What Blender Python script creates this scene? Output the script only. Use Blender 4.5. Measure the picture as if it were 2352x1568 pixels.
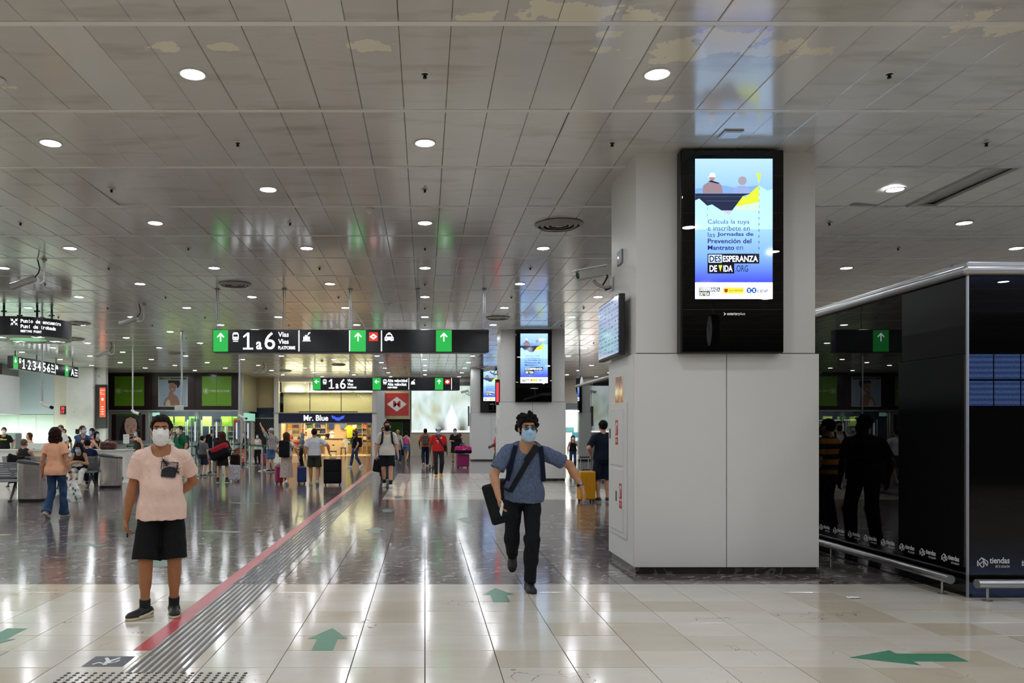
import bpy, bmesh, math, random
import numpy as np
from mathutils import Vector, Matrix, Quaternion

# ------------------------------------------------------------------ camera, world, exposure
for _o in list(bpy.data.objects):
    bpy.data.objects.remove(_o, do_unlink=True)
SC = bpy.context.scene
COL = SC.collection
EYE, FPX, VX, VY = 1.6, 1800.0, 976.0, 985.0        # eye height, focal length and vanishing point of the 2352x1568 frame
_c = bpy.data.cameras.new('camera')
_c.sensor_width = 36.0
_c.lens = 36.0 * FPX / 2352
_c.shift_x = (1176 - VX) / 2352
_c.shift_y = (VY - 784) / 2352
_c.clip_end = 300
CAM = bpy.data.objects.new('camera', _c)
CAM.location = (0, 0, EYE)
CAM.rotation_euler = (math.pi / 2, 0, 0)
COL.objects.link(CAM)
SC.camera = CAM
W = bpy.data.worlds.new('world'); SC.world = W; W.use_nodes = True
W.node_tree.nodes['Background'].inputs[0].default_value = (0.5, 0.52, 0.55, 1)
W.node_tree.nodes['Background'].inputs[1].default_value = 0.08
VSET = SC.view_settings
VSET.view_transform = 'Standard'; VSET.look = 'None'; VSET.gamma = 1; VSET.use_curve_mapping = False
VSET.exposure = 0.17
LAMP = 150.0                                          # strength of the recessed ceiling lights
CY = SC.cycles
CY.max_bounces = 6; CY.diffuse_bounces = 3; CY.glossy_bounces = 3; CY.transmission_bounces = 4; CY.transparent_max_bounces = 6
CY.use_adaptive_sampling = True; CY.adaptive_threshold = 0.05; CY.adaptive_min_samples = 16
CY.sample_clamp_indirect = 6.0; CY.use_denoising = True
CY.caustics_reflective = False; CY.caustics_refractive = False
CEIL = 4.66

def at(px, py, d):
    """world point that stands d metres down the hall at a pixel of the photograph"""
    return Vector(((px - VX) * d / FPX, d, EYE + (VY - py) * d / FPX))
def gx(px, d): return (px - VX) * d / FPX
def gz(py, d): return EYE + (VY - py) * d / FPX

# ------------------------------------------------------------------ materials
def lin(c):
    if isinstance(c, str):
        c = [int(c[i:i + 2], 16) / 255 for i in (0, 2, 4)]
    return tuple((v / 12.92 if v <= 0.04045 else ((v + 0.055) / 1.055) ** 2.4) for v in c[:3])
MATS = {}
class NT:
    """small node-tree builder"""
    def __init__(s, name):
        s.m = bpy.data.materials.new(name); s.m.use_nodes = True
        s.t = s.m.node_tree; s.b = s.t.nodes['Principled BSDF']; s.out = s.t.nodes['Material Output']
        MATS[name] = s.m
    def n(s, typ, ins=None, **kw):
        nd = s.t.nodes.new(typ)
        for k, v in kw.items(): setattr(nd, k, v)
        for k, v in (ins or {}).items(): s.set(nd.inputs[k], v)
        return nd
    def set(s, sock, v):
        if isinstance(v, bpy.types.NodeSocket): s.t.links.new(v, sock)
        elif hasattr(v, 'outputs'): s.t.links.new(v.outputs[0], sock)
        else: sock.default_value = v
    def bs(s, **kw):
        names = dict(col='Base Color', rough='Roughness', metal='Metallic', emc='Emission Color', em='Emission Strength', nor='Normal',
                     trans='Transmission Weight', ior='IOR', alpha='Alpha', spec='Specular IOR Level', coat='Coat Weight', crough='Coat Roughness', sheen='Sheen Weight', sub='Subsurface Weight')
        for k, v in kw.items(): s.set(s.b.inputs[names[k]], v)
        return s
    def math(s, op, a, b=0.0, c=None, clamp=False):
        nd = s.n('ShaderNodeMath', operation=op, use_clamp=clamp)
        s.set(nd.inputs[0], a); s.set(nd.inputs[1], b)
        if c is not None: s.set(nd.inputs[2], c)
        return nd.outputs[0]
    def mix(s, f, a, b, blend='MIX'):
        nd = s.n('ShaderNodeMix', data_type='RGBA', blend_type=blend)
        s.set(nd.inputs[0], f); s.set(nd.inputs[6], a if not isinstance(a, tuple) else (*a[:3], 1)); s.set(nd.inputs[7], b if not isinstance(b, tuple) else (*b[:3], 1))
        return nd.outputs[2]
    def noise(s, scale, detail=3, vec=None, rough=0.5, dist=0.0):
        nd = s.n('ShaderNodeTexNoise', {'Scale': scale, 'Detail': detail, 'Roughness': rough, 'Distortion': dist})
        if vec is not None: s.set(nd.inputs['Vector'], vec)
        return nd.outputs[0]
    def ramp(s, f, stops, interp='LINEAR'):
        nd = s.n('ShaderNodeValToRGB'); s.set(nd.inputs[0], f)
        cr = nd.color_ramp; cr.interpolation = interp
        while len(cr.elements) < len(stops): cr.elements.new(0.5)
        for e, (p, c) in zip(cr.elements, stops):
            e.position = p; e.color = (*c[:3], 1) if isinstance(c, (tuple, list)) else (c, c, c, 1)
        return nd.outputs[0]
    def bump(s, h, strength=0.2, dist=0.01):
        return s.n('ShaderNodeBump', {'Strength': strength, 'Distance': dist, 'Height': h}).outputs[0]
    def pos(s): return s.n('ShaderNodeNewGeometry').outputs['Position']
    def obj(s): return s.n('ShaderNodeTexCoord').outputs['Object']
    def mapping(s, v, loc=(0, 0, 0), scale=(1, 1, 1), rot=(0, 0, 0)):
        return s.n('ShaderNodeMapping', {'Vector': v, 'Location': loc, 'Scale': scale, 'Rotation': rot}).outputs[0]

def mat(name, col, rough=0.5, metal=0.0, var=0.06, scale=9.0, bump=0.0, bscale=60.0, **kw):
    """plain procedural material: base colour with a little noise in it"""
    if name in MATS: return MATS[name]
    t = NT(name); c = lin(col)
    n = t.noise(scale, 1, t.obj())
    t.bs(col=t.mix(t.math('MULTIPLY', n, 1.0), tuple(v * (1 - var) for v in c), tuple(min(1, v * (1 + var)) for v in c)), rough=rough, metal=metal, **kw)
    if bump: t.bs(nor=t.bump(t.noise(bscale, 4, t.obj()), bump, 0.01))
    return t.m
def emit(name, col, strength, rough=0.3, base=None, light=False):
    if name in MATS: return MATS[name]
    t = NT(name); c = lin(col)
    t.bs(col=(*(lin(base) if base else c), 1), rough=rough, emc=(*c, 1), em=strength)
    if not light and strength < 3.4: t.m.cycles.emission_sampling = 'NONE'    # lettering and small displays: too dim to be worth aiming at
    return t.m
def cloth(name, col, col2=None, pat=None, scale=60.0, rough=0.85):
    """woven cloth: optional print (dots, check, stripe), soft folds in the relief"""
    if name in MATS: return MATS[name]
    t = NT(name); c = lin(col); o = t.obj()
    base = t.mix(t.noise(14, 3, o), tuple(v * 0.88 for v in c), tuple(min(1, v * 1.1) for v in c))
    if pat == 'dots':
        v = t.n('ShaderNodeTexVoronoi', {'Vector': o, 'Scale': scale, 'Randomness': 0.55})
        base = t.mix(t.math('LESS_THAN', v.outputs['Distance'], 0.36), base, lin(col2))
    elif pat == 'check':
        sx = t.n('ShaderNodeSeparateXYZ', {0: o})
        f = [t.math('LESS_THAN', t.math('FRACT', t.math('MULTIPLY', sx.outputs[i], scale)), 0.5) for i in (0, 2)]
        base = t.mix(t.math('MULTIPLY', t.math('ADD', f[0], f[1]), 0.5), base, lin(col2))
    elif pat == 'stripe':
        sx = t.n('ShaderNodeSeparateXYZ', {0: o})
        base = t.mix(t.math('LESS_THAN', t.math('FRACT', t.math('MULTIPLY', sx.outputs[2], scale)), 0.5), base, lin(col2))
    elif pat == 'denim':
        base = t.mix(t.ramp(t.noise(6, 2, o), [(0.45, 0), (0.75, 1)]), base, lin(col2))
    w = t.noise(11, 2, t.mapping(o, scale=(1, 1, 0.55)), 0.5, 1.2)
    f = t.noise(380, 2, o)
    t.bs(col=base, rough=rough, spec=0.2, nor=t.bump(t.math('ADD', t.math('MULTIPLY', w, 1.0), t.math('MULTIPLY', f, 0.05)), 0.55, 0.03))
    return t.m
def skin(name, col):
    if name in MATS: return MATS[name]
    t = NT(name); c = lin(col); o = t.obj()
    t.bs(col=t.mix(t.noise(16, 4, o), tuple(v * 0.86 for v in c), (min(1, c[0] * 1.12), c[1] * 1.04, c[2])), rough=0.5, spec=0.35, nor=t.bump(t.noise(130, 3, o), 0.12, 0.004))
    return t.m

# ------------------------------------------------------------------ mesh helpers
def link(name, me, m=None, parent=None, smooth=False):
    o = bpy.data.objects.new(name, me); COL.objects.link(o)
    if m is not None:
        me.materials.clear(); me.materials.append(m)
    if smooth and len(me.polygons): me.polygons.foreach_set('use_smooth', [True] * len(me.polygons))
    if parent is not None: o.parent = parent
    return o
def tag(o, label=None, cat=None, group=None, kind=None):
    if label: o['label'] = label
    if cat: o['category'] = cat
    if group: o['group'] = group
    if kind: o['kind'] = kind
    return o
def thing(name, label, cat, loc=(0, 0, 0), rz=0.0, group=None, kind=None):
    o = bpy.data.objects.new(name, None); COL.objects.link(o); o.empty_display_size = 0.1
    o.location = loc; o.rotation_euler = (0, 0, rz)
    return tag(o, label, cat, group, kind)
def copy_tree(o, parent=None, loc=None, rz=None, label=None):
    c = o.copy(); COL.objects.link(c); c.parent = parent
    if loc is not None: c.location = loc
    if rz is not None: c.rotation_euler = (0, 0, rz)
    if label: c['label'] = label
    for ch in KIDS.get(o.name, [k for k in o.children]): copy_tree(ch, c)
    return c
KIDS = {}
class MB:
    """collects boxes, bars, tubes and plates into ONE mesh"""
    def __init__(s): s.v = []; s.f = []
    def add(s, vs, fs):
        n = len(s.v); s.v += [tuple(p) for p in vs]; s.f += [tuple(n + i for i in f) for f in fs]; return s
    def box(s, x0, x1, y0, y1, z0, z1):
        return s.add([(x0, y0, z0), (x1, y0, z0), (x1, y1, z0), (x0, y1, z0), (x0, y0, z1), (x1, y0, z1), (x1, y1, z1), (x0, y1, z1)],
                     [(0, 3, 2, 1), (4, 5, 6, 7), (0, 1, 5, 4), (1, 2, 6, 5), (2, 3, 7, 6), (3, 0, 4, 7)])
    def cbox(s, c, size):
        return s.box(c[0] - size[0] / 2, c[0] + size[0] / 2, c[1] - size[1] / 2, c[1] + size[1] / 2, c[2] - size[2] / 2, c[2] + size[2] / 2)
    def cyl(s, a, b, r, r2=None, n=16, caps=True):
        a, b = Vector(a), Vector(b); r2 = r if r2 is None else r2
        z = (b - a).normalized(); x = z.orthogonal().normalized(); y = z.cross(x)
        vs = []
        for p, rr in ((a, r), (b, r2)):
            for i in range(n):
                t = 2 * math.pi * i / n
                vs.append(p + x * (math.cos(t) * rr) + y * (math.sin(t) * rr))
        fs = [(i, (i + 1) % n, n + (i + 1) % n, n + i) for i in range(n)]
        if caps: fs += [tuple(range(n - 1, -1, -1)), tuple(range(n, 2 * n))]
        return s.add(vs, fs)
    def tube(s, pts, r, n=10, closed=False):
        pts = [Vector(p) for p in pts]; k = len(pts); vs = []; ref = None
        rr = r if isinstance(r, (list, tuple)) else [r] * k
        for i, p in enumerate(pts):
            if closed: d = pts[(i + 1) % k] - pts[i - 1]
            else: d = pts[min(i + 1, k - 1)] - pts[max(i - 1, 0)]
            d.normalize()
            if ref is None: ref = d.orthogonal().normalized()
            x = (ref - d * ref.dot(d)); x = x.normalized() if x.length > 1e-6 else d.orthogonal().normalized()
            ref = x; y = d.cross(x)
            for j in range(n):
                t = 2 * math.pi * j / n
                vs.append(p + x * (math.cos(t) * rr[i]) + y * (math.sin(t) * rr[i]))
        fs = []
        for i in range(k if closed else k - 1):
            q = (i + 1) % k
            for j in range(n): fs.append((i * n + j, i * n + (j + 1) % n, q * n + (j + 1) % n, q * n + j))
        if not closed: fs += [tuple(range(n - 1, -1, -1)), tuple((k - 1) * n + j for j in range(n))]
        return s.add(vs, fs)
    def lathe(s, prof, c=(0, 0, 0), n=28, axis='z', caps=True):
        vs = []; fs = []
        for r, h in prof:
            for i in range(n):
                t = 2 * math.pi * i / n
                p = (math.cos(t) * r, math.sin(t) * r, h)
                if axis == 'y': p = (p[0], h, p[1])
                if axis == 'x': p = (h, p[0], p[1])
                vs.append((p[0] + c[0], p[1] + c[1], p[2] + c[2]))
        for k in range(len(prof) - 1):
            for i in range(n): fs.append((k * n + i, k * n + (i + 1) % n, (k + 1) * n + (i + 1) % n, (k + 1) * n + i))
        if prof[0] == prof[-1]: caps = False
        if caps and prof[0][0] > 1e-6: fs.append(tuple(range(n - 1, -1, -1)))
        if caps and prof[-1][0] > 1e-6: fs.append(tuple((len(prof) - 1) * n + i for i in range(n)))
        return s.add(vs, fs)
    def prism(s, pts, fr, w0=0.0, w1=0.004):
        """polygon (u, v) of frame fr, thick from w0 to w1 along the frame's normal"""
        n = len(pts)
        vs = [fr.p(u, v, w0) for u, v in pts] + [fr.p(u, v, w1) for u, v in pts]
        a = sum(pts[i][0] * pts[(i + 1) % n][1] - pts[(i + 1) % n][0] * pts[i][1] for i in range(n))
        idx = list(range(n)) if a > 0 else list(range(n - 1, -1, -1))
        fs = [tuple(n + i for i in idx), tuple(reversed(idx))]
        for k in range(n):
            i, j = idx[k], idx[(k + 1) % n]; fs.append((i, j, n + j, n + i))
        return s.add(vs, fs)
    def me(s, name='mesh'):
        m = bpy.data.meshes.new(name); m.from_pydata([tuple(p) for p in s.v], [], s.f); m.validate(); m.update(); return m
    def build(s, name, m=None, parent=None, smooth=False, bevel=0.0, seg=2):
        o = link(name, s.me(name), m, parent, smooth)
        if bevel:
            b = o.modifiers.new('bevel', 'BEVEL'); b.width = bevel; b.segments = seg; b.limit_method = 'ANGLE'; b.angle_limit = 0.6
        if smooth:
            o.data.set_sharp_from_angle(angle=0.7)
        return o
class FR:
    """a drawing frame in space: origin, right, up; normal = right x up"""
    def __init__(s, o, r=(1, 0, 0), u=(0, 0, 1)):
        s.o = Vector(o); s.r = Vector(r).normalized(); s.u = Vector(u).normalized(); s.n = s.r.cross(s.u)
    def p(s, u, v, w=0.0): return s.o + s.r * u + s.u * v + s.n * w
    def mtx(s):
        return Matrix(((s.r.x, s.u.x, s.n.x, s.o.x), (s.r.y, s.u.y, s.n.y, s.o.y), (s.r.z, s.u.z, s.n.z, s.o.z), (0, 0, 0, 1)))
def plate(name, pts, fr, m, parent=None, w0=0.0, w1=0.004):
    return MB().prism(pts, fr, w0, w1).build(name, m, parent)
def rect(u0, u1, v0, v1): return [(u0, v0), (u1, v0), (u1, v1), (u0, v1)]
def ell(u, v, a, b=None, n=20, a0=0.0, a1=2 * math.pi):
    b = a if b is None else b
    return [(u + a * math.cos(a0 + (a1 - a0) * i / n), v + b * math.sin(a0 + (a1 - a0) * i / n)) for i in range(n)]
TEXTS = []
def text(name, s, fr, m, u, v, w=None, h=None, parent=None, bold=0.0, align='left', lift=0.004, thick=0.002, shear=0.0):
    """a line of lettering on frame fr: its left/centre/right end at u, its foot at v, fitted to width w and height h"""
    cu = bpy.data.curves.new(name, 'FONT'); cu.body = s; cu.size = 1.0; cu.resolution_u = 3; cu.offset = bold; cu.shear = shear
    co = bpy.data.objects.new('lettering_source', cu); COL.objects.link(co)
    o = link(name, bpy.data.meshes.new(name), None, parent)
    TEXTS.append((o, co, fr, m, u, v, w, h, align, lift, thick))
    return o
def finish_texts():
    dg = bpy.context.evaluated_depsgraph_get()
    for o, co, fr, m, u, v, w, h, align, lift, thick in TEXTS:
        me = bpy.data.meshes.new_from_object(co.evaluated_get(dg))
        n = len(me.vertices)
        if n == 0: continue
        a = np.empty(n * 3, np.float32); me.vertices.foreach_get('co', a); a = a.reshape(-1, 3)
        lo, hi = a.min(0), a.max(0); size = hi - lo
        sx = w / size[0] if w else None; sy = h / size[1] if h else None
        sx = sx or sy; sy = sy or sx
        u0 = u if align == 'left' else (u - size[0] * sx / 2 if align == 'center' else u - size[0] * sx)
        P = np.array(fr.o)[None] + np.outer((a[:, 0] - lo[0]) * sx + u0, np.array(fr.r)) + np.outer((a[:, 1] - lo[1]) * sy + v, np.array(fr.u)) + np.array(fr.n)[None] * (lift + thick)
        F = [tuple(p.vertices) for p in me.polygons]
        me2 = bpy.data.meshes.new(o.name); me2.from_pydata(P.tolist(), [], F); me2.update()
        me2.materials.append(m); o.data = me2
        bpy.data.meshes.remove(me)
    for row in TEXTS:
        cu = row[1].data; bpy.data.objects.remove(row[1], do_unlink=True); bpy.data.curves.remove(cu)
    TEXTS.clear()
random.seed(4)
X = Vector((1, 0, 0)); Y = Vector((0, 1, 0)); Z = Vector((0, 0, 1))
CAMF = lambda o: FR(o)                                  # frame that faces the camera end of the hall
LEFTF = lambda o: FR(o, (0, -1, 0), (0, 0, 1))          # frame that faces the left of the hall
FLOORF = lambda o: FR(o, (1, 0, 0), (0, 1, 0))          # frame that lies on the floor
DOWNF = lambda o: FR(o, (1, 0, 0), (0, -1, 0))          # frame that looks down from the ceiling

# ------------------------------------------------------------------ big materials
def stone_beige(name, per_object):
    t = NT(name); p = t.pos()
    n1 = t.noise(1.3, 3, t.mapping(p, scale=(1, 2.2, 1)), 0.6)
    col = t.mix(n1, lin('cfc8ba'), lin('e6e1d6'))
    if per_object:
        r = t.n('ShaderNodeObjectInfo').outputs['Random']
    else:
        b = t.n('ShaderNodeTexBrick', {'Vector': t.mapping(p, loc=(0, -0.01, 0)), 'Color1': (0, 0, 0, 1), 'Color2': (1, 1, 1, 1), 'Mortar': (0.5, 0.5, 0.5, 1), 'Scale': 1.0, 'Mortar Size': 0.0065, 'Brick Width': 0.5, 'Row Height': 0.404}, offset=0.0)
        r = b.outputs[0]
    col = t.mix(t.ramp(r, [(0.0, 0.0), (0.55, 0.15), (0.8, 0.45), (1.0, 1.0)]), col, t.mix(n1, lin('bdb09a'), lin('d2c5af')))
    v = t.n('ShaderNodeTexVoronoi', {'Vector': t.mix(0.75, t.mapping(p, scale=(1.5, 2.6, 1)), t.n('ShaderNodeTexNoise', {'Vector': p, 'Scale': 3.0, 'Detail': 3.0}).outputs[1]), 'Scale': 2.2}, feature='DISTANCE_TO_EDGE')
    crack = t.math('MULTIPLY', t.math('LESS_THAN', v.outputs[0], 0.007), t.math('GREATER_THAN', t.noise(1.1, 2, p), 0.62))
    col = t.mix(t.math('MULTIPLY', crack, 0.7), col, lin('6e6253'))
    sp = t.math('GREATER_THAN', t.noise(22, 4, p, .6), 0.69)
    col = t.mix(t.math('MULTIPLY', sp, 0.45), col, lin('8a7a66'))
    rr = t.math('MULTIPLY_ADD', n1, 0.07, 0.095)
    bm = t.bump(t.noise(2.2, 1, p), 0.06, 0.01)
    if not per_object:
        col = t.mix(t.math('MULTIPLY', b.outputs['Fac'], 0.75), col, lin('5c554c'))
    t.bs(col=col, rough=rr, spec=0.8, nor=bm)
    return t.m
def stone_dark(name, per_object, deep=1.0):
    t = NT(name); p = t.pos()
    n1 = t.noise(2.0, 4, t.mapping(p, scale=(1, 2.5, 1)), 0.65)
    col = t.mix(n1, lin('403738'), lin('6e6364'))
    if per_object: r = t.n('ShaderNodeObjectInfo').outputs['Random']
    else:
        b = t.n('ShaderNodeTexBrick', {'Vector': t.mapping(p, loc=(0, -0.01, 0)), 'Color1': (0, 0, 0, 1), 'Color2': (1, 1, 1, 1), 'Mortar': (0.5, 0.5, 0.5, 1), 'Scale': 1.0, 'Mortar Size': 0.0065, 'Brick Width': 0.5, 'Row Height': 0.404}, offset=0.0)
        r = b.outputs[0]
    col = t.mix(t.math('MULTIPLY', r, 0.4), col, lin('7d7171'))
    w = t.n('ShaderNodeTexWave', {'Vector': t.mapping(p, scale=(0.8, 2.2, 1), rot=(0, 0, 0.3)), 'Scale': 1.6, 'Distortion': 16.0, 'Detail': 3.0, 'Detail Scale': 1.3, 'Detail Roughness': 0.65})
    vein = t.ramp(w.outputs[1], [(0.86, 0), (0.97, 1)])
    vein = t.math('MULTIPLY', vein, t.ramp(t.noise(3.0, 4, p), [(0.4, 0), (0.58, 1)]))
    col = t.mix(t.math('MULTIPLY', vein, 0.75), col, lin('c9c0b8'))
    if not per_object:
        col = t.mix(t.math('MULTIPLY', b.outputs['Fac'], 0.85), col, lin('1a1614'))
    if deep < 1: col = t.mix(1.0, col, (deep, deep, deep), 'MULTIPLY')
    t.bs(col=col, rough=t.math('MULTIPLY_ADD', n1, 0.08, 0.08), spec=0.65, nor=t.bump(t.noise(2.6, 1, p), 0.07, 0.01))
    return t.m
M_TILE_B = stone_beige('beige_stone_tile', True); M_FLD_B = stone_beige('beige_stone_field', False)
M_TILE_D = stone_dark('dark_marble_tile', True); M_FLD_D = stone_dark('dark_marble_field', False)
M_GROUT = mat('grout', '332e28', 0.9)
M_SKIRT = stone_dark('dark_marble_skirting', True, .28)
def ceiling_paint(name, worn):
    t = NT(name); p = t.pos()
    r = t.n('ShaderNodeObjectInfo').outputs['Random']
    n1 = t.noise(1.6, 3, t.mapping(p, scale=(.7, 3, 1)))
    col = t.ramp(n1, [(.3, lin('cfcdc7')), (.55, lin('d3d1cb')), (.75, lin('bdb8af'))])
    if worn:
        col = t.mix(t.math('GREATER_THAN', r, 0.88), col, lin('dededa'))
        D = None
        for (x, y, rx) in ((0.9, 5.74, .28), (1.2, 5.78, .34), (1.6, 5.83, .2), (0.37, 5.83, .13), (-0.41, 6.27, .2), (2.05, 6.33, .36), (2.42, 6.2, .4), (2.85, 6.3, .3), (3.22, 6.36, .14), (1.42, 6.08, .11), (1.45, 6.34, .12), (2.2, 7.25, .18), (-2.06, 6.26, .17), (-1.62, 6.28, .13), (4.3, 5.88, .4), (-3.9, 7.0, .22)):
            v = t.n('ShaderNodeVectorMath', operation='DISTANCE'); t.set(v.inputs[0], t.mapping(p, scale=(1, 1.7, 0))); v.inputs[1].default_value = (x, y * 1.7, 0)
            d = t.math('DIVIDE', v.outputs['Value'], rx)
            D = d if D is None else t.math('MINIMUM', D, d)
        patch = t.math('LESS_THAN', t.math('ADD', D, t.math('MULTIPLY', t.math('SUBTRACT', t.noise(5.0, 6, p, 0.6), 0.5), 3.2)), 0.8)
        col = t.mix(t.math('MULTIPLY', patch, 0.8), col, lin('fbf3d8'))
    wob = t.noise(1.0, 1, t.mapping(p, scale=(5.0, 0.8, 1)), 0.5, 0.4)
    t.bs(col=col, rough=0.15, spec=1.0, ior=1.72, nor=t.bump(wob, 0.15, 0.01))
    return t.m
M_CEIL_WORN = ceiling_paint('worn_ceiling_paint', True)
M_CEIL = ceiling_paint('ceiling_panel_paint', False)
M_STRIP = mat('ceiling_strip_paint', 'ebeae6', 0.3, var=0.05, scale=2)
M_PLENUM = mat('ceiling_void', '1a1917', 0.9)
M_WHITE = mat('white_paint', 'dcdad6', 0.45, var=0.02, scale=2.0, bump=0.06, bscale=180)
M_CLAD = mat('white_cladding', 'e0dfdd', 0.42, var=0.015, scale=1.5, bump=0.06, bscale=220)
M_BLACKGLOSS = mat('black_gloss', '060607', 0.006, var=0.0, spec=0.5)
M_BLACK = mat('black_plastic', '111113', 0.4, var=0.1)
M_SIGNBLACK = mat('sign_black', '17181b', 0.16, var=0.08)
M_STEEL = mat('brushed_steel', 'b9b9b8', 0.3, 1.0, var=0.08, scale=4)
M_ALU = mat('aluminium', 'c2c3c4', 0.34, 0.9, var=0.05)
M_GREYM = mat('grey_metal', '85878a', 0.45, 0.7)
M_JOINT = mat('dark_joint', '15130f', 0.8)
M_DARKGREY = mat('dark_grey_rubber', '3a3c3f', 0.7)
M_WPLAST = mat('white_plastic', 'e4e4e0', 0.4)

# ------------------------------------------------------------------ floor
TW, TD, Y0 = 0.5, 0.404, 8.09
def tile_mesh(name, sx, sy, gap, th, ch, m):
    mb = MB(); x = sx / 2 - gap; y = sy / 2 - gap
    lo = [(-x, -y), (x, -y), (x, y), (-x, y)]; hi = [(-x + ch, -y + ch), (x - ch, -y + ch), (x - ch, y - ch), (-x + ch, y - ch)]
    vs = [(a, b, -th) for a, b in lo] + [(a, b, -ch) for a, b in lo] + [(a, b, 0) for a, b in hi]
    fs = [(8, 9, 10, 11)]
    for k in range(4):
        j = (k + 1) % 4; fs += [(k, j, 4 + j, 4 + k), (4 + k, 4 + j, 8 + j, 8 + k)]
    mb.add(vs, fs); me = mb.me(name); me.materials.append(m); return me
floor = tag(MB().box(-24, 24, -12, 52, -0.3, -0.008).build('floor', M_GROUT), 'polished stone floor of the station hall', None, None, 'structure')
tb = tile_mesh('floor_tile', TW, TD, 0.0028, 0.0079, 0.0012, M_TILE_B)
td = tile_mesh('floor_tile', TW, TD, 0.0028, 0.0079, 0.0012, M_TILE_D)
cells = []
for k in range(-11, 12):
    yc = Y0 + TD * (k + 0.5)
    for i in range(-14, 20):
        xc = TW * (i + 0.5)
        px = VX + xc * FPX / max(yc, 1); py = VY + EYE * FPX / max(yc, 1)
        if -60 < px < 2420 and py < 1610 and not (2.3 < xc < 4.4 and yc > 8.7) and not (xc > 5.2 and yc > 7.6):
            cells.append((yc, xc, k, i))
cells.sort()
NEAR = set((k, i) for _, _, k, i in cells[:298])
KEND = max(k for k, i in NEAR)
for k, i in sorted(NEAR):
    o = link('floor_tile', tb if k < 0 else td, None, floor)
    o.location = (TW * (i + 0.5), Y0 + TD * (k + 0.5), random.uniform(-0.0006, 0.0))
    o.rotation_euler = (random.gauss(0, .0014), random.gauss(0, .0014), 0)
# tiles beside and beyond those, joined
def field(name, m, test, x0, x1, y0, y1):
    mb = MB()
    if test:
        for k in range(-50, KEND + 1):
            for i in range(-48, 48):
                if (k, i) in NEAR: continue
                if test(k):
                    xc, yc = TW * (i + 0.5), Y0 + TD * (k + 0.5)
                    mb.add([(xc - .248, yc - .2, 0), (xc + .248, yc - .2, 0), (xc + .248, yc + .2, 0), (xc - .248, yc + .2, 0)], [(0, 1, 2, 3)])
    else:
        mb.add([(x0, y0, 0), (x1, y0, 0), (x1, y1, 0), (x0, y1, 0)], [(0, 1, 2, 3)])
    return tag(mb.build(name, m, floor), None, None, None, 'stuff')
field('beige_tile_field', M_TILE_B, lambda k: k < 0, 0, 0, 0, 0)
field('dark_tile_field', M_TILE_D, lambda k: k >= 0, 0, 0, 0, 0)
YN = Y0 + TD * (KEND + 1)
field('dark_tile_field', M_FLD_D, None, -24, 24, YN, 17.8)
field('dark_tile_field', M_FLD_D, None, -8.9, -0.97, 17.8, 28.2)
field('beige_tile_field', M_FLD_B, None, -0.97, 24, 17.8, 28.2)
field('beige_tile_field', M_FLD_B, None, -24, -8.9, 17.8, 28.2)
field('dark_tile_field', M_FLD_D, None, -24, 24, 28.2, 37.5)
field('beige_tile_field', M_FLD_B, None, -24, -6.0, 37.5, 52)
field('dark_tile_field', M_FLD_D, None, -6.0, 24, 37.5, 52)

# ------------------------------------------------------------------ ceiling
ceiling = tag(MB().box(-24, 24, -12, 52, 4.71, 4.95).build('ceiling', M_PLENUM), 'white metal panel ceiling with rows of recessed lights', None, None, 'structure')
PX, PY, PL = 0.4, 1.625, 1.56
def panel_mesh(hx, hy):
    mb = MB(); ch = 0.006
    vs = [(-hx, -hy, 0.04), (hx, -hy, 0.04), (hx, hy, 0.04), (-hx, hy, 0.04), (-hx, -hy, ch), (hx, -hy, ch), (hx, hy, ch), (-hx, hy, ch), (-hx + ch, -hy + ch, 0), (hx - ch, -hy + ch, 0), (hx - ch, hy - ch, 0), (-hx + ch, hy - ch, 0)]
    fs = [(11, 10, 9, 8)]
    for k in range(4):
        j = (k + 1) % 4; fs += [(k, 4 + k, 4 + j, j), (4 + k, 8 + k, 8 + j, 4 + j)]
    return vs, fs
pv, pf = panel_mesh(PX / 2 - 0.0018, PL / 2)
_mb = MB(); _mb.add(pv, pf); pme = _mb.me('ceiling_panel'); pme.materials.append(M_CEIL); pmw = _mb.me('ceiling_panel'); pmw.materials.append(M_CEIL_WORN)
cand = []
for k in range(-12, 29):
    yc = 6.73 + PY * k
    for i in range(-60, 61):
        xc = PX * i
        seen = yc > 5 and -40 < VX + xc * FPX / yc < 2400 and VY - 3.06 * FPX / (yc + .8) > -30
        if 2.35 < xc < 4.35 and yc > 8.2: seen = False
        cand.append((0 if seen else 1, yc, xc, k, i))
cand.sort()
near = cand[:300]; rest = MB(); LOOSE = {}
for s_, yc, xc, k, i in near:
    o = link('ceiling_panel', pmw if yc < 8 else pme, None, ceiling)
    o.location = (xc, yc, CEIL + random.uniform(-0.002, 0.002))
    o.rotation_euler = (random.gauss(0, 0.0012), random.gauss(0, 0.004), 0)
    LOOSE[(k, i)] = o
for s_, yc, xc, k, i in cand[300:]:
    dz = random.uniform(-0.0015, 0.0015); sx = random.gauss(0, 0.004)
    rest.add([(x + xc, y + yc, z + CEIL + dz + sx * x) for x, y, z in pv], pf)
tag(rest.build('ceiling_panel_field', M_CEIL, ceiling), None, None, None, 'stuff')
for (k, i), rx, ry in (((2, 17), 0.0, -0.2), ((2, 15), 0.012, 0.05), ((2, -10), 0.012, 0.0), ((1, 3), -.006, 0.0)):
    if (k, i) in LOOSE:
        LOOSE[(k, i)].rotation_euler = (rx, ry, 0); LOOSE[(k, i)].location.z = CEIL + 0.012
for k in range(-12, 29):
    MB().box(-24, 24, 5.917 + PY * k - 0.03, 5.917 + PY * k + 0.03, CEIL - 0.002, CEIL + 0.03).build('ceiling_strip', M_STRIP, ceiling)

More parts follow.
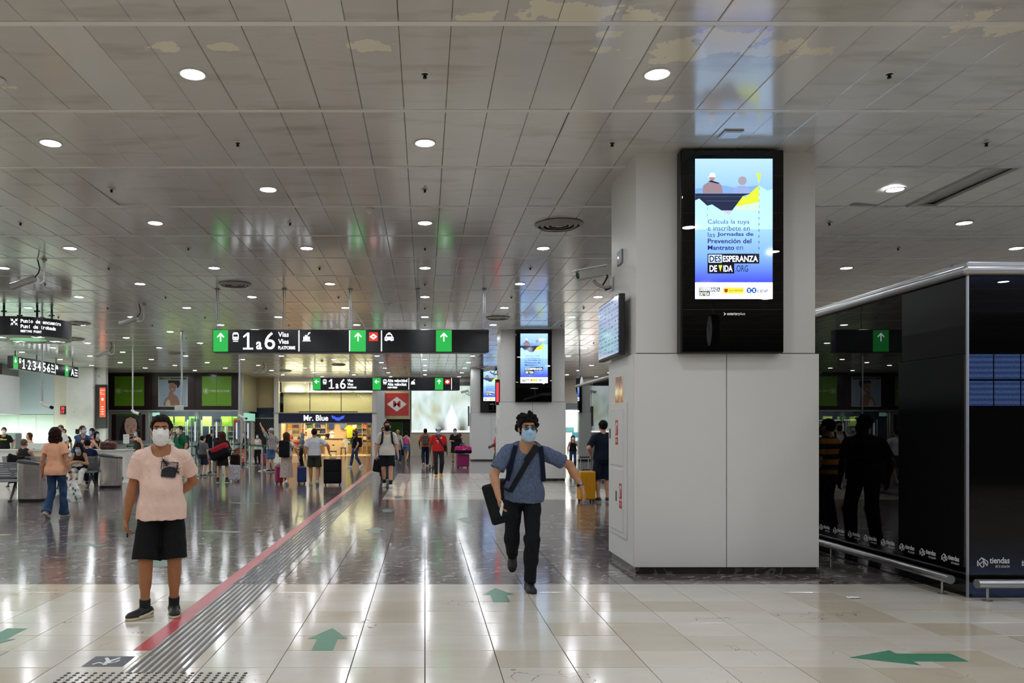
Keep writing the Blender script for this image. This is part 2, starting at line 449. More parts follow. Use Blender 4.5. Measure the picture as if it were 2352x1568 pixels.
# recessed lights and sprinklers on the ceiling grid
M_LAMP = emit('lamp_glow', 'f1f6fd', LAMP)
M_RING = mat('lamp_ring', 'dedcd8', 0.3)
ring = MB().lathe([(0.096, 0.004), (0.117, 0.0), (0.119, -0.006), (0.112, -0.010), (0.1, -0.010), (0.096, 0.004)], n=28).me('ring'); ring.materials.append(M_RING)
disc = MB().add([(.098 * math.cos(-i * math.pi / 7), .098 * math.sin(-i * math.pi / 7), -.0065) for i in range(14)], [tuple(range(14))]).me('diffuser'); disc.materials.append(M_LAMP)
M_SPR = mat('sprinkler_metal', '2b2a29', 0.35, 0.7)
spr = MB().lathe([(0.032, 0.0), (0.03, -0.006), (0.014, -0.008), (0.013, -0.03), (0.018, -0.032), (0.018, -0.04), (0.0, -0.042)], n=12).me('sprinkler_body'); spr.materials.append(M_SPR)
esc = MB().lathe([(0.045, 0.0), (0.044, -0.004), (0.034, -0.006)], n=16).me('escutcheon'); esc.materials.append(M_WPLAST)
def in_pillar(x, y):
    return 2.0 < x < 4.7 and any(a - 0.35 < y < a + 1.55 for a in (8.65, 24.2, 39.4))
def shows(x, y):
    return y > 5.4 and -30 < VX + x * FPX / y < 2390 and VY - 3.06 * FPX / y > -20
def under_roof(x, y):                                    # not where shops stand up to the ceiling
    return not (x < -9.9 and y > 42.4) and not (x < -15.8 and y > 38.5) and not (x < -19.4 and y > 29) and y < 46.2
for k in range(-11, 25):
    y = 6.75 + PY * k
    for j in range(-6, 7):
        x = (-2.0 if k % 2 == 0 else 0.0) + 4.0 * j
        if abs(x) < 23 and y > -6 and not in_pillar(x, y) and under_roof(x, y) and (k, j) not in ((2, 1), (1, 1)):
            r = thing('ceiling_light', 'round white recessed downlight glowing in the ceiling', 'light', (x, y, CEIL - 0.001), 0, 'recessed lights of the ceiling grid')
            link('ring', ring, None, r, True); link('diffuser', disc, None, r)
        x = (0.0 if k % 2 == 0 else -2.0) + 4.0 * j
        if abs(x) < 23 and y < 31 and shows(x, y) and not in_pillar(x, y) and under_roof(x, y) and not any(abs(x - vx) < .5 and abs(y - vy) < .5 for vx, vy in ((2, 11.7), (-4, 16.5), (2, 21.5), (-10, 22.6), (-11.9, 26.6))):
            r = thing('fire_sprinkler', 'small dark sprinkler head poking from a ceiling panel', 'sprinkler', (x, y, CEIL - 0.001), 0, 'sprinklers of the ceiling grid')
            link('escutcheon', esc, None, r, True); link('sprinkler_body', spr, None, r, True)

# round air diffusers, smoke detectors
M_VENT = mat('vent_paint', 'a7a39c', 0.4); M_VENTD = mat('vent_dark', '34322f', 0.8)
def vent(x, y, label, R=0.34):
    r = thing('air_diffuser', label, 'vent', (x, y, CEIL - 0.008))
    MB().lathe([(0.02, 0.001), (R * .93, 0.001), (R * .93, -0.004), (0.02, -0.004)], n=36).build('dark_throat', M_VENTD, r, True)
    for q, rr in enumerate((R, R * .78, R * .56, R * .34)):
        MB().lathe([(rr - .055, -0.03 + 0.004 * q), (rr, -0.004), (rr, -0.012), (rr - .05, -0.038 + 0.004 * q), (rr - .055, -0.03 + 0.004 * q)], n=40).build('cone_ring', M_VENT, r, True)
    MB().lathe([(0.0, -0.034), (0.06, -0.03), (0.06, -0.022), (0.0, -0.02)], n=20).build('centre_cap', M_VENT, r, True)
vent(2.0, 11.7, 'large round slotted air diffuser near the nearest pillar', 0.36)
vent(-4.0, 16.5, 'round air diffuser above the long black platform sign')
vent(2.0, 21.5, 'round air diffuser just before the second pillar')
vent(-10.0, 22.6, 'round air diffuser behind the round meeting point drum')
vent(-11.9, 26.6, 'round air diffuser right below the meeting point drum in view')
vent(-10.0, 31.5, 'round air diffuser before the dark cosmetics shop fascia')
vent(-4.1, 37.2, 'round air diffuser above the second hanging sign')
vent(-7.3, 41.0, 'farthest round air diffuser before the menswear shop')
vent(6.1, 36.5, 'round air diffuser beside the hanging clock')
def smoke(x, y, label):
    r = thing('smoke_detector', label, 'detector', (x, y, CEIL - 0.002))
    MB().lathe([(0.06, 0), (0.06, -0.02), (0.05, -0.03)], n=24).build('base', M_WPLAST, r, True)
    MB().lathe([(0.044, -0.03), (0.044, -0.05), (0.03, -0.062), (0.0, -0.064)], n=24).build('sensor_cap', M_WPLAST, r, True)
smoke(-0.77, 10.9, 'white domed smoke detector above the middle of the hall')
smoke(-0.85, 19.1, 'smoke detector on the ceiling behind the long platform sign')
smoke(-4.6, 35.0, 'smoke detector on the far ceiling near the second hanging sign')
smoke(-1.0, 39.0, 'smoke detector on the far ceiling before the red metro sign')
# small square emergency light and a patched speaker
r = thing('emergency_light', 'small square emergency light in the ceiling above the big screen', 'light', (3.17, 8.12, CEIL - 0.004))
MB().box(-.1, .1, -.1, .1, -0.012, 0.002).build('frame', M_ALU, r, bevel=0.004)
MB().box(-.085, .085, -.085, .085, -0.016, -0.01).build('lens', mat('frost_lens', 'cfd6e2', 0.15), r)
r = thing('ceiling_speaker', 'round white ceiling speaker beside the cream paint patch', 'speaker', (-3.78, 6.85, CEIL - 0.004))
MB().lathe([(0.1, 0.0), (0.1, -0.008), (0.09, -0.012), (0.0, -0.01)], n=28).build('grille', M_RING, r, True)
MB().lathe([(0.1, 0.0), (0.108, -0.004), (0.108, -0.012), (0.098, -0.014), (0.1, 0.0)], n=28).build('rim', M_RING, r, True)

# ------------------------------------------------------------------ room shell
M_WALLG = mat('hall_wall', 'b9b4aa', 0.6, var=0.05, scale=1.0)
M_STONEW = mat('beige_stone_wall', 'c0ad86', 0.5, var=0.12, scale=2.2)
def struct(name, mb, m, label=None, parent=None, **kw): return tag(mb.build(name, m, parent, **kw), label, None, None, 'structure')
struct('wall_left', MB().box(-24.3, -24, -12, 52, 0, 4.95), M_WALLG, 'plain wall far at the side of the hall beyond the counter')
struct('wall_right', MB().box(24, 24.3, -12, 52, 0, 4.95), M_WALLG, 'plain wall far beyond the black kiosk')
struct('wall_front', MB().box(-24, 24, -12.3, -12, 0, 4.95), mat('hall_wall_dark', '6e6a64', 0.6), 'plain grey wall behind the viewpoint')
struct('wall_back', MB().box(-24, 24, 52, 52.3, 0, 4.95), M_WALLG, 'end wall behind the shops')

# ------------------------------------------------------------------ pillars
def pillar(y0, label, detail):
    x0, x1, dp = 2.31, 4.35, 1.2
    r = thing('pillar', label, None, ((x0 + x1) / 2, y0, 0), 0, None, 'structure')
    h = (x1 - x0) / 2
    def P(name, mb, m, **kw): return mb.build(name, m, r, **kw)
    P('shaft', MB().box(-h + .05, h - .05, .05, dp - .05, 0, CEIL + .02), M_JOINT)
    ov = 0.028
    P('upper_shaft', MB().box(-h + ov, h - ov, ov, dp - ov, 2.44, CEIL + .02), M_WHITE, bevel=0.004)
    P('cladding_panel', MB().box(-h, -0.004, 0, .03, .075, 2.43), M_CLAD, bevel=0.003)
    P('cladding_panel', MB().box(0.004, h, 0, .03, .075, 2.43), M_CLAD, bevel=0.003)
    P('cladding_panel', MB().box(-h, -h + .03, .04, dp, .075, 2.43), M_CLAD, bevel=0.003)
    P('cladding_panel', MB().box(h - .03, h, .04, dp, .075, 2.43), M_CLAD, bevel=0.003)
    P('cladding_panel', MB().box(-h + .03, h - .03, dp - .03, dp, .075, 2.43), M_CLAD)
    P('corner_joint', MB().box(-h + .004, -h + .03, .012, .05, .075, 2.43), M_JOINT)
    n = 5
    for q in range(n):
        a = -h + .02 + q * (2 * h - .04) / n
        P('skirting_tile', MB().box(a + .001, a + (2 * h - .04) / n - .001, .02, .05, 0, .075), M_SKIRT)
    for q in range(3):
        a = .05 + q * .36
        P('skirting_tile', MB().box(-h + .02, -h + .05, a, a + .358, 0, .075), M_SKIRT)
        P('skirting_tile', MB().box(h - .05, h - .02, a, a + .358, 0, .075), M_SKIRT)
    return r
pil1 = pillar(8.65, 'nearest white clad square pillar carrying the large advertising screen', True)
pil2 = pillar(24.2, 'second white clad pillar halfway down the hall', True)
pil3 = pillar(39.4, 'third and farthest white clad pillar by the video wall', True)
# hose cabinet and plates on the nearest pillar's side (its face looks to the left of the hall)
M_CAB = mat('cabinet_white', 'dedddb', 0.4, var=0.02)
M_SIGNRED = mat('safety_red', 'c4352b', 0.4)
def hose_cabinet(yp, label):
    r = thing('fire_hose_cabinet', label, 'cabinet', (2.31, yp + 0.665, .34))
    MB().box(-.018, 0, -.385, .385, 0, 1.57).build('body', M_CAB, r, bevel=0.004)
    for nm, z0, z1, hy in (('door', .83, 1.5, .33), ('door', .06, .79, .02)):
        d = MB().box(-.03, -.016, -.26, .36, z0, z1).build(nm, M_CAB, r, bevel=0.003)
        zc = (z0 + z1) / 2
        MB().box(-.036, -.029, hy - .018, hy + .018, zc - .02, zc + .1).build('handle', M_DARKGREY, d, bevel=0.002)
        MB().box(-.0325, -.03, -.06 if z0 > .5 else -.24, .06 if z0 > .5 else -.12, zc + .02, zc + .2).build('red_sign', M_SIGNRED, d)
        MB().box(-.0325, -.03, -.06 if z0 > .5 else -.24, .06 if z0 > .5 else -.12, zc - .09, zc + .0).build('red_sign', M_SIGNRED, d)
        f = LEFTF((-.0326, .0 if z0 > .5 else -.18, zc + .03))
        plate('white_pictogram', [(-.04, .01), (-.015, .01), (-.015, .1), (.0, .12), (.03, .1), (.04, .06), (.045, .14), (.0, .15), (-.04, .12)], f, M_WPLAST, d, 0, .001)
        text('lettering', 'BIE' if z0 > .5 else 'EXTINTOR', LEFTF((-.0326, .0 if z0 > .5 else -.18, zc - .07)), M_WPLAST, 0, .01, .08, .035, d, .01, 'center', .0005, 0)
hose_cabinet(8.65, 'white fire hose cabinet with red stickers on the nearest pillar')
hose_cabinet(24.2, 'small looking fire hose cabinet on the second pillar')
r = thing('notice_plate', 'glossy orange picture plate above the fire hose cabinet', 'plate', (2.31, 9.3, 1.9))
MB().box(-.008, 0, -.19, .19, 0, .33).build('backing', M_WPLAST, r)
_t = NT('orange_print'); _p = _t.obj()
_t.bs(col=_t.ramp(_t.noise(9, 4, _t.mapping(_p, scale=(1, 1, .5))), [(.35, lin('7a2f16')), (.5, lin('d9772f')), (.62, lin('f0d9c0')), (.7, lin('5b3a2c'))]), rough=.12)
MB().box(-.0095, -.0075, -.18, -.008, .01, .32).build('picture', _t.m, r); MB().box(-.0095, -.0075, .008, .18, .01, .32).build('picture', _t.m, r)
r = thing('junction_box', 'small grey metal box high on the nearest pillar', 'box', (2.338, 9.36, 3.56))
MB().box(-.02, 0, -.11, .11, 0, .17).build('cover', M_GREYM, r, bevel=.006)
MB().lathe([(0.012, 0), (0.012, -.006), (0, -.008)], (-.022, .03, .09), 12, 'x').build('lamp', emit('tiny_lamp', 'ffffff', 3.0), r)
# ------------------------------------------------------------------ hanging signs
AFTER = []                                             # work that waits for the lettering to be meshed
M_LETW = emit('sign_white_glow', 'f4fbff', 1.9)
M_GREEN = emit('sign_green_glow', '23a845', 0.8, 0.2)
M_REDG = emit('sign_red_glow', 'e0392c', 0.6)
M_ROD = mat('sign_rod', '9a9c9f', 0.35, 0.6)
M_BROD = mat('black_rod', '1c1d20', 0.4, 0.3)
def arrow_pts(cx, cy, s, rot=0.0):
    base = [(-.12, -.95), (.12, -.95), (.12, .45), (.62, -.08), (.8, .1), (0, .95), (-.8, .1), (-.62, -.08), (-.12, .45)]
    c, q = math.cos(rot), math.sin(rot)
    return [(cx + s * (x * c - y * q), cy + s * (x * q + y * c)) for x, y in base]
def train_icon(fr, u, v, w, h, root, dark):
    b = plate('train_pictogram', [(u, v + h * .3), (u + w * .1, v + h * .18), (u + w * .9, v + h * .18), (u + w, v + h * .3), (u + w, v + h * .8), (u + w * .8, v + h), (u + w * .2, v + h), (u, v + h * .8)], fr, M_LETW, root, 0, .004)
    plate('train_window', rect(u + w * .12, u + w * .88, v + h * .52, v + h * .78), fr, dark, b, .004, .0055)
    plate('train_lamp', ell(u + w * .25, v + h * .36, w * .1, n=10), fr, dark, b, .004, .0055)
    plate('train_lamp', ell(u + w * .75, v + h * .36, w * .1, n=10), fr, dark, b, .004, .0055)
    plate('rail', rect(u + w * .08, u + w * .92, v, v + h * .07), fr, M_LETW, b, 0, .004)
def luggage_icon(fr, u, v, w, h, root):
    b = plate('luggage_pictogram', [(u + w * .1, v + h * .12), (u + w * .9, v + h * .12), (u + w * .9, v + h * .5), (u + w * .62, v + h * .5), (u + w * .62, v + h * .66), (u + w * .3, v + h * .66), (u + w * .3, v + h * .5), (u + w * .1, v + h * .5)], fr, M_LETW, root, 0, .004)
    plate('belt', rect(u, u + w, v, v + h * .07), fr, M_LETW, b, 0, .004)
    for k in range(2):
        q = .18 + .14 * k
        plate('wave', [(u + w * .6, v + h * (.72 + .1 * k)), (u + w * (.6 + q), v + h * (.72 + .14 * k)), (u + w * (.66 + q), v + h * .98), (u + w * (.58 + q), v + h * .98), (u + w * (.56 + q * .8), v + h * (.8 + .1 * k))], fr, M_LETW, b, 0, .004)
def taxi_icon(fr, u, v, w, h, root, dark):
    b = plate('taxi_pictogram', [(u, v + h * .05), (u + w * .15, v + h * .05), (u + w * .15, v), (u + w * .3, v), (u + w * .3, v + h * .1), (u + w * .7, v + h * .1), (u + w * .7, v), (u + w * .85, v), (u + w * .85, v + h * .05), (u + w, v + h * .05), (u + w, v + h * .42), (u + w * .9, v + h * .52), (u + w * .78, v + h * .84), (u + w * .64, v + h * .86), (u + w * .64, v + h), (u + w * .36, v + h), (u + w * .36, v + h * .86), (u + w * .22, v + h * .84), (u + w * .1, v + h * .52), (u, v + h * .42)], fr, M_LETW, root, 0, .004)
    plate('taxi_window', [(u + w * .2, v + h * .52), (u + w * .8, v + h * .52), (u + w * .72, v + h * .76), (u + w * .28, v + h * .76)], fr, dark, b, .004, .0055)
    plate('taxi_lamp', ell(u + w * .17, v + h * .33, w * .07, n=10), fr, dark, b, .004, .0055)
    plate('taxi_lamp', ell(u + w * .83, v + h * .33, w * .07, n=10), fr, dark, b, .004, .0055)
def metro_icon(fr, u, v, w, h, root):
    b = plate('metro_tile', rect(u, u + w, v, v + h), fr, M_REDG, root, 0, .004)
    d = plate('diamond', [(u + w * .08, v + h * .5), (u + w * .5, v + h * .18), (u + w * .92, v + h * .5), (u + w * .5, v + h * .82)], fr, M_LETW, b, .004, .0055)
    text('metro_letter', 'M', fr, M_REDG, u + w * .5, v + h * .36, w * .26, h * .28, b, .02, 'center', .006)
def hang_rods(root, xs, z0, z1, m, y=0.0, thin=.014):
    for x in xs:
        rd = MB().cyl((x - .02, y, z0), (x - .02, y, z1), thin, n=8).build('hanging_rod', m, root, True)
        MB().cyl((x + .02, y, z0), (x + .02, y, z1), thin * .6, n=8).build('conduit', m, rd, True)
        MB().box(x - .05, x + .05, y - .04, y + .04, z1 - .02, z1).build('ceiling_bracket', m, rd)
def platform_sign(d, px0, px1, py0, py1, label, items, rods, cx, cy, sc):
    k = d / FPX
    w, h = (px1 - px0) * k, (py1 - py0) * k
    x0, z0 = gx(px0, d), gz(py1, d)
    r = thing('platform_sign', label, 'sign', (x0 + w / 2, d, z0))
    body = MB().box(-w / 2, w / 2, 0, .2, 0, h).build('housing', M_SIGNBLACK, r, bevel=.006)
    MB().box(-w / 2 + .05, w / 2 - .05, .03, .17, -.02, 0).build('underside_tray', M_GREYM, r)
    fr = FR((-w / 2, -.001, 0))
    U = lambda x: (x - cx) / sc * k
    V = lambda y: (cy - y) / sc * k
    for it in items:
        t = it[0]
        if t == 'g':
            g = plate('green_field', rect(U(it[1]), U(it[2]), .012, h - .012), fr, M_GREEN, r, 0, .003)
            plate('arrow', arrow_pts((U(it[1]) + U(it[2])) / 2, V(it[3]), it[4] / sc * k, it[5]), fr, M_LETW, g, .003, .006)
        elif t == 't' and it[1] == '1':
            a, b, c, e = U(it[2]), U(it[3]), V(it[5]), V(it[4]); ww, hh = b - a, e - c
            plate('digit_one', [(a, c), (b, c), (b, c + hh * .1), (a + ww * .62, c + hh * .1), (a + ww * .62, e), (a + ww * .42, e), (a, c + hh * .78), (a + ww * .08, c + hh * .7), (a + ww * .4, c + hh * .85), (a + ww * .4, c + hh * .1), (a, c + hh * .1)], fr, M_LETW, r, 0, .004)
        elif t == 't': text('lettering', it[1], fr, M_LETW, U(it[2]), V(it[5]), U(it[3]) - U(it[2]), V(it[4]) - V(it[5]), r, it[6])
        elif t == 'train': train_icon(fr, U(it[1]), V(it[4]), U(it[2]) - U(it[1]), V(it[3]) - V(it[4]), r, M_SIGNBLACK)
        elif t == 'lug': luggage_icon(fr, U(it[1]), V(it[4]), U(it[2]) - U(it[1]), V(it[3]) - V(it[4]), r)
        elif t == 'taxi': taxi_icon(fr, U(it[1]), V(it[4]), U(it[2]) - U(it[1]), V(it[3]) - V(it[4]), r, M_SIGNBLACK)
        elif t == 'metro': metro_icon(fr, U(it[1]), V(it[4]), U(it[2]) - U(it[1]), V(it[3]) - V(it[4]), r)
        elif t == '|': plate('divider', rect(U(it[1]), U(it[1]) + .02, .02, h - .02), fr, M_LETW, r, 0, .004)
    hang_rods(r, [gx(p, d) - x0 - w / 2 for p in rods], h, CEIL - z0, M_ROD, .1)
    return r
platform_sign(17.0, 488, 1123, 756.6, 808.6, 'long black hanging sign reading 1 a 6 Vías with three green arrows', [
    ('g', 103, 221, 153, 36, 0), ('train', 257, 305, 115, 188), ('t', '1', 340, 420, 117, 250, .0), ('t', 'a', 445, 490, 188, 250, .02), ('t', '6', 512, 595, 113, 250, .0),
    ('t', 'Vías', 620, 703, 112, 150, .01), ('t', 'Vies', 620, 703, 168, 206, .01), ('t', 'PLATFORMS', 620, 755, 224, 250, .01), ('|', 781), ('lug', 813, 877, 113, 185),
    ('|', 1183), ('g', 1193, 1315, 151, 36, 0), ('metro', 1341, 1411, 114, 184), ('|', 1436), ('taxi', 1465, 1536, 117, 183), ('g', 1873, 1998, 151, 36, 0)],
    (497, 651, 804, 960, 1113), 97, 272, 3.459)
platform_sign(31.2, 718, 1056, 867, 895.5, 'smaller far hanging sign with green arrows and Alta velocidad lettering', [
    ('g', 583, 668, 178, 27, math.pi / 2), ('train', 695, 735, 152, 206), ('t', '1', 760, 820, 150, 255, .0), ('t', 'a', 838, 870, 200, 255, .02), ('t', '6', 888, 950, 148, 257, .0),
    ('t', 'Vías', 970, 1033, 150, 180, .01), ('t', 'Vies', 970, 1033, 192, 222, .01), ('t', 'PLATFORMS', 970, 1072, 234, 253, .01),
    ('g', 1253, 1347, 178, 27, math.pi / 2), ('train', 1372, 1412, 152, 206), ('t', 'Alta velocidad', 1422, 1643, 148, 182, .01), ('t', 'Alta velocitat', 1422, 1635, 190, 223, .01), ('t', 'HIGH SPEED', 1422, 1531, 234, 252, .01),
    ('|', 1658), ('lug', 1684, 1732, 152, 207), ('g', 1955, 2048, 178, 27, 0), ('metro', 2067, 2123, 151, 207), ('|', 2139)],
    (723, 804, 889, 968, 1049), 578, 272, 4.9)
# sign seen along its length on the left
r = thing('platform_sign', 'black sign with numbers 1 to 6 and green down arrows above the counter', 'sign', (-15.95, 33.2, 3.94))
L_, H_ = 5.7, .5
MB().box(-.22, 0, -L_ / 2, L_ / 2, 0, H_).build('housing', M_SIGNBLACK, r, bevel=.006)
fr = FR((.001, -L_ / 2, 0), (0, 1, 0), (0, 0, 1))
for a, b in ((0, .062), (.765, .83)):
    g = plate('green_field', rect(L_ * a + .01, L_ * b, .01, H_ - .01), fr, M_GREEN, r, 0, .003)
    plate('arrow', arrow_pts(L_ * (a + b) / 2, .33, .1, math.pi), fr, M_LETW, g, .003, .006)
train_icon(fr, L_ * .08, .26, L_ * .025, .18, r, M_SIGNBLACK)
for q, ch in enumerate('23456'): text('lettering', ch, fr, M_LETW, L_ * (.1935 + .0715 * q), .06, L_ * .045, .37, r, .01)
_a, _w, _h = L_ * .122, L_ * .04, .37
plate('digit_one', [(_a, .06), (_a + _w, .06), (_a + _w, .1), (_a + _w * .65, .1), (_a + _w * .65, .06 + _h), (_a + _w * .42, .06 + _h), (_a, .06 + _h * .78), (_a + _w * .08, .06 + _h * .68), (_a + _w * .38, .06 + _h * .84), (_a + _w * .38, .1), (_a, .1)], fr, M_LETW, r, 0, .004)
for q in range(5): plate('dot', ell(L_ * (.18 + .0715 * q), .2, .02, n=8), fr, M_LETW, r, 0, .004)
for q, (s_, ww) in enumerate((('Vías', .04), ('Vies', .04), ('PLATFORMS', .055))): text('lettering', s_, fr, M_LETW, L_ * .54, .33 - .13 * q, L_ * ww, .09 if q < 2 else .06, r, .01)
plate('divider', rect(L_ * .605, L_ * .608, .03, H_ - .03), fr, M_LETW, r, 0, .004)
plate('pictogram', [(L_ * .62, .25), (L_ * .65, .25), (L_ * .65, .33), (L_ * .64, .42), (L_ * .625, .42)], fr, M_LETW, r, 0, .004)
text('lettering', 'A', fr, M_LETW, L_ * .87, .07, L_ * .055, .3, r, .01)
for q, s_ in enumerate(('Acceso', 'Accés', 'ACCESS')): text('lettering', s_, fr, M_LETW, L_ * .935, .32 - .13 * q, L_ * .05, .08, r, .01)
for yy in (-2.5, -.8, .9, 2.5): MB().cyl((-.1, yy, H_), (-.1, yy, CEIL - 3.94), .02, n=8).build('hanging_rod', M_BROD, r, True)
# round meeting point drum
r = thing('meeting_point_drum', 'round black hanging drum sign reading Punto de encuentro', 'sign', (-10.02, 19.8, 3.86))
R_ = 1.0
M_DRUM = mat('drum_black', '141518', 0.42, var=0.08)
MB().lathe([(R_, 0), (R_, .45), (R_ - .03, .45), (R_ - .03, .44), (0, .44)], n=72).build('drum', M_DRUM, r, True)
MB().lathe([(0, .012), (R_ - .01, .012), (R_ - .01, .002), (0, .002)], n=72).build('underside', mat('drum_underside', 'd5d8d2', .4), r, True)
dn = DOWNF((0, 0, .001))
plate('green_disc', ell(0, 0, .42, n=32), dn, emit('drum_green', '57b35a', .35), r, 0, .004)
for q in range(4):
    a = math.pi / 4 + q * math.pi / 2
    plate('arrow', arrow_pts(math.cos(a) * .7, math.sin(a) * .7, .2, a + math.pi / 2), dn, M_LETW, r, 0, .004)
def drum_text(s, ang0, z, w, h, bold=.01):
    """lettering bent round the drum: set letter by letter"""
    n = len(s); step = w / n / R_
    for i, ch in enumerate(s):
        if ch == ' ': continue
        a = ang0 + (i + .5) * step
        f = FR((math.sin(a) * (R_ + .001), -math.cos(a) * (R_ + .001), z), (math.cos(a), math.sin(a), 0), (0, 0, 1))
        narrow = ch in 'iltI'
        hh = h if ch.isupper() or ch in 'tdblk' else h * .74
        text('lettering', ch, f, M_LETW, 0, 0, w / n * (.38 if narrow else .86), hh, r, bold, 'center', .001, .001)
drum_text('Punto de encuentro', .3, .3, .97, .085); drum_text('Punt de trobada', .3, .17, .82, .085); drum_text('MEETING POINT', .3, .07, .46, .055)
fm = FR((math.sin(.16) * (R_ + .002), -math.cos(.16) * (R_ + .002), .31), (math.cos(.16), math.sin(.16), 0), (0, 0, 1))
plate('meeting_dot', ell(0, 0, .025, n=12), fm, M_LETW, r, 0, .004)
for q in range(4):
    a = math.pi / 4 + q * math.pi / 2
    plate('meeting_arrow', arrow_pts(math.cos(a) * .075, math.sin(a) * .075, .04, a + math.pi / 2), fm, M_LETW, r, 0, .004)
for sx in (-.41, .41):
    for sy in (-.38, .38):
        rd = MB().cyl((sx, sy, .44), (sx, sy, CEIL - 3.86), .028, n=12).build('hanging_rod', M_BROD, r, True)
        MB().cyl((sx - .07, sy, .66), (sx + .07, sy, .66), .018, n=8).build('clamp', M_BROD, rd, True)

# ------------------------------------------------------------------ advertising screens on the pillars
def screen_gradient():
    t = NT('screen_gradient'); o = t.obj()
    z = t.n('ShaderNodeSeparateXYZ', {0: o}).outputs[2]
    f = t.math('DIVIDE', t.math('SUBTRACT', z, .585), 1.52)          # 0 foot of the display, 1 its head
    c = t.ramp(f, [(.11, lin('3d42d2')), (.17, lin('4f68de')), (.3, lin('74a2ee')), (.5, lin('94c2f6')), (.75, lin('86b4f0')), (1.0, lin('a9cdf6'))])
    t.bs(col=(.02, .02, .02, 1), rough=.06, emc=c, em=1.3)
    return t.m
M_GRAD = screen_gradient()
E = lambda n, c, s=1.4: emit('screen_' + n, c, s * .88, .08)
def ad_screen(loc, label):
    r = thing('advertising_screen', label, 'screen', loc)
    MB().box(-.56, .56, .03, .15, 0, 2.21).build('casing', M_BLACK, r, bevel=.008)
    MB().box(-.55, .55, 0, .04, .01, 2.2).build('glass_front', M_BLACKGLOSS, r, bevel=.004)
    MB().box(-.535, .535, -.003, .002, .468, .474).build('glass_joint', M_BLACK, r)
    k = .84 / 575
    U = lambda x: (x - 115) * k - .42 + .01
    V = lambda y: .585 + (1152 - y) * 1.52 / 1030
    disp = MB().box(U(115), U(690), -.002, .004, V(1152), V(122)).build('display', M_GRAD, r)
    fr = FR((0, -.002, 0))
    def pl(name, pts, m, w=.001): return plate(name, [(U(x), V(y)) for x, y in pts], fr, m, disp, 0, w)
    pl('white_band', [(115, 1030), (690, 1030), (690, 1152), (115, 1152)], E('white', 'f2f8ff', 1.5))
    pl('pale_ground', [(115, 428), (145, 414), (205, 468), (240, 458), (365, 535), (470, 396), (486, 408), (588, 318), (650, 355), (690, 345), (690, 640), (115, 640)], E('pale', 'a4cef8', 1.35), .0008)
    pl('hills', [(115, 345), (170, 335), (240, 350), (330, 318), (430, 340), (520, 325), (588, 318), (588, 378), (115, 378)], E('hills', '7ba3d8', 1.1), .0006)
    pl('bench', [(115, 378), (530, 378), (470, 396), (390, 502), (310, 502), (240, 458), (205, 468), (145, 414), (115, 428)], E('bench', '2a3350', .7), .0014)
    pl('bench_slat', [(118, 399), (466, 399), (464, 403), (118, 403)], E('slat', '4d5f86', .8), .0018)
    pl('bench_slat', [(200, 431), (442, 431), (440, 435), (200, 435)], E('slat', '4d5f86', .8), .0018)
    pl('bench_ground', [(310, 502), (390, 502), (365, 535)], E('ground', 'b9b7cf', 1.1), .0014)
    pl('yellow_peak', [(470, 396), (486, 408), (588, 318), (588, 440), (440, 470), (414, 470)], E('yellow', 'cfe03a', 1.15), .0012)
    pl('yellow_fade', [(414, 470), (440, 470), (588, 440), (588, 500), (395, 500)], E('fade', 'b9dcc0', 1.3), .0012)
    pl('yellow_marker', [(572, 230), (604, 230), (588, 303)], E('yellow', 'cfe03a', 1.15))
    pl('old_man_coat', [(170, 376), (175, 318), (215, 292), (240, 298), (292, 296), (312, 320), (322, 376)], E('coat', '9c8791', .9))
    pl('old_man_collar', [(212, 290), (232, 280), (295, 300), (284, 306)], E('navy2', '26304e', .7), .0016)
    pl('old_man_head', ell(241, 262, 20, 24, 16), E('face', 'b98a7a', .9), .0013)
    pl('old_man_cap', [(206, 256), (222, 252), (224, 232), (242, 224), (262, 232), (265, 258)], E('cap', 'dfe6f0', 1.3), .0018)
    pl('old_woman_coat', [(386, 376), (402, 342), (436, 322), (490, 322), (518, 344), (530, 376)], E('coat2', '8fa3d2', 1.1))
    pl('old_woman_hat', ell(465, 284, 32, 32, 18), E('hat', 'a49da6', 1.0), .0016)
    for q in range(11): pl('dash', [(586, 330 + q * 44), (590, 330 + q * 44), (590, 350 + q * 44), (586, 350 + q * 44)], E('ink', '2b2f7a', .6))
    for q in range(2): pl('dash', [(205, 478 + q * 48), (208, 478 + q * 48), (208, 496 + q * 48), (205, 496 + q * 48)], E('ink', '2b2f7a', .6))
    ink = E('ink', '2b2f7a', .6)
    def tx(s, x0, x1, y0, y1, m=ink, b=0.0, lift=.0012): text('lettering', s, fr, m, U(x0), V(y1), U(x1) - U(x0), V(y0) - V(y1), disp, b, 'left', lift, .0002)
    tx('Calcula la tuya', 208, 517, 568, 610, b=-.004); tx('e inscríbete en', 208, 520, 614, 650, b=-.004)
    tx('las', 208, 262, 662, 697, b=-.004); tx('Jornadas de', 278, 547, 662, 697, b=.018); tx('Prevención del', 208, 532, 709, 744, b=.018)
    tx('Mantrato', 208, 405, 758, 792, b=.018); tx('en', 420, 470, 766, 792, b=-.004)
    dk = E('dark', '151b33', .35); wh = E('white', 'f2f8ff', 1.5)
    pl('dark_box', [(207, 820), (591, 820), (591, 892), (207, 892)], dk, .0012); pl('dark_box', [(207, 892), (405, 892), (405, 965), (207, 965)], dk, .0012)
    pl('light_box', [(214, 827), (313, 827), (313, 886), (214, 886)], E('pale2', 'b9cdf4', 1.3), .0016)
    tx('DES', 222, 306, 834, 880, dk, .02, .0018); tx('ESPERANZA', 320, 580, 834, 880, wh, .02, .0018)
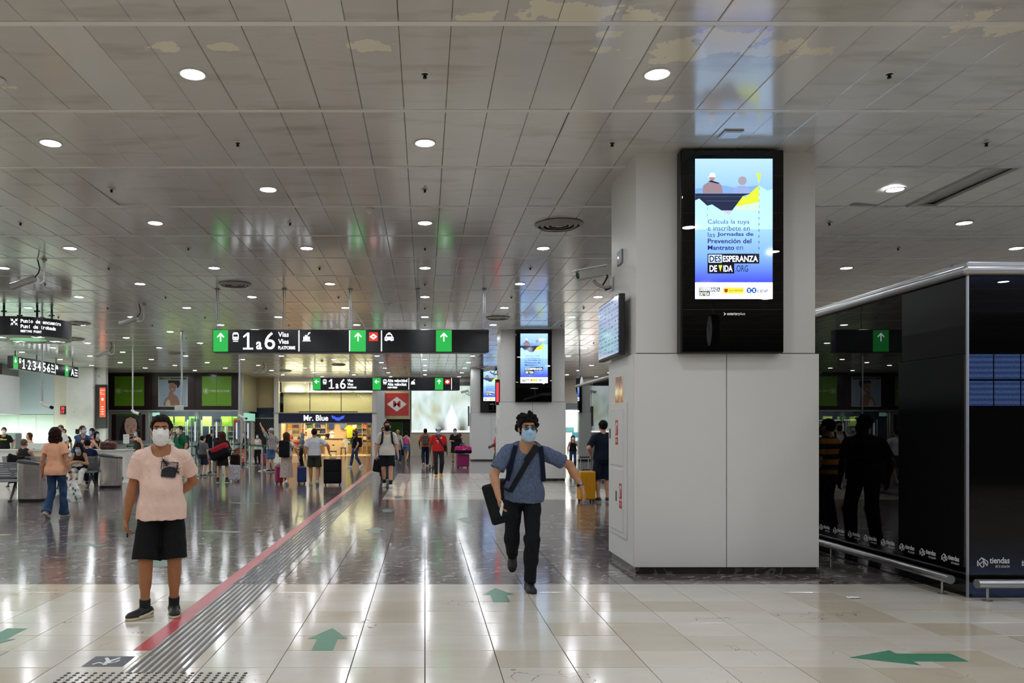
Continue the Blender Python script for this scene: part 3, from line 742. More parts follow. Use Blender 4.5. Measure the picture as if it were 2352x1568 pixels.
    tx('DE', 222, 277, 905, 952, wh, .02, .0018); tx('IDA', 324, 392, 905, 952, wh, .02, .0018); tx('.ORG', 413, 507, 905, 952, dk, .0)
    pl('yellow_wedge', [(288, 904), (316, 904), (302, 953)], E('yellow', 'cfe03a', 1.15), .002)
    tx('Haz el test', 145, 222, 1049, 1062, E('greyink', '8a93b0', .9), 0, .002)
    pl('small_dark_box', [(144, 1068), (298, 1068), (298, 1098), (144, 1098)], dk, .0016); pl('small_dark_box', [(144, 1098), (224, 1098), (224, 1130), (144, 1130)], dk, .0016)
    tx('DESESPERANZA', 149, 294, 1072, 1094, wh, .015, .002); tx('DE', 149, 172, 1103, 1126, wh, .015, .002); tx('IDA', 189, 219, 1103, 1126, wh, .015, .002); tx('.ORG', 228, 266, 1103, 1126, dk, 0, .002)
    pl('small_wedge', [(174, 1102), (187, 1102), (180, 1126)], E('yellow', 'cfe03a', 1.15), .002)
    pl('yellow_label', [(321, 1068), (476, 1068), (476, 1112), (321, 1112)], E('ochre', 'e2c93c', 1.2), .0016)
    pl('crest', [(332, 1078), (357, 1078), (357, 1098), (344, 1106), (332, 1098)], E('crest', 'a33a2a', .8), .002)
    tx('GOBIERNO DE ESPAÑA', 364, 400, 1084, 1096, dk, 0, .002); tx('MINISTERIO DE DERECHOS', 408, 470, 1084, 1096, dk, 0, .002); tx('SECRETARIA DE ESTADO', 368, 460, 1118, 1126, dk, 0, .002)
    em = E('emblem', '2456a8', .9)
    for cx in (515, 552):
        pl('emblem_disc', ell(cx, 1089, 19, 21, 20), em, .0016); pl('emblem_mark', [(cx - 8, 1100), (cx - 3, 1088), (cx - 10, 1080), (cx + 10, 1080), (cx + 3, 1088), (cx + 8, 1100)], wh, .002)
    tx('MAYORES', 575, 655, 1068, 1080, E('greyink', '8a93b0', .9), 0, .002); tx('UDP', 577, 655, 1084, 1106, E('udp', '1d3a74', .7), .015, .002); tx('Cuida. Respeta. Escucha.', 498, 655, 1116, 1131, em, 0, .002)
    g = emit('maker_white', 'dfe3e8', .35)
    plate('maker_mark', [(U(327), V(1275)), (U(345), V(1262)), (U(327), V(1249)), (U(333), V(1262))], fr, g, r, 0, .001)
    text('maker_lettering', 'exterior', fr, g, U(352), V(1271), U(435) - U(352), V(1250) - V(1271), r, .012, 'left', .001, .0002)
    text('maker_lettering', 'plus', fr, g, U(437), V(1276), U(485) - U(437), V(1250) - V(1276), r, -.004, 'left', .001, .0002)
    return r
scr = ad_screen((3.34, 8.5, 2.425), 'large portrait advertising screen on the nearest pillar')
def more_screens():
    copy_tree(scr, None, (3.34, 24.05, 2.425), 0, 'same advert on a smaller looking screen on the second pillar')
    copy_tree(scr, None, (3.34, 39.25, 2.425), 0, 'farthest advertising screen, half hidden behind the second pillar')
AFTER.append(more_screens)
# timetable screen on the nearest pillar's side
def timetable():
    t = NT('timetable_display'); o = t.obj(); s = t.n('ShaderNodeSeparateXYZ', {0: o})
    y, z = s.outputs[1], s.outputs[2]
    row = t.math('FRACT', t.math('MULTIPLY', z, 21)); line = t.math('LESS_THAN', t.math('ABSOLUTE', t.math('SUBTRACT', row, .5)), .2)
    ch = t.math('GREATER_THAN', t.noise(1, 2, t.mapping(o, scale=(1, 55, 21.0)), .6), .53)
    colm = t.math('GREATER_THAN', t.noise(3, 1, t.mapping(o, scale=(0, 3.0, .02))), .46)
    f = t.math('MULTIPLY', t.math('MULTIPLY', line, ch), colm)
    base = t.mix(t.math('GREATER_THAN', t.math('FRACT', t.math('MULTIPLY', z, 10.5)), .5), lin('b4c6e6'), lin('a3b7dd'))
    t.bs(col=(.02, .02, .02, 1), rough=.08, emc=t.mix(f, base, lin('3c4a6e')), em=.75)
    return t.m
M_TT = timetable()
r = thing('departure_screen', 'flat departure screen turned sideways on the nearest pillar', 'screen', (2.2, 9.4, 2.44))
MB().box(0, .07, -.525, .525, 0, .7).build('casing', M_BLACK, r, bevel=.01)
MB().box(-.003, .003, -.51, .51, .02, .685).build('glass', M_BLACKGLOSS, r)
MB().box(-.006, -.002, -.505, .505, .03, .68).build('display', M_TT, r)
MB().box(.05, .12, -.3, .2, .25, .45).build('wall_mount', M_BLACK, r)
text('lettering', 'Salidas  Sortides', LEFTF((-.007, .0, .0)), emit('tt_ink', '27345c', .3), -.45, .63, .5, .03, r, .0, 'left', .0005, .0002)

# ------------------------------------------------------------------ security cameras
M_CAMG = mat('camera_housing', 'b5b3ad', 0.4, 0.25)
def big_camera(loc, yaw, label, drop=.46):
    """silver housing on a bent arm below the ceiling"""
    r = thing('security_camera', label, 'camera', loc, yaw)
    MB().lathe([(.05, 0), (.05, -.02), (.025, -.03), (.025, -.05)], n=16).build('ceiling_plate', M_CAMG, r, True)
    a = [(0, 0, -.04), (0, 0, -.3), (-.01, 0, -.38), (-.06, 0, -.43), (-.12, 0, -.44), (-.18, 0, -.42)]
    MB().tube(a, .014, 10).build('arm', M_WPLAST, r, True)
    h = MB(); A = Vector((-.16, 0, -.34)); B = Vector((-.56, 0, -.48))
    h.cyl(A, B, .062, .062, 8); h.cyl(B, B + (B - A) * .08, .068, .068, 8); h.build('housing', M_CAMG, r)
    MB().cyl(B + (B - A) * .085, B + (B - A) * .09, .05, .05, 16).build('lens', M_BLACKGLOSS, r, True)
    MB().tube([(-.12, 0, 0), (-.1, 0, -.08), (-.08, 0, -.16), (-.1, 0, -.24), (-.15, 0, -.3), (-.18, 0, -.34)], .012, 8).build('cable', M_BLACK, r, True)
big_camera((-6.85, 14.1, CEIL - .01), 0, 'silver security camera hanging above the meeting point drum')
big_camera((-6.85, 19.1, CEIL - .01), 0, 'silver security camera hanging right of the meeting point drum')
big_camera((-7.3, 36.0, CEIL - .01), 0.1, 'small looking silver security camera left of the far hanging sign')
big_camera((-10.9, 27.5, CEIL - .01), 0.2, 'silver security camera on the ceiling before the cosmetics shop')
def wall_camera(loc, label, s=1.0):
    r = thing('security_camera', label, 'camera', loc)
    MB().box(-.02, 0, -.06, .06, -.1, .06).build('wall_plate', M_CAMG, r, bevel=.004)
    MB().tube([(-.01, 0, -.05), (-.1, 0, -.06), (-.2, 0, -.02), (-.24, 0, .03)], .02, 8).build('arm', M_CAMG, r, True)
    h = MB(); A = Vector((-.1, -.05, .14)); B = Vector((-.46, -.14, .06)); d = (B - A).normalized(); sd = Vector((d.y, -d.x, 0)).normalized(); up = sd.cross(d)
    if up.z < 0: up = -up
    def bx(a, b, w, hh):
        vs = [p + sd * (sx * w) + up * (sz * hh) for p in (a, b) for sx, sz in ((-1, -1), (1, -1), (1, 1), (-1, 1))]
        h.add(vs, [(0, 1, 2, 3), (7, 6, 5, 4), (0, 4, 5, 1), (1, 5, 6, 2), (2, 6, 7, 3), (3, 7, 4, 0)])
    bx(A, B, .055, .055); h.build('housing', M_CAMG, r, bevel=.01)
    h = MB(); bx(A + up * .062, B + d * .05 + up * .062, .068, .008); h.build('sun_shield', M_WPLAST, r, bevel=.003)
    MB().cyl(B + d * .001, B + d * .006, .042, .042, 14).build('lens', M_BLACKGLOSS, r, True)
    MB().tube([(-.02, 0, -.06), (-.08, .01, -.09), (-.12, .02, -.03), (-.06, .01, .08), (-.1, -.04, .13)], .013, 8).build('cable', M_BLACK, r, True)
wall_camera((2.335, 9.75, 3.42), 'silver security camera bracketed to the nearest pillar')
wall_camera((2.335, 25.2, 3.42), 'silver security camera bracketed to the second pillar')
wall_camera((2.335, 40.4, 3.42), 'tiny looking security camera bracketed to the farthest pillar')
def pole_camera(x, y, z, label, box=False, yaw=0.0):
    r = thing('pole_camera', label, 'camera', (x, y, CEIL), yaw)
    MB().cyl((0, 0, 0), (0, 0, z - CEIL), .028, n=10).build('pole', M_ALU, r, True)
    MB().lathe([(.06, 0), (.06, -.015), (.03, -.03)], n=16).build('ceiling_plate', M_ALU, r, True)
    zb = z - CEIL
    if box: MB().box(-.2, .03, -.1, .1, zb - .05, zb + .12).build('box', M_WPLAST, r, bevel=.01)
    else:
        MB().lathe([(.05, zb + .04), (.06, zb + .02), (.06, zb - .02), (.03, zb - .05)], n=16).build('joint', M_WPLAST, r, True)
        MB().cyl((.02, 0, zb - .04), (.26, -.06, zb - .12), .05, .05, 12).build('housing', M_WPLAST, r, True)
        MB().cyl((.26, -.06, zb - .12), (.32, -.075, zb - .14), .046, .046, 12).build('lens_hood', M_BLACKGLOSS, r, True)
pole_camera(-10.5, 21.5, 2.32, 'white camera on a thin ceiling pole below the meeting point drum')
pole_camera(-10.7, 28.7, 2.27, 'white camera on a thin ceiling pole before the first green panel')
pole_camera(-7.6, 24.5, 2.22, 'white box on a long thin ceiling pole before the shop poster', True)
pole_camera(-7.57, 32.0, 2.16, 'white camera on a ceiling pole at the cosmetics shop corner')
pole_camera(-3.2, 42.0, 3.9, 'dark dome camera pole beside the far menswear shop')

# ------------------------------------------------------------------ black glass kiosk with rails
def decal(fr, u, v, root, s=1.0, m=None):
    m = m or MATS['decal_white']
    b = MB()
    def seg(pts):
        for (a, c) in zip(pts, pts[1:]):
            a, c = Vector((*a, 0)), Vector((*c, 0)); d = (c - a).normalized(); n = Vector((-d.y, d.x, 0)) * .004 * s
            b.prism([tuple((a + n)[:2]), tuple((a - n)[:2]), tuple((c - n)[:2]), tuple((c + n)[:2])], fr, 0, .001)
    q = lambda x, y: (u + x * s, v + y * s)
    seg([q(0, .01), q(.06, .06), q(.06, .005), q(.04, .0), q(0, .06), q(0, .01)])
    seg([q(.015, .062), q(.04, .09), q(.065, .055), q(.09, .01), q(.1, .05), q(.05, .085)])
    mk = b.build('logo_mark', m, root)
    text('logo_lettering', 'tiendas', fr, m, u + .115 * s, v + .035 * s, .19 * s, .058 * s, mk, .018, 'left', .0004, .0002)
    text('logo_lettering', 'de la estación', fr, m, u + .17 * s, v - .005 * s, .135 * s, .03 * s, mk, .0, 'left', .0004, .0002, .2)
emit('decal_white', 'd9d9d9', 0.0); MATS['decal_white'].node_tree.nodes['Principled BSDF'].inputs['Roughness'].default_value = .5
KX, KY = 5.15, 7.44
r = thing('black_glass_kiosk', 'black glass shop kiosk with silver top rail and white logos', 'kiosk', (KX, KY, 0))
MB().box(.02, 7.0, .02, 6.2, 0, 3.02).build('core', M_BLACK, r)
for k in range(4):
    y0, y1 = (0, 1.81, 3.3, 4.8)[k], (1.81, 3.3, 4.8, 6.2)[k]
    p = MB().box(0, .012, y0 + .004, y1 - .003, .012, 3.06).build('glass_pane', M_BLACKGLOSS, r)
for k in range(4):
    MB().box(.004 + k * 1.75, k * 1.75 + 1.746, 0, .012, .012, 3.06).build('glass_pane', M_BLACKGLOSS, r)
MB().box(-.006, .012, -.006, .012, 0, 3.08).build('corner_trim', M_ALU, r)
tr = MB(); tr.cyl((-.03, -.03, 3.1), (7, -.03, 3.1), .045, n=20); tr.build('top_rail', M_ALU, r, True)
tr = MB(); tr.cyl((-.03, -.03, 3.1), (-.03, 6.2, 3.1), .045, n=20); tr.build('top_rail', M_ALU, r, True)
MB().lathe([(.046 * math.cos(a), .046 * math.sin(a)) for a in [-math.pi / 2 + i * math.pi / 10 for i in range(11)]], (-.03, -.03, 3.1), 20).build('rail_corner', M_ALU, r, True)
MB().box(.0, 7, .0, 6.2, 3.06, 3.19).build('roof_edge', M_ALU, r, bevel=.01)
MB().box(.8, 6, .6, 3, 3.19, 3.26).build('roof_box', M_GREYM, r)
lf = FR((-.0005, 0, 0), (0, -1, 0), (0, 0, 1))
for k in range(9): decal(lf, -(.37 + .345 * k), .29, r, .84)
cf = FR((0, -.0005, 0))
for k in range(4): decal(cf, .095 + .426 * k, .29, r, 1.0)
def bumper(a, b, posts, label):
    a, b = Vector(a), Vector(b)
    r = thing('bumper_rail', label, 'rail', (a.x, a.y, 0))
    d = (b - a).normalized()
    MB().cyl((0, 0, a.z), b - Vector((a.x, a.y, 0)), .042, n=24).build('tube', M_STEEL, r, True)
    MB().cyl(Vector((0, 0, a.z)) - d * .002, Vector((0, 0, a.z)) + d * .004, .043, n=24).build('end_cap', M_GREYM, r, True)
    for q in posts:
        p = d * q
        MB().cyl((p.x, p.y, .008), (p.x, p.y, a.z), .012, n=10).build('post', M_STEEL, r, True)
        MB().lathe([(.045, 0), (.045, .006), (.014, .01)], (p.x, p.y, 0), 16).build('foot_plate', M_GREYM, r, True)
bumper((5.03, 7.5, .16), (5.03, 13.6, .16), (.12, 2.2, 4.3), 'steel bumper tube along the receding side of the black kiosk')
bumper((5.14, 7.3, .16), (12, 7.3, .16), (.1, 2.3, 4.5), 'steel bumper tube along the front of the black kiosk')
# clear glass kiosk farther down
def clear_glass(name, tint, mixf=.12):
    t = NT(name); t.t.nodes.remove(t.b)
    tr_ = t.n('ShaderNodeBsdfTransparent', {'Color': (*lin(tint), 1)}); gl = t.n('ShaderNodeBsdfGlossy', {'Color': (1, 1, 1, 1), 'Roughness': .02})
    lw = t.n('ShaderNodeFresnel', {'IOR': 1.5}); f = t.math('ADD', lw.outputs[0], mixf, clamp=True)
    ms = t.n('ShaderNodeMixShader'); t.set(ms.inputs[0], f); t.set(ms.inputs[1], tr_); t.set(ms.inputs[2], gl)
    t.t.links.new(ms.outputs[0], t.out.inputs[0]); return t.m
M_GLASS = clear_glass('clear_glass', 'dfeee8', .05)
M_SHOPGLASS = clear_glass('shop_glass', 'eef5f2', .0)
r = thing('clear_glass_kiosk', 'clear glass kiosk with a silver top rail behind the nearest pillar', 'kiosk', (5.33, 20.5, 0))
for k in range(3): MB().box(0, .012, k * 2.3 + .004, k * 2.3 + 2.296, .1, 3.06).build('glass_pane', M_GLASS, r)
for k in range(2): MB().box(.02 + k * 1.8, k * 1.8 + 1.79, 6.9, 6.912, .1, 3.06).build('glass_pane', M_GLASS, r)
MB().cyl((-.03, 0, 3.1), (-.03, 6.95, 3.1), .045, n=16).build('top_rail', M_ALU, r, True)
MB().cyl((-.03, 6.95, 3.1), (3.6, 6.95, 3.1), .045, n=16).build('top_rail', M_ALU, r, True)
MB().box(.06, 3.6, 0, 6.85, 2.86, 3.06).build('ceiling_beam', M_DARKGREY, r)
MB().box(0, .03, 0, 6.9, 0, .1).build('plinth', M_BLACK, r)
MB().box(0, .02, 4.55, 4.6, .1, 3.06).build('mullion', M_ALU, r)
bumper((5.2, 20.5, .16), (5.2, 27.4, .16), (.3, 2.6, 5.0), 'steel bumper tube beside the clear glass kiosk')
# hanging clocks
M_CLOCKF = emit('clock_face', 'dcebe6', .35)
def clock(loc, yaw, label, rod):
    r = thing('hanging_clock', label, 'clock', loc, yaw)
    MB().lathe([(.37, -.09), (.39, -.07), (.39, .07), (.37, .09)], n=40, axis='y').build('case', M_BLACK, r, True)
    for s in (-1, 1):
        MB().lathe([(.0, s * .096), (.35, s * .095), (.35, s * .09)], n=40, axis='y').build('dial', M_CLOCKF, r, True)
        hand = MB(); f = FR((0, s * .098, 0), (-s, 0, 0), (0, 0, 1))
        plate('hour_hand', [(-.015, -.04), (.015, -.04), (.1, .16), (.08, .18)], f, M_BLACK, r, 0, .003); plate('minute_hand', [(-.012, -.05), (.012, -.05), (.01, .3), (-.01, .3)], f, M_BLACK, r, .003, .005)
        for q in range(12):
            a = q * math.pi / 6; u, v = math.cos(a), math.sin(a)
            plate('hour_mark', [(u * .28 - v * .008, v * .28 + u * .008), (u * .33 - v * .008, v * .33 + u * .008), (u * .33 + v * .008, v * .33 - u * .008), (u * .28 + v * .008, v * .28 - u * .008)], f, M_BLACK, r, 0, .002)
    MB().cyl((0, 0, .38), (0, 0, rod), .03, n=10).build('hanging_rod', M_ROD, r, True)
clock((6.35, 32.2, 3.4), 1.2, 'round two faced clock hanging on a rod beyond the glass kiosk', CEIL - 3.4)
clock((6.9, -1.75, 3.95), 1.75, 'round clock behind the viewpoint, mirrored in the black screen foot', CEIL - 3.95)
# departure board behind the viewpoint (seen only as a reflection in the kiosk)
r = thing('departure_board', 'blue departure boards behind the viewpoint mirrored in the black kiosk', 'screen', (16.6, -6.0, 2.2))
MB().box(-2.2, 2.2, -.25, 0, -.05, 1.45).build('casing', M_BLACK, r)
def board():
    t = NT('board_display'); o = t.obj(); z = t.n('ShaderNodeSeparateXYZ', {0: o}).outputs[2]
    f = t.math('GREATER_THAN', t.math('FRACT', t.math('MULTIPLY', z, 7.0)), .5)
    ch = t.math('GREATER_THAN', t.noise(1, 2, t.mapping(o, scale=(26, 1, 28.0)), .6), .6)
    t.bs(col=(.02, .02, .02, 1), rough=.2, emc=t.mix(t.math('MULTIPLY', ch, .6), t.mix(f, lin('5b7fd6'), lin('86a6ee')), lin('31456e')), em=3.2)
    return t.m
M_BD = board()
for i in range(6):
    for j in range(2): MB().box(-2.15 + i * .72, -2.15 + i * .72 + .68, -.002, .01, .02 + j * .71, .68 + j * .71).build('display', M_BD, r)
# ------------------------------------------------------------------ floor markings
M_RED = mat('red_line_paint', 'c4535b', 0.25, var=0.05)
r = thing('red_floor_line', 'long red line painted along the floor', 'floor line', (-2.045, 5.66, 0))
for k in range(16):
    a, b = k * 1.62, min((k + 1) * 1.62, 24)
    plate('line_strip', rect(-.066, .066, a + .002, b - .002), FLOORF((0, 0, 0)), M_RED, r, 0.0003, .0014)
M_BAR = mat('tactile_bar', '66696c', 0.45); M_STUD = mat('tactile_stud', '3f4043', 0.45)
r = thing('tactile_guide_path', 'ribbed grey tactile guide path beside the red line', 'tactile path', (-1.775, 5.14, 0))
for q in range(8):
    x = -.178 + .0508 * q
    MB().add([(x - .014, 0, 0), (x + .014, 0, 0), (x + .014, 24, 0), (x - .014, 24, 0), (x - .009, .01, .005), (x + .009, .01, .005), (x + .009, 24, .005), (x - .009, 24, .005)],
             [(4, 5, 6, 7), (0, 1, 5, 4), (1, 2, 6, 5), (3, 0, 4, 7), (2, 3, 7, 6)]).build('raised_bar', M_BAR, r)
r = thing('tactile_stud_field', 'rows of small dark studs set in the beige floor', 'tactile studs', (-1.75, 5.02, 0))
sm = MB().lathe([(.0135, 0), (.011, .004), (0, .005)], n=12).me('stud'); sm.materials.append(M_STUD)
for i in range(21):
    for j in range(-3, 3):
        o = link('stud', sm, None, r, True); o.location = (-.585 + .058 * i + (.0 if j % 2 == 0 else -.0), .022 + .047 * j, 0.0)
M_GSTK = mat('green_sticker', '4d8a6b', 0.35, var=0.1)
M_GSTK2 = mat('worn_green_sticker', '50705f', 0.3, var=0.2, scale=4)
def floor_arrow(x, y, rot, label, m=None, s=1.0):
    o = plate('floor_arrow', [(a * s * math.cos(rot) - b * s * math.sin(rot), a * s * math.sin(rot) + b * s * math.cos(rot)) for a, b in ((-.078, -.32), (.078, -.32), (.078, .0), (.15, .0), (0, .32), (-.15, .0), (-.078, .0))], FLOORF((0, 0, 0)), m or M_GSTK, None, .0004, .0016)
    o.location = (x, y, 0); tag(o, label, 'arrow sticker', 'green arrow stickers on the floor')
floor_arrow(-.743, 5.98, 0, 'green floor arrow pointing ahead, nearest one in the middle')
floor_arrow(.71, 7.57, 0, 'green floor arrow pointing ahead just before the running man')
floor_arrow(3.36, 5.49, math.pi / 2, 'green floor arrow pointing sideways in front of the kiosk', None, 1.2)
floor_arrow(-3.27, 5.97, math.pi, 'green floor arrow pointing back at the edge of view')
for q, (px, py, a) in enumerate(((190, 1250, 1.2), (365, 1290, .4), (500, 1220, 1.3), (560, 1155, 1.3), (862, 1217, 0), (890, 1172, 0), (915, 1141, 0), (1070, 1193, 0), (1130, 1100, 0))):
    d = EYE * FPX / (py - VY)
    floor_arrow(gx(px, d), d, a, ('worn green arrow left of the man in the pink shirt', 'worn green arrow behind the man in the pink shirt', 'worn green arrow right of the pink shirted man', 'worn green arrow before the queue', 'worn green arrow nearest beside the tactile path', 'second worn green arrow beside the tactile path', 'worn green arrow on the edge of the far beige tiles', 'worn green arrow left of the running man', 'faint green arrow near the second pillar')[q], M_GSTK2, 1.15)
r = thing('floor_pictogram', 'dark grey floor sticker with a white walking figure', 'floor sticker', (-2.177, 5.4, 0))
ff = FLOORF((0, 0, 0)); plate('sticker', rect(-.138, .138, -.116, .116), ff, mat('dark_sticker', '4a4a52', .4), r, .0003, .0014)
fg = FR((0, 0, .0014), (-1, 0, 0), (0, -1, 0)); wm = mat('sticker_white', 'e9e7e4', .4)
plate('figure_head', ell(.0, .07, .016, n=12), fg, wm, r, 0, .0006)
plate('figure_body', [(-.02, .05), (.02, .05), (.02, .0), (.06, -.075), (.04, -.085), (.0, -.02), (-.035, -.09), (-.055, -.08), (-.02, .0)], fg, wm, r, 0, .0006)
plate('figure_arm', [(.02, .045), (.06, .02), (.09, .07), (.075, .078), (.055, .04), (.02, .06)], fg, wm, r, 0, .0006)
plate('figure_arm', [(-.02, .048), (-.06, .02), (-.07, -.03), (-.056, -.032), (-.045, .012), (-.02, .03)], fg, wm, r, 0, .0006)
o = plate('yellow_floor_sticker', [(-.5, -.15), (.28, .1), (.28, .14), (-.5, .12)], FLOORF((0, 0, 0)), mat('yellow_sticker', 'd6cf6a', .35), None, .0004, .0014); o.location = (-6.55, 11.75, 0); tag(o, 'pale yellow sticker on the dark floor at the edge of view', 'floor sticker')
lit = MB(); random.seed(3)
g = [[(i * .03 - .06, j * .03 - .03, .002 + .012 * random.random()) for i in range(5)] for j in range(3)]
lit.add([p for row in g for p in row], [(j * 5 + i, j * 5 + i + 1, j * 5 + i + 6, j * 5 + i + 5) for j in range(2) for i in range(4)])
o = lit.build('crumpled_paper', mat('paper_white', 'efeeea', .7)); o.location = (4.06, 7.42, 0); tag(o, 'white scrap of crumpled paper lying near the black kiosk', 'litter')

# ------------------------------------------------------------------ cosmetics shop
YS = 42.7
M_BROWN = mat('dark_brown_panel', '2d1c1b', 0.18, var=0.15, scale=1.5)
M_FRAME = mat('shop_frame', 'a7a9a8', 0.35, 0.5)
def green_panel():
    t = NT('shop_green'); o = t.obj(); v = t.n('ShaderNodeVectorMath', operation='LENGTH'); t.set(v.inputs[0], t.mapping(o, loc=(-.1, 0, -.1), scale=(1, 0, 1)))
    t.bs(col=t.ramp(v.outputs['Value'], [(.0, lin('b4c21c')), (.5, lin('8db31e')), (1.0, lin('6ba021'))]), rough=.3); return t.m
M_SGREEN = green_panel()
shop = thing('cosmetics_shop', 'cosmetics shop front with dark fascia and green square panels', None, (-13.72, YS, 0), 0, None, 'structure')
HW = 3.57
def bx(name, x0, x1, y0, y1, z0, z1, m, par=shop, **kw): return MB().box(x0, x1, y0, y1, z0, z1).build(name, m, par, **kw)
for k in range(3):
    a = -HW + k * 2 * HW / 3
    bx('fascia_panel', a + .006, a + 2 * HW / 3 - .006, 0, .3, 2.64, CEIL - .005, M_BROWN)
M_CREAM = mat('logo_cream', 'e6e9d6', .4)
def green_square(cx, lab):
    rr = bx('green_sign_half', cx - .8, cx - .004, -.03, .0, 2.86, 4.47, M_SGREEN); r2 = bx('green_sign_half', cx + .004, cx + .8, -.03, .0, 2.86, 4.47, M_SGREEN)
    f = FR((cx, -.031, 3.67))
    d = plate('round_emblem', ell(-.585, 0, .145, n=28), f, M_CREAM, rr, 0, .004)
    plate('emblem_inner', ell(-.585, 0, .125, n=24), f, M_SGREEN, d, .004, .005)
    for q in range(5):
        a = .4 + q * 1.25; u, v = -.585 + .06 * math.cos(a), .06 * math.sin(a)
        plate('emblem_leaf', [(-.585, -.02), (u - .03 * math.sin(a), v + .03 * math.cos(a)), (-.585 + .11 * math.cos(a), .11 * math.sin(a)), (u + .03 * math.sin(a), v - .03 * math.cos(a))], f, M_CREAM, d, .005, .006)
    text('shop_lettering', 'YVES ROCHER', f, M_CREAM, -.4, -.055, 1.12, .115, rr, .012)
green_square(-HW + 1.19, ''); green_square(HW - 1.19, '')
# framed posters: generic figures
M_PSKY = mat('poster_sky', 'a9bcd2', .35, var=.1, scale=1.2); M_SK1 = mat('poster_skin', 'a87c66', .4, var=.2, scale=2); M_SK2 = mat('poster_pale_skin', 'e6bfa8', .4, var=.12, scale=3); M_HAIRP = mat('poster_hair', '221a17', .5); M_LIP = mat('poster_lip', 'a24a4c', .4)
def poster_back(cx):
    b = bx('poster_frame', cx - .8, cx + .8, -.04, 0, 2.82, 4.44, M_WHITE)
    bx('poster_sheet', cx - .75, cx + .75, -.046, -.03, 2.87, 4.26, M_PSKY, b); bx('poster_header', cx - .75, cx + .75, -.046, -.03, 4.29, 4.41, mat('poster_green', '3f6b2f', .4), b)
    f = FR((cx, -.0465, 2.87))
    plate('figure_shoulders', [(-.52, 0), (-.5, .16), (-.4, .4), (-.25, .48), (-.22, .62), (-.2, .78), (-.02, .78), (.08, .6), (.24, .5), (.34, .3), (.38, 0)], f, M_SK1, b, 0, .002)
    plate('figure_head', ell(-.02, 1.02, .2, .28, 24), f, M_SK1, b, 0, .003)
    plate('figure_hair', [(-.24, 1.2), (-.26, 1.3), (-.24, 1.38), (.36, 1.38), (.4, 1.2), (.32, 1.0), (.24, .95), (.2, 1.12), (.05, 1.24), (-.12, 1.24)], f, M_HAIRP, b, .003, .004)
    plate('figure_smile', [(-.1, .9), (.06, .92), (.0, .86), (-.06, .86)], f, M_WHITE, b, .003, .004)
    plate('figure_wrap', [(-.4, 0), (-.38, .2), (-.28, .34), (-.18, .3), (-.1, 0)], f, mat('poster_wrap', 'd9c9b4', .5), b, .002, .003)
    text('poster_lettering', 'YVES ROCHER', f, M_CREAM, -.55, 1.45, .42, .06, b)
poster_back(0.0)
# lower front: poster case, two wide windows
bx('front_sill', -HW, HW, -.02, .25, 0, .78, mat('shop_sill', 'cfcfca', .5)); bx('head_rail', -HW - .1, HW + .05, -.12, .1, 2.56, 2.64, M_FRAME); bx('sill_rail', -HW, HW, -.06, .06, .78, .85, M_FRAME)
for x in (-HW, -HW + 2.2, -HW + 2.32, HW - 2.38, HW - 2.26, HW - .06): bx('mullion', x, x + .06, -.03, .06, .85, 2.56, M_FRAME)
pc = bx('poster_case', -HW + .06, -HW + 2.2, .0, .06, .85, 2.56, M_FRAME)
bx('case_dark_side', -HW + .22, -HW + .5, -.012, .0, .98, 2.4, M_BROWN, pc); bx('case_dark_side', -HW + 1.85, -HW + 2.06, -.012, .0, .98, 2.4, M_BROWN, pc)
b = bx('poster_sheet', -HW + .46, -HW + 1.88, -.02, -.004, .98, 2.42, mat('poster_grey', '4d4d4c', .35), pc); bx('poster_header', -HW + .46, -HW + 1.88, -.026, -.018, 2.3, 2.42, MATS['poster_green'], b)
f = FR((-HW + 1.17, -.0205, .98))
plate('figure_hair', [(-.55, 0), (-.5, .5), (-.34, .95), (-.22, 1.2), (.0, 1.3), (.3, 1.28), (.5, 1.0), (.58, .6), (.6, .2), (.55, 0)], f, M_HAIRP, b, 0, .002)
plate('figure_face', [(-.16, 1.18), (-.24, .9), (-.22, .6), (-.1, .28), (.02, .1), (.16, .1), (.34, .3), (.42, .6), (.44, .9), (.36, 1.16), (.1, 1.28)], f, M_SK2, b, .002, .003)
plate('figure_neck', [(-.05, 0), (.3, 0), (.3, .25), (.05, .15)], f, M_SK2, b, .002, .003)
for u in (-.06, .28):
    plate('figure_eye', ell(u, .72, .075, .03, 14), f, M_WHITE, b, .003, .004); plate('figure_iris', ell(u, .72, .03, .03, 10), f, M_HAIRP, b, .004, .005)
    plate('figure_brow', [(u - .11, .8), (u, .85), (u + .11, .81), (u, .825)], f, M_HAIRP, b, .003, .004)
plate('figure_nose', [(.1, .42), (.06, .45), (.1, .7), (.14, .7), (.17, .45)], f, mat('poster_shade', 'b98873', .4), b, .003, .004)
plate('figure_lips', [(-.02, .3), (.06, .35), (.11, .335), (.16, .35), (.25, .3), (.11, .24)], f, M_LIP, b, .003, .004)
bx('window_pane', -HW + 2.38, HW - 2.38, .0, .012, .85, 2.56, M_SHOPGLASS); bx('window_pane', HW - 2.2, HW - .06, .0, .012, .85, 2.56, M_SHOPGLASS)
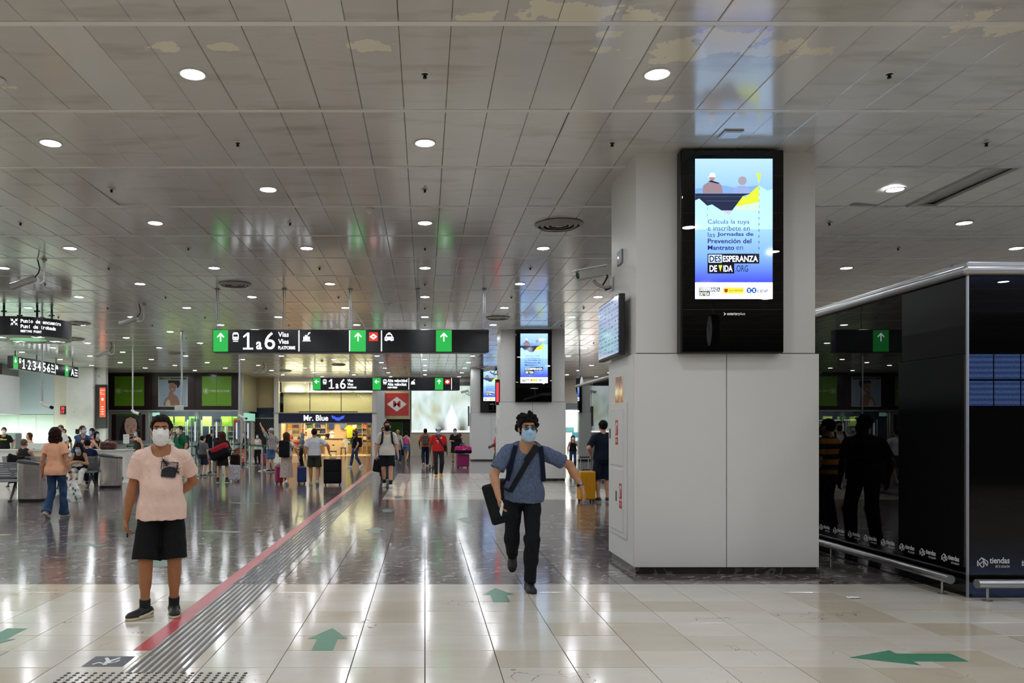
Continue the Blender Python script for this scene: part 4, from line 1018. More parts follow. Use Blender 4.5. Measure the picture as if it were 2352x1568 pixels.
# inside the shop
M_NAVY = mat('navy_wall', '1d2746', .5); M_SHELF = mat('pale_shelf', 'dfe6da', .5); M_SHOPW = mat('shop_white', 'e8ece4', .6)
bx('back_wall', -HW, HW, 2.6, 2.7, 0, 2.9, M_NAVY); bx('side_wall', -HW, -HW + .06, .3, 2.6, 0, 2.9, M_SHOPW); bx('shop_floor', -HW, HW, .25, 2.6, 0, .02, M_SHOPW); bx('shop_ceiling', -HW, HW, .3, 2.6, 2.88, 2.95, M_SHOPW)
for k in range(6): bx('shop_spot_bar', -1.2 + k * .78, -.7 + k * .78, .5, .62, 2.8, 2.86, emit('shop_lamp', 'f3fbe8', 110))
for k, (x, c, w) in enumerate(((-.55, '8fb22f', .5), (.05, '94a13a', .55), (.75, '57803c', .45), (1.6, 'c2d277', .5), (2.65, '86a62c', .6), (3.1, '5f8a2a', .3))):
    bx('hanging_picture', x - w / 2, x + w / 2, .9 + .1 * (k % 3), .93 + .1 * (k % 3), 1.75, 2.3, mat('shop_picture_%d' % k, c, .5, var=.45, scale=5))
text('shop_lettering', 'ECO', FR((2.65, .88, 2.0)), M_CREAM, -.2, .0, .34, .12, shop, .0)
bx('menu_panel', 3.2, 3.5, .5, .52, 1.6, 2.2, emit('orange_menu', 'd8632e', .6)); bx('notice_panel', -1.15, -.75, .04, .05, 2.3, 2.5, emit('mint_notice', 'c9f2e2', .8))
def shop_unit(x, w, y, h, lab):
    u = thing('display_shelf', lab, 'shelf', (-13.72 + x, YS + y, 0.02))
    for sx in (0, w): MB().box(sx - .02, sx + .02, 0, .35, 0, h).build('upright', M_SHELF, u)
    n = 4
    for q in range(n): MB().box(0, w, 0, .35, .8 + q * .32, .825 + q * .32).build('shelf_board', M_SHELF, u)
    return u
BOT = []
for nm, prof in (('round_bottle', [(.032, 0), (.034, .02), (.034, .11), (.014, .14), (.014, .175), (0, .176)]), ('jar', [(.04, 0), (.042, .05), (.036, .06), (.036, .085), (0, .086)]), ('flask', [(.025, 0), (.028, .1), (.02, .16), (.012, .19), (0, .2)])):
    BOT.append((nm, MB().lathe(prof, n=10)))
bm = [[mb.me(nm) for c in range(3)] for nm, mb in BOT]
for row in bm:
    for c, hexc in enumerate(('e7e9d2', '7f9b3a', 'c9a23e')): row[c].materials.append(mat('bottle_%d' % c, hexc, .25))
random.seed(8)
for ui, (x, w, y, h, lab) in enumerate(((-1.0, 1.2, 1.6, 2.0, 'white shelf of bottles behind the first shop window'), (.35, .75, 1.4, 2.1, 'white shelf of bottles behind the middle shop window'), (1.5, .9, 1.7, 2.0, 'white shelf of bottles behind the last shop window'), (2.55, .85, 1.5, 1.9, 'white shelf of bottles at the shop corner'))):
    shop_unit(x, w, y, h, lab)
    for q in range(4):
        nn = int(w / .11)
        kind = random.randrange(3); c = random.randrange(3)
        for i in range(nn):
            if random.random() < .12: continue
            if random.random() < .2: kind = random.randrange(3); c = random.randrange(3)
            o = link(BOT[kind][0], bm[kind][c], None, None, True); o.location = (-13.72 + x + .07 + i * .105, YS + y + .12, .02 + .825 + q * .32)
            tag(o, ('pale', 'green', 'amber')[c] + ' ' + BOT[kind][0].replace('_', ' ') + ' on a shelf inside the cosmetics shop', 'bottle', 'bottles on the cosmetics shelves')
# side return of the shop and closed unit beside it
bx('corner_post', HW - .02, HW + .22, -.02, .2, 0, CEIL - .005, M_FRAME)
struct('wall_shop_side', MB().box(-10.13, -10.0, YS + .2, 46.6, 2.6, CEIL), mat('green_glass_wall', 'b9b68e', .15, var=.2), 'glassy side wall of the cosmetics shop')
bx('side_sign', HW + .12, HW + .16, .4, 3.4, 2.05, 2.5, emit('mint_sign', '9fe0c4', .5)); bx('side_shutter', HW + .1, HW + .14, .4, 3.4, 0, 2.0, mat('slat_grey', 'a9a6a0', .5))

# ------------------------------------------------------------------ back row: closed unit, menswear shop, metro passage, video wall
YB = 46.5
gb = lambda px: gx(px, YB)
struct('wall_closed_unit', MB().box(gb(570), gb(632), YB + .3, YB + .5, 0, CEIL), M_STONEW, 'beige stone wall above the closed shutter')
M_NAVYF = mat('navy_fascia', '141c3c', .3); M_MESH = mat('shutter_dark', '141713', .6)
r = thing('closed_shutter', 'closed dark mesh shutter under a navy fascia', 'shutter', ((gb(574) + gb(631)) / 2, YB + .22, 0))
w = (gb(631) - gb(574)) / 2
MB().box(-w, w, 0, .1, 2.27, 2.86).build('fascia', M_NAVYF, r); MB().box(-w, w, -.01, .1, 2.22, 2.27).build('rail', M_FRAME, r); MB().box(-w, w, .05, .08, 0, 2.22).build('dark_curtain', M_MESH, r)
mm = MB()
for k in range(-12, 22):
    for sgn in (1, -1):
        pts = []
        a = (-w + k * .14, 0.0); b = (a[0] + sgn * 2.22 * .55, 2.22)
        lo, hi = sorted((a[0], b[0]))
        if hi < -w or lo > w: continue
        t0 = 0.0; t1 = 1.0
        dx = b[0] - a[0]
        for bound, s_ in ((-w, 1), (w, -1)):
            num = (bound - a[0])
            if dx * s_ > 0: t0 = max(t0, num / dx)
            elif dx * s_ < 0: t1 = min(t1, num / dx)
        if t1 <= t0: continue
        p0 = (a[0] + dx * t0, .03, 2.22 * t0); p1 = (a[0] + dx * t1, .03, 2.22 * t1)
        mm.cyl(p0, p1, .006, n=4, caps=False)
tag(mm.build('wire_mesh', M_GREYM, r), None, None, None, 'stuff')
struct('trim_1', MB().box(gb(630), gb(640), YB - .1, YB + .4, 0, CEIL), M_CLAD, 'white post at the edge of the menswear shop')
struct('trim_2', MB().box(gb(855), gb(866), YB - .1, YB + .4, 0, CEIL), M_CLAD, 'white post between the menswear shop and the passage')
struct('trim_3', MB().box(gb(866), gb(884), YB - .3, YB + .4, 0, CEIL), mat('post_grey', 'b4b6b6', .4), 'grey clad post beside the metro passage')
sx0, sx1 = gb(640), gb(855)
ms = thing('menswear_shop', 'lit menswear shop front with navy Mr. Blue fascia', None, ((sx0 + sx1) / 2, YB, 0), 0, None, 'structure'); w = (sx1 - sx0) / 2
fz0, fz1 = gz(970, YB), gz(949, YB)
def bm_(name, x0, x1, y0, y1, z0, z1, m, par=ms, **kw): return MB().box(x0, x1, y0, y1, z0, z1).build(name, m, par, **kw)
bm_('fascia', -w, w, -.05, .15, fz0, fz1, M_NAVYF); bm_('fascia_ledge', -w - .3, w + .3, -.16, .0, fz1, fz1 + .05, M_FRAME)
M_SHOPLET = emit('shop_white_glow', 'ffffff', 1.6); M_BLUEG = emit('shop_blue_glow', '3b56e8', .9)
f = FR((-w, -.051, fz0)); k = YB / FPX
text('shop_lettering', 'Mr. Blue', f, M_SHOPLET, (698 - 640) * k, .1, 56 * k, .34, ms, .012)
for s_ in (-1, 1):
    plate('wing_emblem', [(776.5 * k - 640 * k + s_ * u, v) for u, v in ((.03, .12), (.12, .12), (.2, .2), (.34, .24), (.4, .42), (.2, .37), (.12, .3), (.03, .3))], f, M_BLUEG, ms, 0, .01)
plate('shield_emblem', [(776.5 * k - 640 * k + u, v) for u, v in ((-.1, .3), (-.1, .18), (0, .08), (.1, .18), (.1, .3))], f, M_BLUEG, ms, .01, .014)
M_WARM = mat('warm_wall', 'e6dcb8', .5, var=.05)
bm_('upper_back', -w, w, 1.6, 1.7, fz1, CEIL, M_WARM); bm_('upper_floor', -w, w, .15, 1.6, fz1 - .05, fz1, M_WARM); bm_('header', -w, w, .15, .3, gz(876, YB), CEIL, M_WHITE); bm_('bulkhead', -w, w, .9, 1.6, gz(899, YB), CEIL, M_WHITE)
for q in range(4): bm_('cove_lamp', -w + .3 + q * 1.4, -w + 1.3 + q * 1.4, .7, .8, gz(899, YB) + .02, gz(899, YB) + .06, emit('cove_glow', 'ffedc4', 36))
for q in range(3):
    a = -w + q * 2 * w / 3
    bm_('window_pane', a + .02, a + 2 * w / 3 - .02, .02, .03, fz1 + .05, gz(878, YB), M_SHOPGLASS)
    if q: bm_('mullion', a - .02, a + .02, 0, .06, fz1, gz(878, YB), M_BLACK)
bm_('light_track', -w + 1.1, w - .9, .5, .56, fz1 + .08, fz1 + .13, M_BLACK)
bm_('door_frame', -w, -w + .12, 0, .2, 0, fz0, M_FRAME); bm_('door_frame', w - .08, w, 0, .2, 0, fz0, M_FRAME); bm_('door_head', -w, w, 0, .2, fz0 - .06, fz0, M_FRAME)
M_WOOD = NT('shop_wood'); _o = M_WOOD.obj(); M_WOOD.bs(col=M_WOOD.mix(M_WOOD.noise(3, 5, M_WOOD.mapping(_o, scale=(.6, 1, 6)), .6, .5), lin('cdb083'), lin('e6d2a8')), rough=.45); M_WOOD = M_WOOD.m
bm_('back_wall', -w, w, 4.0, 4.1, 0, 2.6, M_WOOD); bm_('side_wall', -w, -w + .05, .2, 4, 0, 2.6, M_WOOD); bm_('side_wall', w - .05, w, .2, 4, 0, 2.6, M_WOOD); bm_('shop_ceiling', -w, w, .15, 4, 2.35, 2.45, M_WARM); bm_('shop_floor', -w, w, .0, 4, 0, .012, M_WOOD)
for i in range(5):
    for j in range(2): bm_('shop_lamp', -w + .4 + i * 1.15, -w + 1.0 + i * 1.15, 1.0 + j * 1.4, 1.2 + j * 1.4, 2.33, 2.35, emit('warm_lamp', 'ffe9c4', 50))
# counter and shelves with folded clothes
c = thing('sales_counter', 'wooden sales counter inside the menswear shop', 'counter', ((gb(737) + gb(776)) / 2, YB + 2.0, .012))
MB().box(-.52, .52, 0, .6, 0, .95).build('cabinet', M_WOOD, c); MB().box(-.55, .55, -.03, .63, .95, .99).build('worktop', M_BROWN, c); plate('wing_emblem', [(-.1, .6), (0, .54), (.1, .6), (0, .63)], FR((0, -.001, 0)), M_BROWN, c, 0, .003)
fold = MB()
for q in range(4): fold.box(-.14, .14, -.16, .16, q * .05, q * .05 + .045)
fold_me = {}
def stack_me(hexc):
    if hexc not in fold_me:
        m_ = MB()
        for q in range(5): m_.box(-.14 + .006 * (q % 2), .14 - .004 * (q % 3), -.16, .16, q * .04, q * .04 + .036)
        me = m_.me('folded_clothes'); me.materials.append(cloth('fold_' + hexc, hexc)); fold_me[hexc] = me
    return fold_me[hexc]
CL = ['5d6570', 'c9c9c4', '7fae86', 'b8525a', 'd8a44a', '3d7a4e', 'e3d9c4', '35508c', 'a03038', 'e9e6df', '8a8f96', '27406f']
names = {'5d6570': 'slate grey', 'c9c9c4': 'light grey', '7fae86': 'mint', 'b8525a': 'rose red', 'd8a44a': 'ochre', '3d7a4e': 'green', 'e3d9c4': 'cream', '35508c': 'blue', 'a03038': 'dark red', 'e9e6df': 'white', '8a8f96': 'grey', '27406f': 'navy'}
def clothes_shelf(x, n, label, y=3.5, rows=5):
    u = thing('clothes_shelf', label, 'shelf', (x, YB + y, .012)); W_ = n * .34
    for q in range(rows): MB().box(-.02, W_, 0, .4, .55 + q * .36, .575 + q * .36).build('shelf_board', M_WOOD, u)
    MB().box(-.05, -.02, 0, .4, 0, 2.2).build('upright', M_WOOD, u); MB().box(W_, W_ + .03, 0, .4, 0, 2.2).build('upright', M_WOOD, u)
    for q in range(rows):
        for i in range(n):
            if random.random() < .1: continue
            h_ = random.choice(CL); o = link('folded_clothes', stack_me(h_)); o.location = (x + .16 + i * .34, YB + y + .18, .012 + .577 + q * .36)
            tag(o, 'pile of folded %s clothes on the menswear shelves' % names[h_], 'clothes', 'folded clothes in the menswear shop')
clothes_shelf(gb(645), 3, 'shelf of folded clothes at the near end of the menswear shop', 2.2)
clothes_shelf(gb(674), 2, 'shelf of folded clothes left of the shop counter', 3.4)
clothes_shelf(gb(705), 2, 'shelf of folded clothes just beside the shop counter', 3.4)
clothes_shelf(gb(783), 4, 'shelf of folded clothes right of the shop counter', 3.4)
clothes_shelf(gb(825), 2, 'shelf of blue folded clothes at the far shop end', 2.6)
clothes_shelf(gb(840), 1, 'narrow clothes shelf at the shop door post', 1.0)
def hung(name, x, y, z, hexc, label, h_=.75, w_=.34):
    r = thing(name, label, 'clothes', (x, y, z))
    MB().prism([(-w_ / 2, 0), (w_ / 2, 0), (w_ / 2 + .02, h_ * .7), (w_ / 2 + .14, h_ * .66), (w_ / 2 + .16, h_ * .78), (w_ * .25, h_), (-w_ * .25, h_), (-w_ / 2 - .16, h_ * .78), (-w_ / 2 - .14, h_ * .66), (-w_ / 2 - .02, h_ * .7)], FR((0, 0, 0)), -.05, .05).build('garment', cloth('hung_' + hexc, hexc), r, bevel=.02)
    MB().tube([(-w_ * .3, 0, h_ - .01), (0, 0, h_ + .07), (w_ * .3, 0, h_ - .01)], .008, 6).build('hanger', M_BLACK, r); MB().cyl((0, 0, h_ + .06), (0, 0, h_ + .16), .006, n=6).build('hook', M_BLACK, r)
hung('hanging_shirt', gb(797), YB + 1.6, 1.05, 'c9cf3a', 'yellow shirt hanging in the menswear shop')
hung('hanging_trousers', gb(788), YB + 1.7, .2, 'e2e0da', 'white trousers hanging in the menswear shop', .8, .2)
hung('hanging_shirt', gb(700), YB + 1.9, .95, 'c9c4b4', 'pale grey shirt hanging by the shop counter', .7, .3)
hung('hanging_shirt', gb(744), YB + 3.8, 1.6, '39578f', 'blue shirt hanging on the rear shop wall', .55, .3); hung('hanging_shirt', gb(772), YB + 3.8, 1.6, '6f86b8', 'light blue shirt hanging on the rear shop wall', .55, .3)
o = thing('shop_monitor', 'small dark monitor on the shop counter', 'monitor', (gb(742), YB + 2.3, 1.005)); MB().box(-.14, .14, 0, .03, .08, .3).build('panel', M_BLACK, o); MB().box(-.04, .04, 0, .05, 0, .09).build('stand', M_BLACK, o)
o = thing('shop_mannequin', 'white mannequin bust on the shop counter', 'mannequin', (gb(752), YB + 2.2, 1.005)); MB().lathe([(.12, 0), (.16, .12), (.12, .24), (.17, .36), (.06, .44), (.05, .5), (0, .5)], n=16).build('torso', M_WPLAST, o, True); MB().lathe([(.1, 0), (.1, .006), (0, .007)], n=16).build('base', M_BLACK, o)
o = thing('stool', 'small dark wooden stool in the menswear shop', 'stool', (gb(783), YB + 1.3, .012)); MB().box(-.17, .17, -.15, .15, .42, .46).build('seat', M_BROWN, o)
for sx in (-1, 1):
    for sy in (-1, 1): MB().cyl((sx * .14, sy * .12, 0), (sx * .12, sy * .1, .42), .018, n=8).build('leg', M_BROWN, o)
# metro passage and sign
px0, px1 = gb(884), gb(942)
struct('wall_metro', MB().box(px0, px1, YB, YB + .2, gz(962, YB), CEIL), M_STONEW, 'beige wall above the metro passage')
struct('wall_passage_left', MB().box(px0 - .3, px0, YB + .2, 51.9, 0, 2.6), mat('teal_wall', '16312f', .4), 'dark teal wall on one side of the metro passage'); struct('wall_passage_right', MB().box(px1, px1 + .3, YB + .32, 51.9, 0, 2.6), MATS['teal_wall'], 'dark teal wall on the other side of the metro passage'); struct('ceiling_passage', MB().box(px0, px1, YB + .2, 51.9, 2.31, 2.5), MATS['teal_wall'], 'low ceiling of the metro passage')
struct('door_1', MB().box(px0, px1, 51.2, 51.4, 0, 2.3), mat('passage_end', '1f3b3a', .5), 'end of the metro passage')
r = thing('passage_lamp', 'bright tube lamp on the metro passage ceiling', 'light', ((px0 + px1) / 2 + .1, 48.6, 2.2)); MB().box(-.65, .65, -.05, .05, .02, .07).build('tube', emit('tube_glow', 'fff3cf', 9), r); MB().box(-.68, .68, -.07, .07, .07, .1).build('body', M_WPLAST, r)
r = thing('passage_poster', 'green leafy poster at the end of the passage', 'poster', (px0 + .52, 51.18, .95)); MB().box(-.4, .4, -.02, 0, 0, 1.1).build('frame', M_WHITE, r); MB().box(-.36, .36, -.025, -.01, .04, 1.06).build('sheet', mat('leaf_print', '4f9a4a', .5, var=.5, scale=12), r)
r = thing('metro_sign', 'square red metro sign with a white diamond and letter M', 'sign', (gb(911.5), YB - .06, gz(953.5, YB)))
s_ = 53 * k; MB().box(-s_ / 2, s_ / 2, 0, .05, 0, s_ * .96).build('panel', mat('metro_red', 'b5342b', .4), r)
f = FR((0, -.001, 0)); plate('diamond', [(-s_ * .43, s_ * .48), (0, s_ * .16), (s_ * .43, s_ * .48), (0, s_ * .8)], f, mat('metro_white', 'd9d6cf', .4), r, 0, .004); text('metro_letter', 'M', f, MATS['metro_red'], 0, s_ * .35, s_ * .32, s_ * .28, r, .015, 'center', .004)
struct('wall_video', MB().box(px1, 24, YB + .12, YB + .3, 0, CEIL), mat('beige_far_wall', 'ada392', .5, var=.08, scale=1.2), 'beige stone wall that carries the video wall')
# video wall
def video():
    t = NT('video_picture'); o = t.obj()
    n = t.n('ShaderNodeTexNoise', {'Vector': t.mapping(o, scale=(.55, 1, .32)), 'Scale': 1.6, 'Detail': 2.0, 'Distortion': .8})
    c = t.mix(t.ramp(n.outputs[0], [(.36, 0), (.62, 1)]), t.ramp(t.noise(1.2, 2, t.mapping(o, loc=(3, 0, 0), scale=(.8, 1, .4))), [(.35, lin('8fb3a6')), (.5, lin('c7ddd3')), (.65, lin('b9c0a0'))]), lin('e6f3f4'))
    s = t.n('ShaderNodeSeparateXYZ', {0: o})
    tri = t.math('SUBTRACT', t.math('MULTIPLY', t.math('ABSOLUTE', t.math('SUBTRACT', s.outputs[0], .55)), 2.4), t.math('SUBTRACT', 1.2, s.outputs[2]))
    c = t.mix(t.ramp(tri, [(.3, 1), (.55, 0)]), c, lin('f4fbff'))
    c = t.mix(t.math('MULTIPLY', t.ramp(t.math('ABSOLUTE', t.math('SUBTRACT', t.math('ABSOLUTE', t.math('SUBTRACT', s.outputs[0], .55)), .62)), [(.1, 1), (.4, 0)]), t.ramp(s.outputs[2], [(.2, 1), (.9, 0)])), c, lin('5f6152'))
    c = t.mix(t.math('GREATER_THAN', t.noise(34, 1, o), .78), c, lin('d68be8'))
    t.bs(col=(.03, .03, .03, 1), rough=.25, emc=c, em=.95); return t.m
r = thing('video_wall', 'wide pale video wall with blurred picture at the hall end', 'screen', ((gb(945) + gb(1087)) / 2, YB, gz(991, YB)))
w = (gb(1087) - gb(945)) / 2; MB().box(-w - .03, w + .03, .04, .12, -.05, 2.8).build('casing', M_BLACK, r); MB().box(-w, w, -.0, .05, .06, 2.72).build('display', video(), r); MB().box(-w, w, -.03, .05, -.04, .06).build('bright_ledge', emit('ledge_glow', 'ffffff', 1.6), r)
MB().box(-w, w, -.05, .1, 2.74, 2.95).build('dark_header', M_DARKGREY, r)
r = thing('wall_monitor', 'small flat monitor hanging off the farthest pillar', 'screen', (2.26, 39.75, 1.75)); MB().box(-.08, -.02, -.3, .3, 0, 1.0).build('casing', M_BLACK, r); MB().box(-.086, -.08, -.27, .27, .04, .96).build('display', M_BLACKGLOSS, r)
r = thing('red_led_sign', 'narrow red led sign on the second pillar side', 'sign', (2.3, 24.5, 2.35)); MB().box(-.1, .03, -.05, .05, 0, .8).build('casing', M_BLACK, r); MB().box(-.075, .0, -.056, -.05, .1, .7).build('display', emit('red_led', 'e8303c', 1.5), r)
# bright shop beyond the right of the second pillar
r = thing('bright_shop', 'dazzling white lit shop beyond the second pillar', 'shop', (8.9, 45.4, 0))
MB().box(-1.5, 2.6, 1.0, 1.1, 0, 2.7).build('back_wall', emit('glowing_wall', 'fff7ea', .75), r); MB().box(-1.5, 2.6, 0, 1.0, 2.7, 2.8).build('ceiling_slab', M_WHITE, r); MB().box(-1.6, 2.7, -.05, .2, 2.8, 3.1).build('fascia', M_GREYM, r); MB().box(-1.5, -1.44, 0, 1, 0, 2.7).build('side_wall', M_WHITE, r)  # back wall is no lamp: the shop's brightness is put in as its glow
for q in range(3): MB().box(-1.3 + q * 1.3, -.3 + q * 1.3, .3, .4, 2.6, 2.68).build('lamp', emit('bright_lamp', 'ffffff', 20), r)
text('neon_lettering', 'Make up', FR((0, -.06, 0)), emit('neon_white', 'f4fff8', 2.2), -.5, 2.0, 1.3, .5, r, .01, 'left', 0, .002, .2)
for q, (c_, x, z) in enumerate((('5fb6c9', -.2, 1.1), ('d84a4a', .9, 1.7), ('3aa7b8', .0, .6), ('e9e4d6', .5, .2), ('7fc7c9', -.6, 1.4))): MB().box(x, x + .5, .8, .95, z, z + .32).build('display_block', mat('shop_block_%d' % q, c_, .4), r, bevel=.03)

# ------------------------------------------------------------------ left end: counter hall
M_BLUEP = mat('pale_blue_panel', 'd2e0ec', .45, var=.03); M_CREAMP = mat('cream_panel', 'ebe4d6', .5, var=.04); M_MINTP = mat('mint_panel', 'e0efe6', .4, var=.03)
g9 = lambda px: gx(px, 39.3)
struct('wall_blue_panel', MB().box(-22, g9(124) - .005, 39.3, 39.5, 2.34, CEIL), M_BLUEP, 'pale blue upper wall panel above the counter')
struct('wall_cream_panel', MB().box(g9(124) + .005, g9(160), 39.3, 39.5, 0, CEIL), M_CREAMP, 'cream wall panel beside the stone column')
for q, (a, b) in enumerate(((-24, g9(0)), (g9(0), g9(42)), (g9(42), g9(83)), (g9(83), g9(124)))): struct('wall_mint_panel', MB().box(a + .006, b - .006, 39.3, 39.5, 0, 2.32), M_MINTP, 'pale mint wall panel number %s behind the counter' % ('one', 'two', 'three', 'four')[q])
def concrete():
    t = NT('worn_stone'); o = t.pos(); c = t.mix(t.noise(1.5, 6, o, .65), lin('cbc9c4'), lin('efeeea')); c = t.mix(t.math('GREATER_THAN', t.noise(3.2, 5, t.mapping(o, scale=(1, 1, 1.8))), .7), c, lin('a5a29b')); t.bs(col=c, rough=.6, nor=t.bump(t.noise(9, 5, o), .3, .02)); return t.m
struct('trim_4', MB().box(g9(160), g9(222), 38.9, 39.6, 0, CEIL), concrete(), 'worn pale stone column beside the cosmetics shop', bevel=.02); struct('trim_5', MB().box(g9(222) + .01, -15.97, 39.2, 39.5, 0, CEIL), MATS['worn_stone'], 'second worn stone column behind the red display')
struct('trim_6', MB().box(-24, -19.65, 20, 38, 2.3, 4.13), mat('fascia_white', 'eceff3', .5), 'white fascia above the ticket counter'); struct('trim_7', MB().box(-24, -19.7, 36.5, 38, 4.13, CEIL), mat('fascia_dark', '7d7f80', .5), 'grey block above the white fascia')
r = thing('counter_lamp', 'greenish strip light under the white fascia', 'light', (-21.4, 30, 2.24)); MB().box(-1.2, 1.2, -7, 7, 0.02, .05).build('diffuser', emit('green_white_glow', 'e4ffee', 20), r); MB().box(-1.25, 1.25, -7.05, 7.05, .05, .06).build('frame', M_WPLAST, r)
r = thing('red_display', 'tall black display with an orange red picture on the stone column', 'screen', (gx(231, 39.0), 39.06, gz(983, 39.0)))
MB().box(-.28, .28, 0, .14, 0, 2.17).build('casing', M_BLACK, r, bevel=.01); MB().box(.0 - .07, .22, -.006, .004, .55, 2.02).build('display', emit('orange_display', 'd2522e', .75), r)
f = FR((-.07, -.007, .55)); 
for q, (s2, ww, hh, v) in enumerate((('Protegeix-te', .24, .07, 1.3), ('a tu', .1, .06, 1.21), ('i als altres', .22, .06, 1.12))): text('lettering', s2, f, emit('display_ink', 'ffe9df', 1.0), .02, v, ww, hh, r)
for q in range(4): plate('row_mark', rect(.08, .2, .5 - .12 * q, .53 - .12 * q), f, MATS['display_ink'], r, 0, .002)
plate('white_block', rect(.09, .19, .83, .95), f, MATS['display_ink'], r, 0, .002)
r = thing('red_led_clock', 'small black box with red led digits on the cream wall', 'display', (gx(144, 39.2), 39.2, gz(951, 39.2))); MB().box(-.13, .13, 0, .1, 0, .4).build('casing', M_BLACK, r)
text('digits', '20', FR((0, -.001, 0)), emit('led_red', 'ff2a2a', 3.0), 0, .23, .17, .13, r, .02, 'center'); text('digits', '17', FR((0, -.001, 0)), MATS['led_red'], 0, .04, .17, .13, r, .02, 'center')
# service counter
r = thing('service_counter', 'long white service counter with a cream section', 'counter', (-15.5, 25.0, 0))
xs = [-22, -18, -14.2, -12.55, -11.9, -9.62]; cm = [M_CLAD, M_CLAD, M_CLAD, mat('counter_cream', 'dccba6', .5), M_CLAD]
for q in range(5): MB().box(xs[q] + 15.5 + .004, xs[q + 1] + 15.5 - .004, 0, .08, .08, .9).build('front_panel', cm[q], r)
MB().box(-6.5, 5.88, .08, .8, .0, .9).build('body', M_WHITE, r); MB().box(-6.5, 5.95, -.06, .85, .9, .94).build('worktop', mat('counter_top', 'c6c8c6', .35), r); MB().box(-6.5, 5.86, .02, .09, 0, .08).build('plinth', M_DARKGREY, r); MB().box(5.88, 5.93, .0, .8, .0, .9).build('end_panel', M_CLAD, r)
r = thing('counter_box', 'low white box standing on the service counter', 'box', (gx(83, 25.3), 25.2, .94)); MB().box(-.36, .36, 0, .4, 0, .12).build('body', M_WPLAST, r, bevel=.01); MB().box(-.3, .36, .05, .4, .12, .2).build('upper_box', M_WPLAST, r, bevel=.01); MB().box(-.05, .0, -.002, .0, .01, .03).build('slot', M_BLACK, r)
r = thing('scanner_machine', 'grey machine on a dark stand behind the guard', 'machine', (gx(22, 31), 31.0, 0)); MB().box(-.25, .25, 0, .5, .8, 1.45).build('hood', mat('machine_grey', '8c9694', .4), r, bevel=.05); MB().box(-.2, .22, .05, .45, 0, .8).build('stand', M_BLACK, r); MB().box(.12, .2, -.01, .0, 1.1, 1.2).build('red_button', M_SIGNRED, r)
r = thing('counter_terminal', 'thin dark post terminal on the service counter', 'terminal', (gx(178, 25.4), 25.4, .94)); MB().cyl((0, 0, 0), (0, 0, .55), .02, n=10).build('post', M_STEEL, r); MB().box(-.06, .06, -.03, .03, .5, .66).build('head', M_BLACK, r, bevel=.01); MB().lathe([(.09, 0), (.09, .012), (0, .014)], n=16).build('base', M_BLACK, r)

# ------------------------------------------------------------------ bins, benches
def steel_wrap():
    t = NT('bin_steel'); o = t.obj(); n = t.noise(60, 2, t.mapping(o, scale=(.02, .02, 1))); t.bs(col=t.mix(n, lin('d2cfca'), lin('e2e0dc')), metal=1.0, rough=t.math('MULTIPLY_ADD', n, .08, .2)); return t.m
M_BIN = steel_wrap()
def litter_bin(x, y, label, sticker):
    r = thing('litter_bin', label, 'bin', (x, y, 0), .1); w, dp, n = .305, .22, 48
    def ringpts(s, z0, tilt): return [(math.copysign(abs(math.cos(a)) ** .75, math.cos(a)) * w * s, math.copysign(abs(math.sin(a)) ** .8, math.sin(a)) * dp * s, z0 - tilt * math.cos(a)) for a in [2 * math.pi * i / n for i in range(n)]]
    def loft(name, rows, m):
        vs = [p for s_, z, tl in rows for p in ringpts(s_, z, tl)]
        fs = [(k * n + i, k * n + (i + 1) % n, (k + 1) * n + (i + 1) % n, (k + 1) * n + i) for k in range(len(rows) - 1) for i in range(n)] + [tuple(range(n - 1, -1, -1)), tuple((len(rows) - 1) * n + i for i in range(n))]
        return MB().add(vs, fs).build(name, m, r, True)
    loft('body', [(.98, .07, 0), (1, .09, 0), (1, .83, .04)], M_BIN); loft('plinth', [(.95, 0, 0), (.95, .07, 0)], M_BLACK); loft('lid', [(1.03, .83, .04), (1.04, .86, .04), (.98, .885, .045), (.6, .89, .045)], M_DARKGREY)
    MB().box(-.06, .14, -.1, .04, .862, .872).build('yellow_label', mat('label_yellow', 'd8a92b', .5), r).rotation_euler = (0, .12, 0)
litter_bin(-8.66, 17.3, 'oval brushed steel litter bin in front of the benches', 1); litter_bin(-8.57, 21.35, 'farther brushed steel litter bin at the counter corner', 1)
M_BENCH = mat('bench_grey', '84868a', .4, .3, var=.05); M_BLEG = mat('bench_leg', '4b4d50', .45, .3)
def bench(x0, x1, y, face, label):
    """slatted metal bench; face -1 looks at the camera end, +1 away"""
    xc = (x0 + x1) / 2; h = (x1 - x0) / 2
    r = thing('bench', label, 'bench', (xc, y, 0), 0 if face < 0 else math.pi)
    for q in range(7):
        z = .5 + q * .05; yy = .2 + q * .014
        MB().box(-h, h, yy, yy + .02, z, z + .043).build('back_slat', M_BENCH, r, bevel=.004)
    for q in range(7):
        yy = -.28 + q * .068
        MB().box(-h, h, yy, yy + .06, .42 + .012 * abs(q - 2) * .5, .44 + .012 * abs(q - 2) * .5).build('seat_slat', M_BENCH, r, bevel=.004)
    for s in ((-h + .14, h - .14) if h < 1.1 else (-h + .14, 0, h - .14)):
        MB().tube([(s, -.26, .42), (s, .17, .42), (s, .21, .5), (s, .3, .86)], .022, 8).build('seat_bracket', M_BLEG, r, True)
        MB().tube([(s, -.0, .4), (s, -.12, .2), (s, -.24, .02)], [.035, .03, .022], 8).build('leg', M_BLEG, r, True); MB().tube([(s, .0, .4), (s, .14, .2), (s, .26, .02)], [.035, .03, .022], 8).build('leg', M_BLEG, r, True)
        for fy in (-.25, .27): MB().box(s - .03, s + .03, fy - .05, fy + .05, 0, .03).build('foot', M_BLEG, r, bevel=.008)
bench(-11.6, -9.02, 17.55, -1, 'grey slatted metal bench at the edge of view behind the near bin')
